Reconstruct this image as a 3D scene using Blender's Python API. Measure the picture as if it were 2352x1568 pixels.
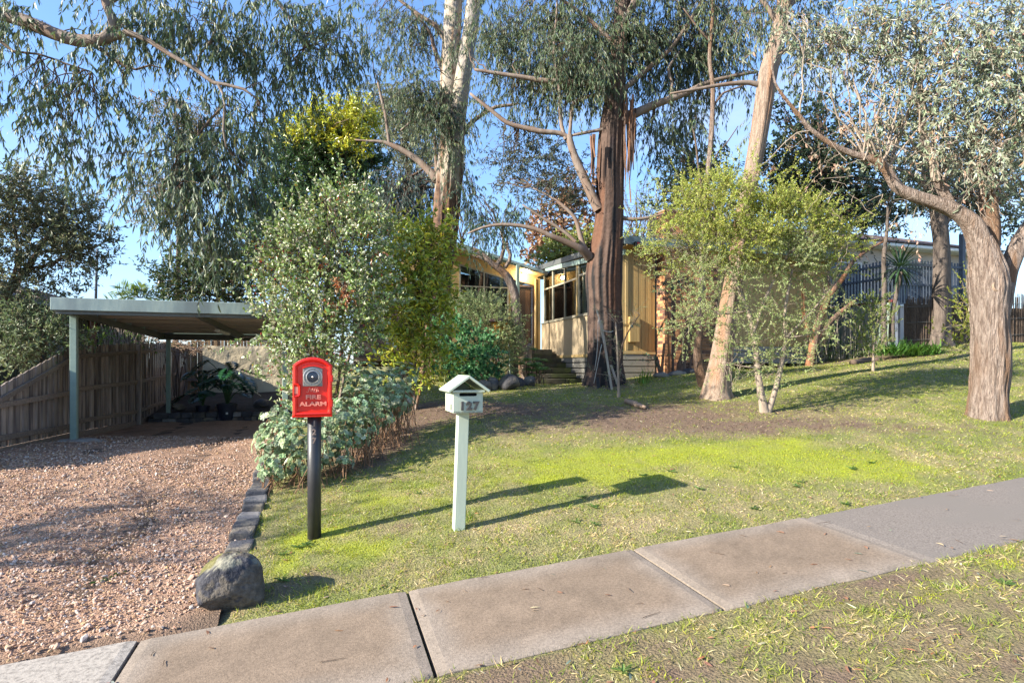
import bpy, bmesh, math, random
import numpy as np
from mathutils import Vector, Matrix
SC = bpy.context.scene
for o in list(bpy.data.objects):
    bpy.data.objects.remove(o)
COL = SC.collection
R = math.radians

# ------------------------------------------------------------------ camera
F = 1350.0          # focal length in units where the picture is 2352 wide
CX, HY = 1176.0, 842.0
cam_data = bpy.data.cameras.new('camera')
cam = bpy.data.objects.new('camera', cam_data)
COL.objects.link(cam)
cam.location = (0, 0, 0)
cam.rotation_euler = (R(90), 0, 0)
cam_data.sensor_width = 36.0
cam_data.lens = 36.0 * F / 2352.0
cam_data.shift_y = (HY - 784.0) / 2352.0
cam_data.clip_start = 0.05
cam_data.clip_end = 3000
SC.camera = cam

# ------------------------------------------------------------------ light
SUN_EL = 25.0
SHADOW = Vector((0.895, 0.445, 0)).normalized()
SUN_STR, SKY_STR, EXPO = 3.4, 0.15, 2.1
world = bpy.data.worlds.new('World')
SC.world = world
world.use_nodes = True
wn, wl = world.node_tree.nodes, world.node_tree.links
wn.clear()
w_out = wn.new('ShaderNodeOutputWorld')
w_bg = wn.new('ShaderNodeBackground')
w_bg.inputs['Strength'].default_value = SKY_STR
sky = wn.new('ShaderNodeTexSky')
sky.sky_type = 'NISHITA'
sky.sun_disc = False
sky.sun_elevation = R(SUN_EL)
sky.sun_rotation = math.atan2(-SHADOW.x, -SHADOW.y)
sky.air_density = 1.0
sky.dust_density = 0.6
sky.ozone_density = 2.5
tc = wn.new('ShaderNodeTexCoord')
mp = wn.new('ShaderNodeMapping')
mp.inputs['Scale'].default_value = (1.6, 1.6, 4.5)
mp.inputs['Location'].default_value = (0.35, 0.1, 0.2)
nz = wn.new('ShaderNodeTexNoise')
nz.inputs['Scale'].default_value = 1.7
nz.inputs['Detail'].default_value = 7
nz.inputs['Roughness'].default_value = 0.58
cr = wn.new('ShaderNodeValToRGB')
cr.color_ramp.elements[0].position = 0.54
cr.color_ramp.elements[0].color = (0, 0, 0, 1)
cr.color_ramp.elements[1].position = 0.82
cr.color_ramp.elements[1].color = (0.6, 0.6, 0.6, 1)
mx = wn.new('ShaderNodeMixRGB')
mx.inputs['Color2'].default_value = (1.75, 1.82, 1.9, 1)
wl.new(tc.outputs['Generated'], mp.inputs['Vector'])
wl.new(mp.outputs['Vector'], nz.inputs['Vector'])
wl.new(nz.outputs['Fac'], cr.inputs['Fac'])
wl.new(cr.outputs['Color'], mx.inputs['Fac'])
w_tint = wn.new('ShaderNodeVectorMath'); w_tint.operation = 'MULTIPLY'
w_tint.inputs[1].default_value = (0.50, 0.61, 0.82)
w_one = wn.new('ShaderNodeVectorMath'); w_one.operation = 'MULTIPLY_ADD'
w_one.inputs[1].default_value = (0.13, 0.13, 0.13)
w_one.inputs[2].default_value = (1, 1, 1)
w_div = wn.new('ShaderNodeVectorMath'); w_div.operation = 'DIVIDE'      # keeps the bright horizon from washing out
wl.new(sky.outputs['Color'], w_tint.inputs[0])
wl.new(w_tint.outputs[0], w_one.inputs[0])
wl.new(w_tint.outputs[0], w_div.inputs[0])
wl.new(w_one.outputs[0], w_div.inputs[1])
wl.new(w_div.outputs[0], mx.inputs['Color1'])
wl.new(mx.outputs['Color'], w_bg.inputs['Color'])
wl.new(w_bg.outputs['Background'], w_out.inputs['Surface'])
sd = bpy.data.lights.new('sun', 'SUN')
sd.energy = SUN_STR
sd.angle = R(0.55)
sd.color = (1.0, 0.925, 0.80)
sun = bpy.data.objects.new('sun', sd)
COL.objects.link(sun)
_d = Vector((SHADOW.x * math.cos(R(SUN_EL)), SHADOW.y * math.cos(R(SUN_EL)), -math.sin(R(SUN_EL))))
sun.rotation_euler = _d.to_track_quat('-Z', 'Y').to_euler()
sun.location = (-20, -10, 20)
vs = SC.view_settings
vs.view_transform = 'Standard'
vs.look = 'None'
vs.gamma = 1.0
vs.exposure = EXPO
vs.use_curve_mapping = False
SC.cycles.max_bounces = 8
SC.cycles.transparent_max_bounces = 12

# ------------------------------------------------------------------ frames
TH = 0.308
CT, ST = math.cos(TH), math.sin(TH)
PH, PG, PC = 1.841, 0.071, 0.028          # height, grade along and fall across of the footpath
V0, V1 = 3.224, 4.424                     # near and far edge of the footpath
J = [-1.163, 0.584, 2.472, 4.29]

def P(px, py, Y):
    """the point seen at picture position (px, py) at distance Y"""
    return np.array([(px - CX) / F * Y, Y, (HY - py) / F * Y])

def UV(u, v, z=0.0):
    return np.array([u * CT - v * ST, u * ST + v * CT, z])

def to_uv(X, Y):
    return X * CT + Y * ST, -X * ST + Y * CT

def on_u(px, py, u):
    k = (px - CX) / F
    Y = u / (k * CT + ST)
    return -k * Y * ST + Y * CT, (HY - py) / F * Y          # v, z

def on_v(px, py, v):
    k = (px - CX) / F
    Y = v / (CT - k * ST)
    return k * Y * CT + Y * ST, (HY - py) / F * Y           # u, z

def zpath(u, v):
    return -PH + PG * u + PC * v

# ------------------------------------------------------------------ noise
def _hash(i, j, k, s):
    n = (i * 374761393 + j * 668265263 + k * 2147483647 + s * 1274126177) & 0xFFFFFFFF
    n = ((n ^ (n >> 13)) * 1274126177) & 0xFFFFFFFF
    return ((n ^ (n >> 16)) & 0xFFFF) / 65535.0

def vnoise(p, s=0):
    p = np.asarray(p, float)
    i = np.floor(p).astype(np.int64)
    f = p - i
    f = f * f * (3 - 2 * f)
    out = 0
    for a in (0, 1):
        wa = f[..., 0] if a else 1 - f[..., 0]
        for b in (0, 1):
            wb = f[..., 1] if b else 1 - f[..., 1]
            for c in (0, 1):
                wc = f[..., 2] if c else 1 - f[..., 2]
                out = out + wa * wb * wc * _hash(i[..., 0] + a, i[..., 1] + b, i[..., 2] + c, s)
    return out * 2 - 1

def fbm(p, s=0, octv=4):
    p = np.asarray(p, float)
    t, a, tot = 0, 1.0, 0
    for o in range(octv):
        t = t + a * vnoise(p * (2 ** o) + o * 17.3, s + o)
        tot += a
        a *= 0.5
    return t / tot

def n2(X, Y, sc, s=0, octv=4):
    return fbm(np.stack([X * sc, Y * sc, np.zeros_like(X) + 0.37], -1), s, octv)

def smooth(x, a, b):
    t = np.clip((x - a) / (b - a), 0, 1)
    return t * t * (3 - 2 * t)

def nrm(v):
    return v / np.maximum(np.linalg.norm(v, axis=-1, keepdims=True), 1e-9)

# ------------------------------------------------------------------ objects
def tag(o, label=None, cat=None, group=None, kind=None):
    if label: o['label'] = label
    if cat: o['category'] = cat
    if group: o['group'] = group
    if kind: o['kind'] = kind
    return o

def empty(name, loc, label=None, cat=None, group=None, kind=None):
    o = bpy.data.objects.new(name, None)
    COL.objects.link(o)
    o.location = Vector([float(c) for c in loc])
    o.empty_display_size = 0.2
    return tag(o, label, cat, group, kind)

def wloc(o):
    p = Vector((0, 0, 0))
    while o is not None:
        p = p + o.location
        o = o.parent
    return p

def make_mesh(name, verts, faces, mats, smooth_=False, col=None, mi=None):
    """verts Nx3; faces: list of int arrays (each M x k) or python lists of tuples"""
    me = bpy.data.meshes.new(name)
    verts = np.asarray(verts, np.float32)
    if isinstance(faces, np.ndarray):
        faces = [faces]
    if len(faces) and not isinstance(faces[0], np.ndarray):
        loops = np.array([i for f in faces for i in f], np.int32)
        tot = np.array([len(f) for f in faces], np.int32)
    else:
        faces = [f for f in faces if len(f)]
        loops = np.concatenate([f.reshape(-1) for f in faces]).astype(np.int32)
        tot = np.concatenate([np.full(len(f), f.shape[1], np.int32) for f in faces])
    start = np.concatenate([[0], np.cumsum(tot)[:-1]]).astype(np.int32)
    me.vertices.add(len(verts))
    me.vertices.foreach_set('co', verts.reshape(-1))
    me.loops.add(len(loops))
    me.loops.foreach_set('vertex_index', loops)
    me.polygons.add(len(tot))
    me.polygons.foreach_set('loop_start', start)
    me.polygons.foreach_set('loop_total', tot)
    me.polygons.foreach_set('use_smooth', np.full(len(tot), bool(smooth_)))
    if mi is not None:
        me.polygons.foreach_set('material_index', np.asarray(mi, np.int32))
    if col is not None:
        at = me.attributes.new('Col', 'FLOAT_COLOR', 'POINT')
        c = np.ones((len(verts), 4), np.float32)
        c[:, :3] = col
        at.data.foreach_set('color', c.reshape(-1))
    for m in (mats if isinstance(mats, (list, tuple)) else [mats]):
        me.materials.append(m)
    me.update(calc_edges=True)
    me.validate()
    return me

def link(name, me, parent=None, loc=None, kind=None, label=None):
    o = bpy.data.objects.new(name, me)
    COL.objects.link(o)
    if parent is not None:
        o.parent = parent
    if loc is not None:
        o.location = Vector([float(c) for c in loc])
    if kind: o['kind'] = kind
    if label: o['label'] = label
    return o

class MB:
    """collects pieces in world coordinates and links them as one mesh object"""
    def __init__(s):
        s.v, s.f, s.c, s.n, s.mi = [], [], [], 0, []
    def add(s, verts, faces, col=None, mi=0):
        verts = np.asarray(verts, float)
        s.v.append(verts)
        for f in faces:
            s.f.append(tuple(int(i) + s.n for i in f))
            s.mi.append(mi)
        s.c.append(np.tile(np.array(col if col is not None else (1, 1, 1), float), (len(verts), 1)) if np.ndim(col) < 2 else col)
        s.n += len(verts)
        return s
    def hexa(s, c8, mi=0):
        """8 corners: bottom ring 0-3, top ring 4-7"""
        return s.add(c8, [(3, 2, 1, 0), (4, 5, 6, 7), (0, 1, 5, 4), (1, 2, 6, 5), (2, 3, 7, 6), (3, 0, 4, 7)], mi=mi)
    def box(s, u0, u1, v0, v1, z0, z1, mi=0):
        """box in street coordinates; z0/z1 may be (at u0, at u1) pairs"""
        za = z0 if isinstance(z0, tuple) else (z0, z0)
        zb = z1 if isinstance(z1, tuple) else (z1, z1)
        return s.hexa([UV(u0, v0, za[0]), UV(u1, v0, za[1]), UV(u1, v1, za[1]), UV(u0, v1, za[0]),
                       UV(u0, v0, zb[0]), UV(u1, v0, zb[1]), UV(u1, v1, zb[1]), UV(u0, v1, zb[0])], mi)
    def boxv(s, u0, u1, v0, v1, z0, z1, mi=0):
        """as box, but the heights are given at v0 and v1"""
        za = z0 if isinstance(z0, tuple) else (z0, z0)
        zb = z1 if isinstance(z1, tuple) else (z1, z1)
        return s.hexa([UV(u0, v0, za[0]), UV(u1, v0, za[0]), UV(u1, v1, za[1]), UV(u0, v1, za[1]),
                       UV(u0, v0, zb[0]), UV(u1, v0, zb[0]), UV(u1, v1, zb[1]), UV(u0, v1, zb[1])], mi)
    def prism(s, pts, off, mi=0):
        """polygon pts (Nx3) swept by off"""
        pts = np.asarray(pts, float)
        n = len(pts)
        v = np.concatenate([pts, pts + np.asarray(off, float)])
        f = [tuple(range(n))[::-1], tuple(range(n, 2 * n))] + [(i, (i + 1) % n, n + (i + 1) % n, n + i) for i in range(n)]
        return s.add(v, f, mi=mi)
    def tube(s, pts, rad, sides=8, mi=0):
        v, f = tube(pts, rad, sides)
        return s.add(v, f, mi=mi)
    def build(s, name, mat, parent=None, origin=None, bevel=0, smooth_=False, use_col=False, kind=None, label=None, seg=1):
        v = np.concatenate(s.v)
        if parent is not None:
            o0 = wloc(parent) + (Vector([float(c) for c in origin]) - wloc(parent) if origin is not None else Vector((0, 0, 0)))
        else:
            o0 = Vector([float(c) for c in origin]) if origin is not None else Vector(v.mean(0) * np.array([1, 1, 0]) + np.array([0, 0, v[:, 2].min()]))
        me = make_mesh(name, v - np.array(o0), s.f, mat, smooth_, np.concatenate(s.c) if use_col else None, s.mi)
        if bevel:
            bm = bmesh.new()
            bm.from_mesh(me)
            bmesh.ops.recalc_face_normals(bm, faces=bm.faces)
            es = [e for e in bm.edges if len(e.link_faces) == 2 and e.calc_face_angle(0) > 0.5]
            bmesh.ops.bevel(bm, geom=es, offset=bevel, segments=seg, affect='EDGES', clamp_overlap=True, profile=0.6)
            bm.to_mesh(me)
            bm.free()
        else:
            bm = bmesh.new()
            bm.from_mesh(me)
            bmesh.ops.recalc_face_normals(bm, faces=bm.faces)
            bm.to_mesh(me)
            bm.free()
        loc = o0 - wloc(parent) if parent is not None else o0
        return link(name, me, parent, loc, kind, label)

def catmull(pts, rad, step=0.15):
    pts = np.asarray(pts, float)
    rad = np.asarray(rad, float)
    if len(pts) < 3:
        n = max(2, int(np.linalg.norm(pts[-1] - pts[0]) / step) + 1)
        t = np.linspace(0, 1, n)[:, None]
        return pts[0] * (1 - t) + pts[-1] * t, rad[0] * (1 - t[:, 0]) + rad[-1] * t[:, 0]
    p = np.concatenate([[2 * pts[0] - pts[1]], pts, [2 * pts[-1] - pts[-2]]])
    op, orr = [], []
    for i in range(len(pts) - 1):
        n = max(1, int(np.linalg.norm(pts[i + 1] - pts[i]) / step))
        t = (np.arange(n) / n)[:, None]
        a, b, c, d = p[i], p[i + 1], p[i + 2], p[i + 3]
        op.append(0.5 * (2 * b + (c - a) * t + (2 * a - 5 * b + 4 * c - d) * t * t + (3 * b - a - 3 * c + d) * t ** 3))
        orr.append(rad[i] * (1 - t[:, 0]) + rad[i + 1] * t[:, 0])
    op.append(pts[-1:])
    orr.append(rad[-1:])
    return np.concatenate(op), np.concatenate(orr)

def tube_np(pts, rad, sides=8, rough=0.0, rfreq=(3, 1.2), seed=0, fine=0.0):
    """swept tube with a parallel frame; rough = ridges and hollows of the bark as a share of the radius"""
    pts = np.asarray(pts, float)
    n = len(pts)
    rad = np.broadcast_to(np.asarray(rad, float), (n,))
    tan = nrm(np.gradient(pts, axis=0))
    ref = np.array([1.0, 0, 0]) if abs(tan[0][0]) < 0.8 else np.array([0, 0, 1.0])
    s0 = nrm(np.cross(tan[0], ref)[None])[0]
    rings = []
    L = np.concatenate([[0], np.cumsum(np.linalg.norm(np.diff(pts, axis=0), axis=1))])
    a = np.linspace(0, 2 * np.pi, sides, endpoint=False)
    for i in range(n):
        s0 = s0 - tan[i] * np.dot(s0, tan[i])
        s0 = s0 / max(np.linalg.norm(s0), 1e-9)
        t0 = np.cross(tan[i], s0)
        r = np.full(sides, rad[i])
        if rough:
            q = np.stack([np.cos(a) * rfreq[0], np.sin(a) * rfreq[0], np.full(sides, L[i] * rfreq[1])], -1)
            r = r * (1 + rough * fbm(q, seed, 3))
            if fine:
                q2 = np.stack([np.cos(a) * rfreq[0] * 4, np.sin(a) * rfreq[0] * 4, np.full(sides, L[i] * rfreq[1] * 1.7)], -1)
                r = r * (1 + fine * vnoise(q2, seed + 9))
        rings.append(pts[i] + np.outer(np.cos(a) * r, s0) + np.outer(np.sin(a) * r, t0))
    v = np.concatenate(rings + [pts[-1:] + tan[-1:] * rad[-1] * 0.3])
    i = np.arange((n - 1) * sides).reshape(n - 1, sides)
    q = np.stack([i, np.roll(i, -1, 1), np.roll(i, -1, 1) + sides, i + sides], -1).reshape(-1, 4)
    last = (n - 1) * sides + np.arange(sides)
    t = np.stack([last, np.roll(last, -1), np.full(sides, n * sides)], -1)
    return v, q, t

def tube(pts, rad, sides=8):
    v, q, t = tube_np(pts, rad, sides)
    fs = [tuple(x) for x in q] + [tuple(x) for x in t] + [tuple(range(sides))[::-1]]
    return v, fs

def thin_tubes(PTS, r0, r1, sides=3):
    """PTS (n,k,3): n thin tapering twigs as one mesh -> verts, quads"""
    n, k, _ = PTS.shape
    tan = nrm(PTS[:, -1] - PTS[:, 0])
    ref = np.where(np.abs(tan[:, 2:3]) > 0.85, np.array([[1.0, 0, 0]]), np.array([[0, 0, 1.0]]))
    s = nrm(np.cross(tan, ref))
    t = np.cross(tan, s)
    f = np.linspace(0, 1, k)[None, :]
    rr = np.broadcast_to(np.asarray(r0, float).reshape(-1, 1), (n, 1)) * (1 - f) + np.broadcast_to(np.asarray(r1, float).reshape(-1, 1), (n, 1)) * f
    a = np.linspace(0, 2 * np.pi, sides, endpoint=False)
    v = PTS[:, :, None, :] + rr[:, :, None, None] * (np.cos(a)[None, None, :, None] * s[:, None, None, :] + np.sin(a)[None, None, :, None] * t[:, None, None, :])
    base = (np.arange(n) * k * sides)[:, None, None]
    kk = (np.arange(k - 1) * sides)[None, :, None]
    ss = np.arange(sides)[None, None, :]
    s2 = (ss + 1) % sides
    q = np.stack([base + kk + ss, base + kk + s2, base + kk + sides + s2, base + kk + sides + ss], -1).reshape(-1, 4)
    return v.reshape(-1, 3), q

# ------------------------------------------------------------------ materials
def new_mat(name):
    m = bpy.data.materials.new(name)
    m.use_nodes = True
    n = m.node_tree.nodes
    return m, n, m.node_tree.links, n['Principled BSDF']

def pm(name, c1, c2=None, scale=6.0, rough=0.7, bump=0.0, bscale=None, stretch=(1, 1, 1), spec=0.3, metal=0.0, rnd=0.0, c3=None, s3=1.0, detail=6, dist=0.02, thr=(0.35, 0.65)):
    """noise-mixed colours (c3: larger blotches), bump, per-object tone variation"""
    m, n, l, b = new_mat(name)
    b.inputs['Roughness'].default_value = rough
    b.inputs['Specular IOR Level'].default_value = spec
    b.inputs['Metallic'].default_value = metal
    c2 = c2 or tuple(x * 0.75 for x in c1)
    tcn = n.new('ShaderNodeTexCoord')
    mpn = n.new('ShaderNodeMapping')
    mpn.inputs['Scale'].default_value = stretch
    oi = n.new('ShaderNodeObjectInfo')
    l.new(tcn.outputs['Object'], mpn.inputs['Vector'])
    add = n.new('ShaderNodeVectorMath'); add.operation = 'ADD'
    mul = n.new('ShaderNodeMath'); mul.operation = 'MULTIPLY'; mul.inputs[1].default_value = 37.0
    l.new(oi.outputs['Random'], mul.inputs[0])
    l.new(mpn.outputs['Vector'], add.inputs[0])
    l.new(mul.outputs[0], add.inputs[1])
    no = n.new('ShaderNodeTexNoise')
    no.inputs['Scale'].default_value = scale
    no.inputs['Detail'].default_value = detail
    no.inputs['Roughness'].default_value = 0.62
    l.new(add.outputs[0], no.inputs['Vector'])
    rp = n.new('ShaderNodeValToRGB')
    rp.color_ramp.elements[0].position = thr[0]
    rp.color_ramp.elements[1].position = thr[1]
    rp.color_ramp.elements[0].color = (*c1, 1)
    rp.color_ramp.elements[1].color = (*c2, 1)
    l.new(no.outputs['Fac'], rp.inputs['Fac'])
    out = rp.outputs['Color']
    if c3 is not None:
        n3 = n.new('ShaderNodeTexNoise')
        n3.inputs['Scale'].default_value = s3
        n3.inputs['Detail'].default_value = 5
        l.new(add.outputs[0], n3.inputs['Vector'])
        r3 = n.new('ShaderNodeValToRGB')
        r3.color_ramp.elements[0].position = 0.48
        r3.color_ramp.elements[1].position = 0.62
        l.new(n3.outputs['Fac'], r3.inputs['Fac'])
        m3 = n.new('ShaderNodeMixRGB')
        m3.inputs['Color2'].default_value = (*c3, 1)
        l.new(r3.outputs['Color'], m3.inputs['Fac'])
        l.new(out, m3.inputs['Color1'])
        out = m3.outputs['Color']
    if rnd:
        hs = n.new('ShaderNodeHueSaturation')
        mr = n.new('ShaderNodeMapRange')
        mr.inputs['To Min'].default_value = 1 - rnd
        mr.inputs['To Max'].default_value = 1 + rnd
        l.new(oi.outputs['Random'], mr.inputs['Value'])
        l.new(mr.outputs['Result'], hs.inputs['Value'])
        l.new(out, hs.inputs['Color'])
        out = hs.outputs['Color']
    l.new(out, b.inputs['Base Color'])
    if bump:
        nb = n.new('ShaderNodeTexNoise')
        nb.inputs['Scale'].default_value = bscale or scale * 2
        nb.inputs['Detail'].default_value = 8
        nb.inputs['Roughness'].default_value = 0.65
        l.new(add.outputs[0], nb.inputs['Vector'])
        bp = n.new('ShaderNodeBump')
        bp.inputs['Strength'].default_value = bump
        bp.inputs['Distance'].default_value = dist
        l.new(nb.outputs['Fac'], bp.inputs['Height'])
        l.new(bp.outputs['Normal'], b.inputs['Normal'])
    return m

def leaf_mat(name, trans=0.35, rough=0.5, spec=0.35, sheen=0.0):
    m, n, l, b = new_mat(name)
    at = n.new('ShaderNodeAttribute')
    at.attribute_name = 'Col'
    b.inputs['Roughness'].default_value = rough
    b.inputs['Specular IOR Level'].default_value = spec
    l.new(at.outputs['Color'], b.inputs['Base Color'])
    tr = n.new('ShaderNodeBsdfTranslucent')
    hs = n.new('ShaderNodeHueSaturation')
    hs.inputs['Hue'].default_value = 0.485
    hs.inputs['Saturation'].default_value = 1.15
    hs.inputs['Value'].default_value = 1.25
    l.new(at.outputs['Color'], hs.inputs['Color'])
    l.new(hs.outputs['Color'], tr.inputs['Color'])
    ms = n.new('ShaderNodeMixShader')
    ms.inputs['Fac'].default_value = trans
    l.new(b.outputs[0], ms.inputs[1])
    l.new(tr.outputs[0], ms.inputs[2])
    l.new(ms.outputs[0], n['Material Output'].inputs['Surface'])
    return m

def attr_mat(name, rough=0.9, scale=30.0, bump=0.4, lo=0.7, hi=1.25, dist=0.02, spec=0.2, bscale=None):
    """base colour from the mesh's own colour attribute, broken up by noise"""
    m, n, l, b = new_mat(name)
    at = n.new('ShaderNodeAttribute')
    at.attribute_name = 'Col'
    tcn = n.new('ShaderNodeTexCoord')
    no = n.new('ShaderNodeTexNoise')
    no.inputs['Scale'].default_value = scale
    no.inputs['Detail'].default_value = 8
    no.inputs['Roughness'].default_value = 0.7
    l.new(tcn.outputs['Object'], no.inputs['Vector'])
    mr = n.new('ShaderNodeMapRange')
    mr.inputs['From Min'].default_value = 0.3
    mr.inputs['From Max'].default_value = 0.7
    mr.inputs['To Min'].default_value = lo
    mr.inputs['To Max'].default_value = hi
    l.new(no.outputs['Fac'], mr.inputs['Value'])
    hs = n.new('ShaderNodeHueSaturation')
    l.new(mr.outputs['Result'], hs.inputs['Value'])
    l.new(at.outputs['Color'], hs.inputs['Color'])
    l.new(hs.outputs['Color'], b.inputs['Base Color'])
    b.inputs['Roughness'].default_value = rough
    b.inputs['Specular IOR Level'].default_value = spec
    if bump:
        nb = n.new('ShaderNodeTexNoise')
        nb.inputs['Scale'].default_value = bscale or scale
        nb.inputs['Detail'].default_value = 8
        l.new(tcn.outputs['Object'], nb.inputs['Vector'])
        bp = n.new('ShaderNodeBump')
        bp.inputs['Strength'].default_value = bump
        bp.inputs['Distance'].default_value = dist
        l.new(nb.outputs['Fac'], bp.inputs['Height'])
        l.new(bp.outputs['Normal'], b.inputs['Normal'])
    return m

M = {}
M['sage'] = pm('sage_paint', (0.24, 0.32, 0.275), (0.21, 0.285, 0.245), 9, 0.45, 0.06, 60)
M['sage_worn'] = pm('weathered_sage_fascia', (0.22, 0.29, 0.29), (0.29, 0.36, 0.34), 14, 0.6, 0.1, 80, (1, 1, 0.25), c3=(0.15, 0.19, 0.20), s3=1.6)
M['under'] = pm('carport_soffit', (0.46, 0.40, 0.36), (0.41, 0.36, 0.325), 5, 0.6, 0.03)
M['steel_dark'] = pm('dark_beam_paint', (0.13, 0.14, 0.135), (0.10, 0.11, 0.105), 8, 0.55)
M['white_plastic'] = pm('light_diffuser', (0.6, 0.6, 0.57), (0.5, 0.5, 0.47), 9, 0.4)
M['paling'] = pm('weathered_paling', (0.36, 0.295, 0.255), (0.235, 0.185, 0.155), 7, 0.9, 0.5, 26, (3, 3, 0.35), rnd=0.28, c3=(0.11, 0.085, 0.075), s3=1.5, dist=0.01)
M['rail'] = pm('weathered_rail', (0.27, 0.21, 0.17), (0.17, 0.13, 0.105), 9, 0.9, 0.5, 26, (0.5, 3, 3), rnd=0.15)
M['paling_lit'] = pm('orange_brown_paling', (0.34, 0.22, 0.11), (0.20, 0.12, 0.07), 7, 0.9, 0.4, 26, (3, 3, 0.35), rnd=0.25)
M['render_beige'] = pm('rough_beige_render', (0.56, 0.47, 0.315), (0.47, 0.39, 0.265), 2.5, 0.9, 0.7, 7, dist=0.04)
M['render_tan'] = pm('tan_render', (0.40, 0.315, 0.205), (0.34, 0.265, 0.17), 2.2, 0.85, 0.25, 25, c3=(0.34, 0.27, 0.17), s3=0.9)
M['ochre'] = pm('ochre_board_paint', (0.42, 0.285, 0.115), (0.37, 0.25, 0.10), 4, 0.55, 0.12, 40, (3, 3, 0.3), rnd=0.06)
M['ochre_pale'] = pm('pale_ochre_paint', (0.46, 0.33, 0.15), (0.41, 0.29, 0.125), 4, 0.55, 0.1, 40, (3, 3, 0.3))
M['frame'] = pm('olive_grey_window_frame', (0.27, 0.25, 0.19), (0.23, 0.21, 0.16), 9, 0.5)
M['base_slat'] = pm('grey_base_board', (0.25, 0.235, 0.20), (0.20, 0.19, 0.165), 7, 0.8, 0.25, 40, (0.6, 0.6, 4), rnd=0.1)
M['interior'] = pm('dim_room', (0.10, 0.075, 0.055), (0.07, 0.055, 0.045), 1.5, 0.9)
M['curtain'] = pm('pale_curtain', (0.42, 0.40, 0.36), (0.34, 0.32, 0.29), 4, 0.9, stretch=(6, 6, 0.3))
M['door'] = pm('dark_door', (0.055, 0.032, 0.022), (0.04, 0.024, 0.018), 5, 0.5)
M['door_wood'] = pm('brown_door_panel', (0.19, 0.10, 0.055), (0.14, 0.07, 0.04), 7, 0.5, stretch=(3, 3, 0.4))
M['mesh_metal'] = pm('brown_lattice_metal', (0.10, 0.075, 0.06), (0.08, 0.06, 0.05), 8, 0.45, metal=0.3)
M['brick'] = pm('clinker_brick', (0.44, 0.22, 0.10), (0.34, 0.15, 0.065), 9, 0.85, 0.35, 40, rnd=0.5, dist=0.01)
M['brick_dark'] = pm('dark_clinker_brick', (0.16, 0.075, 0.045), (0.10, 0.055, 0.04), 9, 0.85, 0.35, 40, rnd=0.3, dist=0.01)
M['mortar'] = pm('mortar', (0.30, 0.25, 0.20), (0.24, 0.2, 0.16), 20, 0.95, 0.3, 60)
M['roofing'] = pm('dark_roof_sheet', (0.10, 0.105, 0.10), (0.075, 0.08, 0.08), 6, 0.6)
M['black_plastic'] = pm('black_plastic', (0.02, 0.02, 0.021), (0.014, 0.014, 0.015), 8, 0.4, 0.03, 40)
M['red_dark'] = pm('dull_red_plastic', (0.30, 0.02, 0.02), None, 8, 0.4)
M['teal'] = pm('teal_sticker', (0.0, 0.22, 0.24), None, 8, 0.4)
M['white'] = pm('white_paint', (0.75, 0.75, 0.72), (0.68, 0.68, 0.65), 8, 0.5)
M['mail'] = pm('pale_sage_mailbox_paint', (0.44, 0.50, 0.40), (0.40, 0.455, 0.37), 7, 0.45, 0.10, 45, (3, 3, 0.35), dist=0.006)
M['silver'] = pm('dull_silver_numerals', (0.085, 0.08, 0.078), (0.06, 0.057, 0.055), 12, 0.5, metal=0.2)
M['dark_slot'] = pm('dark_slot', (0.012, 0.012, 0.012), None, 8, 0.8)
M['red'] = pm('gloss_red_enamel', (0.78, 0.022, 0.012), (0.70, 0.018, 0.010), 5, 0.28, 0.04, 22, spec=0.5, dist=0.01)
M['red_letter'] = pm('raised_sunlit_letter', (0.80, 0.30, 0.22), (0.80, 0.20, 0.14), 30, 0.35, spec=0.5)  # paler than the enamel: sun highlight on the raised letters put into the colour
M['pewter'] = pm('pewter_plate', (0.30, 0.28, 0.26), (0.21, 0.20, 0.19), 16, 0.42, 0.06, 40, metal=0.65)
M['pewter_light'] = pm('polished_pewter', (0.55, 0.53, 0.50), (0.45, 0.43, 0.41), 16, 0.35, metal=0.7)
M['lens'] = pm('dark_blue_grey_lens', (0.05, 0.06, 0.085), (0.03, 0.035, 0.05), 14, 0.25, spec=0.6)
M['black_pole'] = pm('black_pole_paint', (0.028, 0.028, 0.031), (0.02, 0.02, 0.022), 8, 0.42, 0.05, 60, spec=0.5)
M['bronze'] = pm('brown_bronze_numerals', (0.26, 0.19, 0.16), (0.20, 0.145, 0.12), 14, 0.5, metal=0.1)
M['basalt'] = pm('bluestone', (0.10, 0.098, 0.105), (0.055, 0.055, 0.062), 5, 0.9, 0.9, 24, c3=(0.21, 0.18, 0.14), s3=3.2, rnd=0.25, dist=0.03)
M['basalt_pale'] = pm('pale_bluestone', (0.27, 0.25, 0.235), (0.16, 0.15, 0.15), 5, 0.9, 0.8, 24, rnd=0.15, dist=0.02)
M['sleeper'] = pm('mossy_sleeper', (0.095, 0.085, 0.06), (0.05, 0.048, 0.035), 6, 0.95, 0.7, 22, c3=(0.085, 0.10, 0.035), s3=2.0, rnd=0.2, dist=0.02)
M['slab_grey'] = pm('grey_aggregate_concrete', (0.215, 0.185, 0.16), (0.125, 0.105, 0.09), 75, 0.9, 0.5, 90, c3=(0.17, 0.148, 0.128), s3=1.1, rnd=0.04, detail=10, dist=0.006, thr=(0.42, 0.62))
M['slab_pale'] = pm('pale_aggregate_concrete', (0.34, 0.305, 0.265), (0.18, 0.16, 0.14), 36, 0.9, 0.5, 90, rnd=0.04, detail=10, dist=0.006, thr=(0.45, 0.66))
M['concrete'] = pm('concrete_pad', (0.36, 0.32, 0.28), (0.28, 0.25, 0.22), 9, 0.9, 0.3, 60)
M['soil'] = pm('dark_soil', (0.060, 0.044, 0.033), (0.035, 0.026, 0.020), 10, 0.95, 0.9, 30, dist=0.04)
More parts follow.
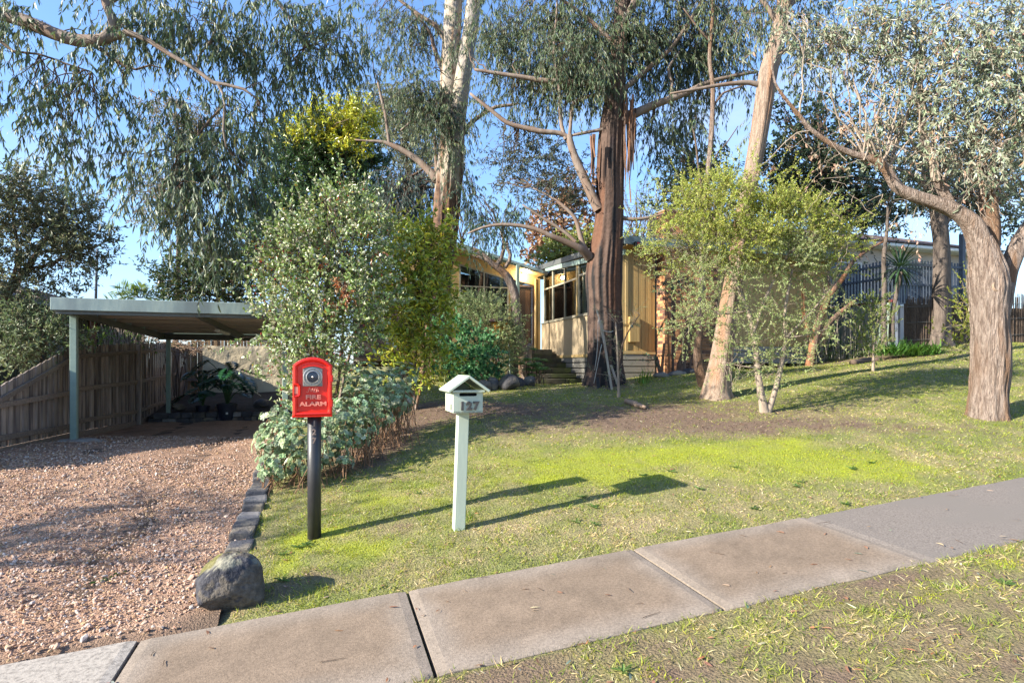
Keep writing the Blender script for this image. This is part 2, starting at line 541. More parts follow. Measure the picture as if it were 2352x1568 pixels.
M['slate_blue'] = pm('slate_blue_picket_paint', (0.10, 0.12, 0.155), (0.075, 0.09, 0.12), 6, 0.6, 0.1, 40, rnd=0.15)
M['brush'] = pm('brushwood', (0.16, 0.115, 0.085), (0.075, 0.055, 0.042), 14, 0.95, 0.9, 40, (6, 6, 0.5), rnd=0.2, dist=0.03)
M['green_sheet'] = pm('grey_green_sheet', (0.20, 0.25, 0.20), (0.16, 0.20, 0.165), 3, 0.6, rnd=0.05)
M['maroon'] = pm('maroon_cap', (0.14, 0.03, 0.035), None, 5, 0.6)
M['pink_wall'] = pm('pale_pinkish_wall', (0.50, 0.43, 0.39), (0.46, 0.40, 0.36), 3, 0.8)
M['tile'] = pm('brown_roof_tile', (0.16, 0.10, 0.08), (0.10, 0.07, 0.058), 8, 0.8, 0.3, 30, rnd=0.3)
M['tile_pale'] = pm('pinkish_roof_tile', (0.30, 0.215, 0.19), (0.20, 0.145, 0.13), 8, 0.8, 0.3, 30, rnd=0.3)
M['dark_green_board'] = pm('olive_wall_board', (0.115, 0.115, 0.07), (0.085, 0.085, 0.052), 6, 0.8, 0.2, 30, (3, 3, 0.4), rnd=0.12)
M['rust_cloth'] = pm('rust_brown_curtain', (0.17, 0.07, 0.03), (0.11, 0.045, 0.02), 6, 0.9, stretch=(6, 6, 0.3))
M['blind'] = pm('grey_blind', (0.30, 0.28, 0.25), (0.26, 0.24, 0.215), 6, 0.8)
M['steel_blue'] = pm('blue_grey_pole', (0.15, 0.17, 0.20), (0.12, 0.135, 0.16), 6, 0.5)
M['pot'] = pm('black_blue_pot', (0.022, 0.026, 0.045), (0.016, 0.018, 0.03), 8, 0.45)
M['amber'] = pm('amber_glass', (0.70, 0.32, 0.06), (0.6, 0.25, 0.05), 8, 0.2, spec=0.6)
M['purple_brown'] = pm('purple_brown_metal', (0.09, 0.055, 0.055), (0.07, 0.042, 0.042), 8, 0.5)
M['stake'] = pm('grey_timber_stake', (0.36, 0.32, 0.27), (0.27, 0.23, 0.19), 9, 0.9, 0.3, 40, (3, 3, 0.4), rnd=0.15)
M['cord'] = pm('white_cord', (0.6, 0.58, 0.53), None, 9, 0.8)
M['wood_chip'] = pm('dead_wood', (0.34, 0.24, 0.17), (0.24, 0.16, 0.11), 9, 0.9, 0.4, 30)
# bark
M['bark_grey'] = pm('grey_brown_bark', (0.38, 0.30, 0.25), (0.20, 0.145, 0.115), 9, 0.92, 1.0, 14, (3.4, 3.4, 0.55), c3=(0.24, 0.145, 0.09), s3=1.0, dist=0.12, thr=(0.42, 0.60))
M['bark_dark'] = pm('dark_stringy_bark', (0.21, 0.135, 0.095), (0.085, 0.055, 0.042), 6, 0.95, 1.0, 14, (3.2, 3.2, 0.30), c3=(0.30, 0.135, 0.065), s3=1.0, dist=0.05, thr=(0.4, 0.6))
M['bark_pink'] = pm('pinkish_tan_bark', (0.36, 0.275, 0.21), (0.21, 0.145, 0.105), 8, 0.9, 0.9, 18, (3.4, 3.4, 0.4), c3=(0.34, 0.20, 0.125), s3=1.2, dist=0.07, thr=(0.42, 0.66))
M['bark_smooth'] = pm('smooth_grey_limb_bark', (0.24, 0.19, 0.155), (0.15, 0.115, 0.092), 5, 0.8, 0.4, 18, (2, 2, 0.7), c3=(0.17, 0.115, 0.085), s3=1.6, dist=0.02)
M['bark_brown'] = pm('brown_twig_bark', (0.13, 0.09, 0.065), (0.085, 0.06, 0.045), 9, 0.9)
M['bark_pale'] = pm('pale_stem_bark', (0.32, 0.26, 0.20), (0.21, 0.165, 0.13), 9, 0.85, 0.4, 30, (3, 3, 0.6))
M['bark_t5'] = pm('plain_grey_bark', (0.17, 0.135, 0.11), (0.085, 0.066, 0.055), 8, 0.92, 0.9, 20, (3, 3, 0.5), dist=0.04)
M['leaf'] = leaf_mat('gum_leaf', 0.25, 0.48, 0.4)
M['leaf_soft'] = leaf_mat('soft_leaf', 0.4, 0.6, 0.25)
M['leaf_gloss'] = leaf_mat('glossy_leaf', 0.22, 0.34, 0.5)
M['grass'] = leaf_mat('grass_blade', 0.42, 0.6, 0.2)
M['ground'] = attr_mat('ground_cover', 0.95, 40.0, 0.8, 0.6, 1.35, 0.03, 0.15, 60.0)
M['litter'] = leaf_mat('fallen_leaf', 0.15, 0.8, 0.15)
M['slab'] = attr_mat('buff_concrete', 0.9, 55.0, 0.5, 0.66, 1.3, 0.006, 0.2, 120.0)
M['tree_bark_attr'] = attr_mat('peeling_bark', 0.85, 9.0, 0.7, 0.72, 1.2, 0.03, 0.2, 14.0)
# ================================================================== terrain
def tps_fit(ctrl):
    c = np.array(ctrl, float)
    n = len(c)
    d = np.linalg.norm(c[:, None, :2] - c[None, :, :2], axis=-1)
    K = np.where(d > 0, d * d * np.log(np.maximum(d, 1e-9)), 0) + np.eye(n) * 0.02
    A = np.zeros((n + 3, n + 3))
    A[:n, :n] = K
    A[:n, n] = 1; A[:n, n + 1:] = c[:, :2]
    A[n, :n] = 1; A[n + 1:, :n] = c[:, :2].T
    w = np.linalg.solve(A, np.concatenate([c[:, 2], [0, 0, 0]]))
    return c, w

def tps(f, X, Y):
    c, w = f
    X = np.asarray(X, float); Y = np.asarray(Y, float)
    out = w[-3] + w[-2] * X + w[-1] * Y
    for i in range(len(c)):
        d2 = (X - c[i, 0]) ** 2 + (Y - c[i, 1]) ** 2
        out = out + w[i] * 0.5 * d2 * np.log(np.maximum(d2, 1e-12))
    return out

lawn_pts = [(1052, 1216, 5.45), (722, 1237, 5.4), (1645, 912, 11.5), (1758, 947, 9.6), (2270, 957, 8.8), (1385, 882, 14),
            (1320, 882, 17.4), (1500, 862, 15.2), (2000, 852, 13), (2160, 794, 17), (1870, 830, 18), (2352, 788, 18.3),
            (1600, 852, 15.6), (1720, 850, 16.5), (640, 1100, 7.3), (950, 930, 12.0), (1110, 892, 14)]
lc = [tuple(P(*q)) for q in lawn_pts]
for u in np.linspace(-0.9, 16, 10):
    p = UV(u, V1); lc.append((p[0], p[1], zpath(u, V1)))
for u, v, z in ((3, 18, -0.35), (7, 22, 0.1), (12, 24, 0.6), (18, 20, 1.0), (22, 12, 0.6), (26, 20, 1.3), (-0.7, 16, -1.0), (0, 24, -0.6)):
    p = UV(u, v); lc.append((p[0], p[1], z))
LAWN = tps_fit(lc)
dc = []
for u in np.linspace(-9, -0.9, 6):
    p = UV(u, V1); dc.append((p[0], p[1], zpath(u, V1) - 0.02))
for q in ((170, 1017, 9.585), (600, 1000, 11.6), (490, 968, 14.8), (0, 1038, 8.12), (163, 1010, 10.3), (315, 978, 13.76), (505, 1100, 7.4), (590, 1108, 7.5)):
    dc.append(tuple(P(*q)))
for u, v, z in ((-3.72, 16.5, -1.36), (-0.8, 16.2, -1.34), (-4.2, 19.4, -1.25), (-9, 12, -1.25), (-9, 22, -1.2), (-2, 26, -0.9), (-1.0, 12, -1.35)):
    p = UV(u, v); dc.append((p[0], p[1], z))
DRIVE = tps_fit(dc)
U_EDGE = -0.66

def zground(X, Y):
    X = np.asarray(X, float); Y = np.asarray(Y, float)
    u, v = to_uv(X, Y)
    zl = np.clip(tps(LAWN, X, Y), -2.6, 2.0)
    zd = np.clip(tps(DRIVE, X, Y), -2.2, -0.8)
    e = smooth(u, U_EDGE - 0.10, U_EDGE + 0.06)
    zz = zd * (1 - e) + zl * e
    far = smooth(np.hypot(X, Y), 26, 60)
    zz = zz * (1 - far) + np.clip(0.03 * X, -1.2, 2.2) * far
    zp = zpath(np.clip(u, -30, 30), v)
    t = smooth(v, V1 - 0.02, V1 + 0.14)
    zz = (zp - 0.012) * (1 - t) + zz * t
    inp = smooth(v, V0 + 0.02, V0 + 0.07) * (1 - smooth(v, V1 - 0.07, V1 - 0.02)) * (np.abs(u) < 16)
    zz = zz - 0.045 * inp
    near = 1 - smooth(v, V0 - 0.1, V0)
    zz = zz + near * (0.015 + 0.015 * n2(X, Y, 3.0, 5))
    lawnish = (v > V1 + 0.1) & (u > U_EDGE)
    zz = zz + np.where(lawnish, 0.022 * n2(X, Y, 1.1, 3) + 0.008 * n2(X, Y, 5.0, 4), 0)
    return zz

def zg(X, Y):
    return float(zground(np.array([X]), np.array([Y]))[0])

def hit(px, py):
    """where the view through a picture position meets the ground"""
    Y = np.linspace(2.6, 45, 1700)
    X = (px - CX) / F * Y
    z = (HY - py) / F * Y
    g = zground(X, Y)
    i = np.argmax(z < g)
    return np.array([X[i], Y[i], g[i]])

def base_uv(u, v):
    p = UV(u, v)
    return np.array([p[0], p[1], zg(p[0], p[1])])

# ------------------------------------------------------------------ patches of soil, moss and grass
SOIL, MOSS, GREEN, DRY = range(4)
patch_spec = [
    (1600, 945, 230, 30, SOIL, 1.1), (1440, 968, 180, 24, SOIL, 1.0), (1700, 988, 220, 18, SOIL, .9), (1870, 968, 150, 16, SOIL, .7), (1250, 935, 170, 20, SOIL, .8), (1180, 985, 120, 22, SOIL, .6), (2000, 985, 120, 14, SOIL, .5),
    (1130, 945, 110, 20, SOIL, .8), (900, 990, 90, 50, SOIL, 1.3), (820, 1040, 80, 36, SOIL, 1.2), (960, 950, 70, 30, SOIL, 1.2), (1060, 935, 70, 22, SOIL, .9),
    (2080, 815, 90, 14, SOIL, 1.0), (1900, 835, 110, 10, SOIL, .8), (1980, 938, 120, 10, SOIL, .5), (2200, 985, 130, 16, SOIL, .45), (1390, 890, 60, 8, SOIL, 1.2),
    (620, 1370, 110, 26, SOIL, 1.0), (740, 1330, 90, 20, SOIL, .7), (900, 1220, 80, 18, SOIL, .5), (1560, 850, 90, 12, SOIL, 1.2), (480, 1420, 80, 22, SOIL, 1.0),
    (1130, 1290, 120, 14, SOIL, .3), (1260, 1230, 90, 14, SOIL, .35),
    (1560, 1040, 300, 26, MOSS, 1.1), (1330, 1085, 170, 26, MOSS, .9), (1780, 1012, 90, 12, MOSS, .9), (1880, 1060, 220, 32, MOSS, .75), (1650, 1095, 220, 22, MOSS, .5), (1250, 1110, 40, 14, MOSS, .8),
    (840, 1265, 100, 22, MOSS, 1.2), (700, 1255, 70, 26, MOSS, 1.1), (790, 1225, 70, 16, MOSS, 1.0), (660, 1300, 40, 20, MOSS, .9), (950, 1140, 130, 30, MOSS, .5), (830, 1160, 90, 30, MOSS, .45),
    (2060, 1080, 160, 28, MOSS, .7), (1150, 1050, 120, 18, MOSS, .35),
    (1330, 910, 170, 14, GREEN, 1.2), (1500, 900, 90, 12, GREEN, .8), (1250, 1060, 130, 26, GREEN, .7), (1950, 880, 220, 20, GREEN, .8), (2150, 905, 100, 22, GREEN, .8), (650, 1170, 50, 60, GREEN, .8),
    (1700, 895, 60, 14, GREEN, .6), (1050, 960, 60, 16, GREEN, .4),
    (1200, 1240, 220, 40, DRY, .8), (1450, 1190, 240, 34, DRY, .7), (1700, 1150, 260, 30, DRY, .7), (2050, 1070, 200, 26, DRY, .5), (1350, 1000, 200, 20, DRY, .6), (1900, 950, 160, 14, DRY, .6), (1000, 1290, 120, 24, DRY, .6),
]
patches = []
for px, py, rx, ry, k, s in patch_spec:
    c = hit(px, py)
    n_, f_ = hit(px, py + ry), hit(px, py - ry)
    patches.append((c[0], c[1], rx / F * c[1], max(0.12, abs(f_[1] - n_[1]) / 2), k, s))

def cover(X, Y):
    """weights of soil, moss, green and dry grass at ground points"""
    X = np.asarray(X, float); Y = np.asarray(Y, float)
    u, v = to_uv(X, Y)
    wob1, wob2 = n2(X, Y, 1.7, 31), n2(X, Y, 1.7, 57)
    Xw, Yw = X + 0.28 * wob1, Y + 0.28 * wob2
    W = np.zeros((4,) + X.shape)
    for cx, cy, a, b, k, s in patches:
        d = ((Xw - cx) / a) ** 2 + ((Yw - cy) / b) ** 2
        W[k] += s * np.exp(-d ** 1.3 * 0.9)
    fine = n2(X, Y, 7.0, 71)
    mid = n2(X, Y, 1.9, 72)
    W[SOIL] = np.clip(W[SOIL] * 0.86 + 0.60 * fine + 0.40 * mid - 0.10, 0, 1)
    W[MOSS] = np.clip(W[MOSS] * 0.85 + 0.55 * n2(X, Y, 4.0, 73) + 0.35 * mid - 0.10, 0, 1)
    W[GREEN] = np.clip(0.30 + W[GREEN] * 0.7 + 0.5 * mid, 0, 1)
    W[DRY] = np.clip(0.36 + W[DRY] * 0.45 + 0.8 * n2(X, Y, 3.1, 74) - 0.15 * W[GREEN], 0, 1)
    verge = v < V0
    W[SOIL] = np.where(verge, np.clip(0.50 + 0.95 * n2(X, Y, 3.6, 75) + 0.35 * fine, 0, 1), W[SOIL])
    W[MOSS] = np.where(verge, np.clip(-0.05 + 1.1 * n2(X, Y, 2.6, 76) + 0.4 * fine, 0, 1), W[MOSS])
    W[DRY] = np.where(verge, np.clip(0.52 + 0.7 * n2(X, Y, 4.1, 77), 0, 1), W[DRY])
    return W

C_SOIL, C_MOSS = np.array([.165, .115, .082]), np.array([.26, .29, .035])
C_GREEN, C_DRY = np.array([.15, .21, .038]), np.array([.37, .305, .155])

def cover_col(X, Y):
    W = cover(X, Y)
    g = C_GREEN * (1 - W[DRY])[..., None] + C_DRY * W[DRY][..., None]
    g = g * 0.62 + C_SOIL * 0.38
    g = g * (1 - W[MOSS])[..., None] + C_MOSS * W[MOSS][..., None]
    g = g * (1 - W[SOIL])[..., None] + C_SOIL * W[SOIL][..., None]
    return g

# one sheet, fine near the camera, that goes on to the horizon
def axis_steps(a, b, fine, grow=1.25, lim=900):
    mid = list(np.arange(a, b, fine))
    lo, st, x = [], fine, a
    while x > -lim:
        st *= grow; x -= st; lo.append(x)
    hi, st, x = [], fine, mid[-1]
    while x < lim:
        st *= grow; x += st; hi.append(x)
    return np.array(lo[::-1] + mid + hi)

gu = axis_steps(-5.0, 19.0, 0.07)
gv = axis_steps(1.2, 20.5, 0.07)
GU, GV = np.meshgrid(gu, gv, indexing='ij')
GX, GY = GU * CT - GV * ST, GU * ST + GV * CT
GZ = zground(GX, GY)
nu, nv = GU.shape
idx = np.arange(nu * nv).reshape(nu, nv)
gq = np.stack([idx[:-1, :-1], idx[1:, :-1], idx[1:, 1:], idx[:-1, 1:]], -1).reshape(-1, 4)
gcol = cover_col(GX, GY)
drv = ((GU < U_EDGE) & (GV > V1))[..., None]
gcol = np.where(drv, np.array([.16, .11, .08]) + 0 * gcol, gcol)
me = make_mesh('ground', np.stack([GX, GY, GZ], -1).reshape(-1, 3), gq, M['ground'], True, gcol.reshape(-1, 3))
ground = link('ground', me, kind='structure')

# driveway gravel bed, a little above the ground sheet
du = np.arange(-4.24, U_EDGE + 0.01, 0.06)
dv = np.concatenate([[V1 - 0.04, V1 - 0.02, V1, V1 + 0.02], np.arange(V1 + 0.05, 16.32, 0.06)])
DU, DV = np.meshgrid(du, dv, indexing='ij')
DX, DY = DU * CT - DV * ST, DU * ST + DV * CT
right_lip = smooth(DU, U_EDGE - 0.16, U_EDGE)
soil_edge = np.exp(-((DU - U_EDGE) / 0.35) ** 2) * (1 - smooth(DV, V1 + 0.1, V1 + 0.75)) + 0.8 * np.exp(-((DU + 1.5) / 0.6) ** 2) * (1 - smooth(DV, V1 + 0.02, V1 + 0.22))
DZ = np.clip(tps(DRIVE, DX, DY), -2.2, -0.8) + 0.03 + 0.018 * n2(DX, DY, 1.4, 8) + 0.006 * n2(DX, DY, 9, 9) - 0.03 * np.exp(-((DU + 1.75) / 0.3) ** 2) - 0.03 * np.exp(-((DU + 3.2) / 0.3) ** 2) + 0.02 * right_lip
DZ = DZ + (1 - smooth(DV, V1, V1 + 0.3)) * 0.015
_t = smooth(DV, V1 - 0.03, V1 + 0.14)
DZ = (zpath(DU, DV) - 0.012) * (1 - _t) + DZ * _t
nu, nv = DU.shape
idx = np.arange(nu * nv).reshape(nu, nv)
dq = np.stack([idx[:-1, :-1], idx[1:, :-1], idx[1:, 1:], idx[:-1, 1:]], -1).reshape(-1, 4)
t1 = n2(DX, DY, 30, 12)[..., None]
t2 = n2(DX, DY, 1.3, 13)[..., None]
dcol = np.array([.40, .255, .175]) * (1 + 0.45 * t1) * (1 + 0.22 * t2)
leafy = smooth(-DU, 3.0, 4.2)[..., None] * smooth(n2(DX, DY, 2.2, 14), -0.2, 0.3)[..., None]
dcol = dcol * (1 - 0.6 * leafy) + np.array([.15, .085, .055]) * 0.6 * leafy
dcol = dcol * (1 - np.clip(soil_edge, 0, 1)[..., None]) + np.array([.15, .105, .075]) * np.clip(soil_edge, 0, 1)[..., None]
me = make_mesh('driveway', np.stack([DX, DY, DZ], -1).reshape(-1, 3), dq, attr_mat('gravel_bed', 0.9, 75.0, 1.0, 0.45, 1.45, 0.03, 0.2, 80.0), True, dcol.reshape(-1, 3))
link('driveway', me, kind='structure')

def zdrive(X, Y):
    return np.clip(tps(DRIVE, X, Y), -2.2, -0.8) + 0.03

# ------------------------------------------------------------------ footpath, slab by slab
p0 = UV(1, V0)
fp = empty('footpath', (p0[0], p0[1], zpath(1, V0) - 0.1), kind='structure')
slab_edges = [(-9.0, -5.0, 'slab_pale'), (-5.0, J[0], 'slab_pale'), (J[0], J[1], 'slab'), (J[1], J[2], 'slab'), (J[2], J[3], 'slab'),
              (J[3], 8.2, 'slab_grey'), (8.2, 12.4, 'slab_grey'), (12.4, 16.5, 'slab_grey')]
rs = np.random.default_rng(5)
for a, b, mk in slab_edges:
    g = 0.012
    lift = 0.01 if mk == 'slab' else 0.0
    if b == J[0]: lift = 0.016
    nn = max(8, int((b - a) / 0.06))
    uu = np.linspace(a + g, b - g, nn)
    wob = 0.012 * np.array([vnoise(np.array([x * 4.0, 0.3, 0.7]), 4) for x in uu])
    wob2 = 0.02 * np.array([vnoise(np.array([x * 3.0, 2.3, 0.7]), 4) for x in uu])
    far_in = -0.10 if mk == 'slab_grey' and False else 0.0
    vs_, fs_ = [], []
    prof = [(0.0, -0.09), (0.0, -0.012), (0.012, 0.0), (None, 0.0), (-0.012, 0.0), (0.0, -0.012), (0.0, -0.09)]
    for i, x in enumerate(uu):
        lo, hi = V0 + wob2[i], V1 + wob[i] + far_in
        row = [(lo, -0.09), (lo, -0.014), (lo + 0.014, 0)] + [(lo + (hi - lo) * t, 0) for t in np.linspace(.06, .94, 15)] + [(hi - 0.014, 0), (hi, -0.014), (hi, -0.09)]
        for v, dz in row:
            q = UV(x, v)
            e = min(i, nn - 1 - i)
            vs_.append((q[0], q[1], zpath(x, v) + dz + lift - (0.008 if e == 0 else 0)))
    m_ = 21
    for i in range(nn - 1):
        for j in range(m_ - 1):
            fs_.append((i * m_ + j, (i + 1) * m_ + j, (i + 1) * m_ + j + 1, i * m_ + j + 1))
    fs_.append(tuple(range(m_)))
    fs_.append(tuple((nn - 1) * m_ + j for j in range(m_))[::-1])
    va = np.array(vs_); ua, wa = to_uv(va[:, 0], va[:, 1])
    edge = np.minimum(np.minimum(ua - a, b - ua) * 1.1, np.minimum(wa - V0, V1 - wa))
    st = smooth(edge + .10 * n2(va[:, 0], va[:, 1], 3.5, 61), .02, .30)[:, None]
    sc = np.array([.235, .193, .155]) * (1 - st) + np.array([.20, .150, .108]) * st
    sc = sc * (1 + .22 * n2(va[:, 0], va[:, 1], 5.0, 62)[:, None] + .22 * n2(va[:, 0], va[:, 1], 14.0, 63)[:, None])
    crack = np.abs(n2(va[:, 0], va[:, 1], 1.2, 64))[:, None]
    mb = MB().add(vs_, fs_, col=sc.clip(.03, .7))
    mb.build('paving_slab', M[mk], fp, use_col=True, origin=UV((a + b) / 2, (V0 + V1) / 2, zpath((a + b) / 2, V0)))

# ------------------------------------------------------------------ rocks
def rock(name, c, size, seed, mat, yaw=0.0, parent=None, flat=0.25, sub=3, kind=None, hard=0.85, lo=0.55, boxy=0, lichen=False):
    bm = bmesh.new()
    bmesh.ops.create_icosphere(bm, subdivisions=sub, radius=1.0)
    rr = np.random.default_rng(seed)
    cuts = nrm(rr.normal(size=(9, 3)))
    dd = rr.uniform(lo, 0.9, 9)
    co = np.array([v.co[:] for v in bm.verts])
    if boxy:
        co = co / (np.abs(co) ** boxy).sum(1, keepdims=True) ** (1 / boxy)
        co = co * (1 - .16 * (co[:, 2:3] + 1) / 2 * np.array([1, 1, 0]))
    for k in range(9):
        s = co @ cuts[k]
        over = np.maximum(s - dd[k], 0)
        co = co - np.outer(over * hard, cuts[k])
    co = co * (1 + 0.10 * fbm(co * 1.6 + seed, seed, 3) + 0.035 * fbm(co * 7 + seed, seed + 1, 2))[:, None]
    co = co * np.array(size) / 2 / np.maximum(np.abs(co).max(0), 1e-6)
    co[:, 2] = np.maximum(co[:, 2], -size[2] * 0.5 * (1 - flat))
    co[:, 2] += size[2] * 0.5 * (1 - flat)
    ca, sa = math.cos(yaw), math.sin(yaw)
    co = np.stack([co[:, 0] * ca - co[:, 1] * sa, co[:, 0] * sa + co[:, 1] * ca, co[:, 2]], -1)
    for v, q in zip(bm.verts, co):
        v.co = q
    me = bpy.data.meshes.new(name)
    bm.to_mesh(me); bm.free()
    me.materials.append(mat)
    for p in me.polygons: p.use_smooth = True
    if lichen:
        nn_ = np.array([v.normal[:] for v in me.vertices]); cc_ = np.array([v.co[:] for v in me.vertices])
        a_ = fbm(cc_ * 9 + 3, 5, 4)[:, None]; b_ = fbm(cc_ * 22 + 7, 6, 3)[:, None]
        k_ = (np.array([.050, .050, .058]) * (1 + .5 * b_)) * (a_ < .0) + (np.array([.105, .092, .078]) * (1 + .4 * b_)) * (a_ >= .0)
        t_ = smooth(nn_[:, 2:3], .35, .75) * smooth(fbm(cc_ * 14, 9, 3)[:, None], -.15, .15)
        k_ = k_ * (1 - t_) + np.array([.21, .20, .155]) * t_
        t_ = smooth(nn_[:, 2:3], .3, .8) * smooth(fbm(cc_ * 6 + 4, 12, 3)[:, None], .1, .3)
        k_ = k_ * (1 - t_) + np.array([.13, .12, .045]) * t_
        at_ = me.attributes.new('Col', 'FLOAT_COLOR', 'POINT')
        at_.data.foreach_set('color', np.concatenate([k_.clip(.02, .6), np.ones((len(k_), 1))], 1).astype(np.float32).reshape(-1))
    loc = np.array(c, float)
    if parent is not None:
        loc = loc - np.array(wloc(parent))
    return link(name, me, parent, loc, kind)
# ================================================================== carport
cp0 = base_uv(-3.9, 11.3)
carport = empty('carport', cp0, 'flat roofed sage green steel carport over the gravel driveway', 'carport')
ZT, ZB = 1.083, 0.885
vf, vb, ul, ur = 10.9, 17.0, -4.08, -0.42
MB().box(ul, ur, vf, vf + 0.04, ZB, ZT).build('front_fascia', M['sage_worn'], carport, bevel=0.006)
MB().boxv(ul, ul + 0.04, vf + 0.042, vb, (ZB, ZB - .07), (ZT, ZT - .07)).build('side_fascia', M['sage'], carport)
MB().boxv(ur - 0.04, ur, vf + 0.042, vb, (ZB, ZB - .07), (ZT, ZT - .07)).build('side_fascia', M['sage'], carport)
MB().box(ul + .042, ur - .042, vb - 0.04, vb, ZB - 0.10, ZT - 0.075).build('rear_fascia', M['sage'], carport)
rs = np.random.default_rng(3)
n_pan = 6
ed = np.linspace(vf + 0.05, vb - 0.05, n_pan + 1)
for i in range(n_pan):
    a, b = ed[i], ed[i + 1]
    d = 0.07 * (i / n_pan)
    pan = MB()
    pan.box(ul + 0.05, ur - 0.05, a + 0.002, b - 0.16, ZB + 0.105 - d, ZB + 0.125 - d)
    pan.box(ul + 0.05, ur - 0.05, b - 0.158, b - 0.002, ZB + 0.035 - d, ZB + 0.055 - d)
    pan.box(ul + 0.05, ur - 0.05, b - 0.175, b - 0.160, ZB + 0.035 - d, ZB + 0.125 - d)
    pan.build('roof_pan', M['under'], carport)
MB().box(ul + .05, ur - .05, vf + .06, vf + .11, ZB - 0.055, ZB + 0.03).build('front_beam', M['steel_dark'], carport)
MB().box(ul + .05, ur - .05, vb - .13, vb - .06, ZB - 0.20, ZB - 0.05).build('rear_beam', M['steel_dark'], carport)
for uu in (-3.9, -2.05, -0.68):
    MB().boxv(uu - .03, uu + .03, vf + .12, vb - .14, (ZB - .055, ZB - .20), (ZB + .03, ZB - .05)).build('side_beam', M['steel_dark'], carport)
for uu, v in ((-3.9, 11.3), (-3.72, 16.56), (-0.68, 11.3), (-0.68, 16.56)):
    b = base_uv(uu, v)
    ztop = ZB - 0.05 if v < 12 else ZB - 0.20
    MB().box(uu - .047, uu + .047, v - .047, v + .047, b[2] - 0.1, ztop).build('post', M['sage'], carport, bevel=0.006)
    if v < 12 and uu < -2:
        pd = MB()
        n = 18
        ring = [UV(uu + 0.05 + (0.36 + 0.05 * math.sin(3 * t + 1)) * math.cos(t), v - 0.06 + (0.26 + .03 * math.cos(2 * t)) * math.sin(t), b[2] + 0.01) for t in np.linspace(0, 2 * np.pi, n, endpoint=False)]
        top = [q + np.array([0, 0, 0.055]) + (np.array([*UV(uu, v)[:2], q[2]]) - q) * 0.3 for q in ring]
        pd.add(ring + top, [tuple(range(n, 2 * n))] + [(i, (i + 1) % n, n + (i + 1) % n, n + i) for i in range(n)])
        pd.build('footing', M['concrete'], carport, smooth_=False)
lt = MB().box(-2.05 - .055, -2.05 + .055, 13.0, 14.3, ZB - .19, ZB - .13)
lto = lt.build('light_fitting', M['white_plastic'], carport, bevel=0.02)

# ================================================================== paling fence on the far side of the drive
f0 = base_uv(-4.25, 12.16)
fence = empty('paling_fence', f0, 'weathered brown timber paling fence with raked end along the gravel driveway', 'fence')
st = [(-4.29, 9.0, -0.60, -1.20), (-4.25, 12.16, 0.345, -1.25), (-4.22, 15.77, 0.55, -1.36), (-4.19, 19.37, 0.70, -1.20), (-4.16, 22.4, 0.72, -1.1)]
_, zA = 0, 0
vA, zAt = on_u(0, 885, -4.28)
slope = (0.345 - zAt) / (12.16 - vA)
st[0] = (-4.29, 8.6, 0.345 - slope * (12.16 - 8.6), -1.19)
rs = np.random.default_rng(11)
pal_meshes = {}
for k in range(4):
    u0_, va, ta, ba = st[k]
    u1_, vb_, tb, bb = st[k + 1]
    n = int(round((vb_ - va) / 0.098))
    for i in range(n):
        t = (i + 0.5) / n
        v = va + (vb_ - va) * t
        u = u0_ + (u1_ - u0_) * t
        w = (vb_ - va) / n
        ztop = ta + (tb - ta) * t
        if k > 0: ztop += rs.uniform(-0.02, 0.02)
        zb = ba + (bb - ba) * t + 0.10
        lap = (i % 2) * 0.016
        b = MB()
        hs = (tb - ta) / (vb_ - va) * w * 0.5 if k == 0 else 0
        lean = rs.uniform(-0.004, 0.004)
        b.boxv(u - 0.012 + lap, u + 0.002 + lap, v - w * 0.53 + lean, v + w * 0.53 + lean, zb, (ztop - hs, ztop + hs))
        b.build('paling', M['paling'], fence)
    # rails stand towards the drive
    for h in ((0.90, 0.50, 0.12) if k else (0.87, 0.50, 0.16)):
        za = ba + 0.1 + (ta - ba - 0.1) * h - (0.02 if h > .8 else 0)
        zb = bb + 0.1 + (tb - bb - 0.1) * h - (0.02 if h > .8 else 0)
        if k == 0 and h == 0.87:
            za, zb = ta - 0.16, tb - 0.20
        if k == 0 and h == 0.50:
            za, zb = ba + 0.62, bb + 0.80
        if k == 0 and h == 0.16:
            za, zb = ba + 0.24, bb + 0.22
        m = MB()
        m.hexa([UV(u0_ + .022, va + .02, za - .04), UV(u0_ + .062, va + .02, za - .04), UV(u1_ + .062, vb_ - .05, zb - .04), UV(u1_ + .022, vb_ - .05, zb - .04),
                UV(u0_ + .022, va + .02, za + .04), UV(u0_ + .062, va + .02, za + .04), UV(u1_ + .062, vb_ - .05, zb + .04), UV(u1_ + .022, vb_ - .05, zb + .04)])
        m.build('rail', M['rail'], fence, bevel=0.005)
    m = MB()
    m.hexa([UV(u0_ - .02, va, ba - .1), UV(u0_ + .03, va, ba - .1), UV(u1_ + .03, vb_, bb - .1), UV(u1_ - .02, vb_, bb - .1),
            UV(u0_ - .02, va, ba + .095), UV(u0_ + .03, va, ba + .095), UV(u1_ + .03, vb_, bb + .095), UV(u1_ - .02, vb_, bb + .095)])
    m.build('plinth_board', M['rail'], fence)
for u, v, t, b in st:
    MB().box(u + .018, u + .115, v - .062, v + .062, b - .2, t - 0.03).build('post', M['paling'], fence, bevel=0.006)

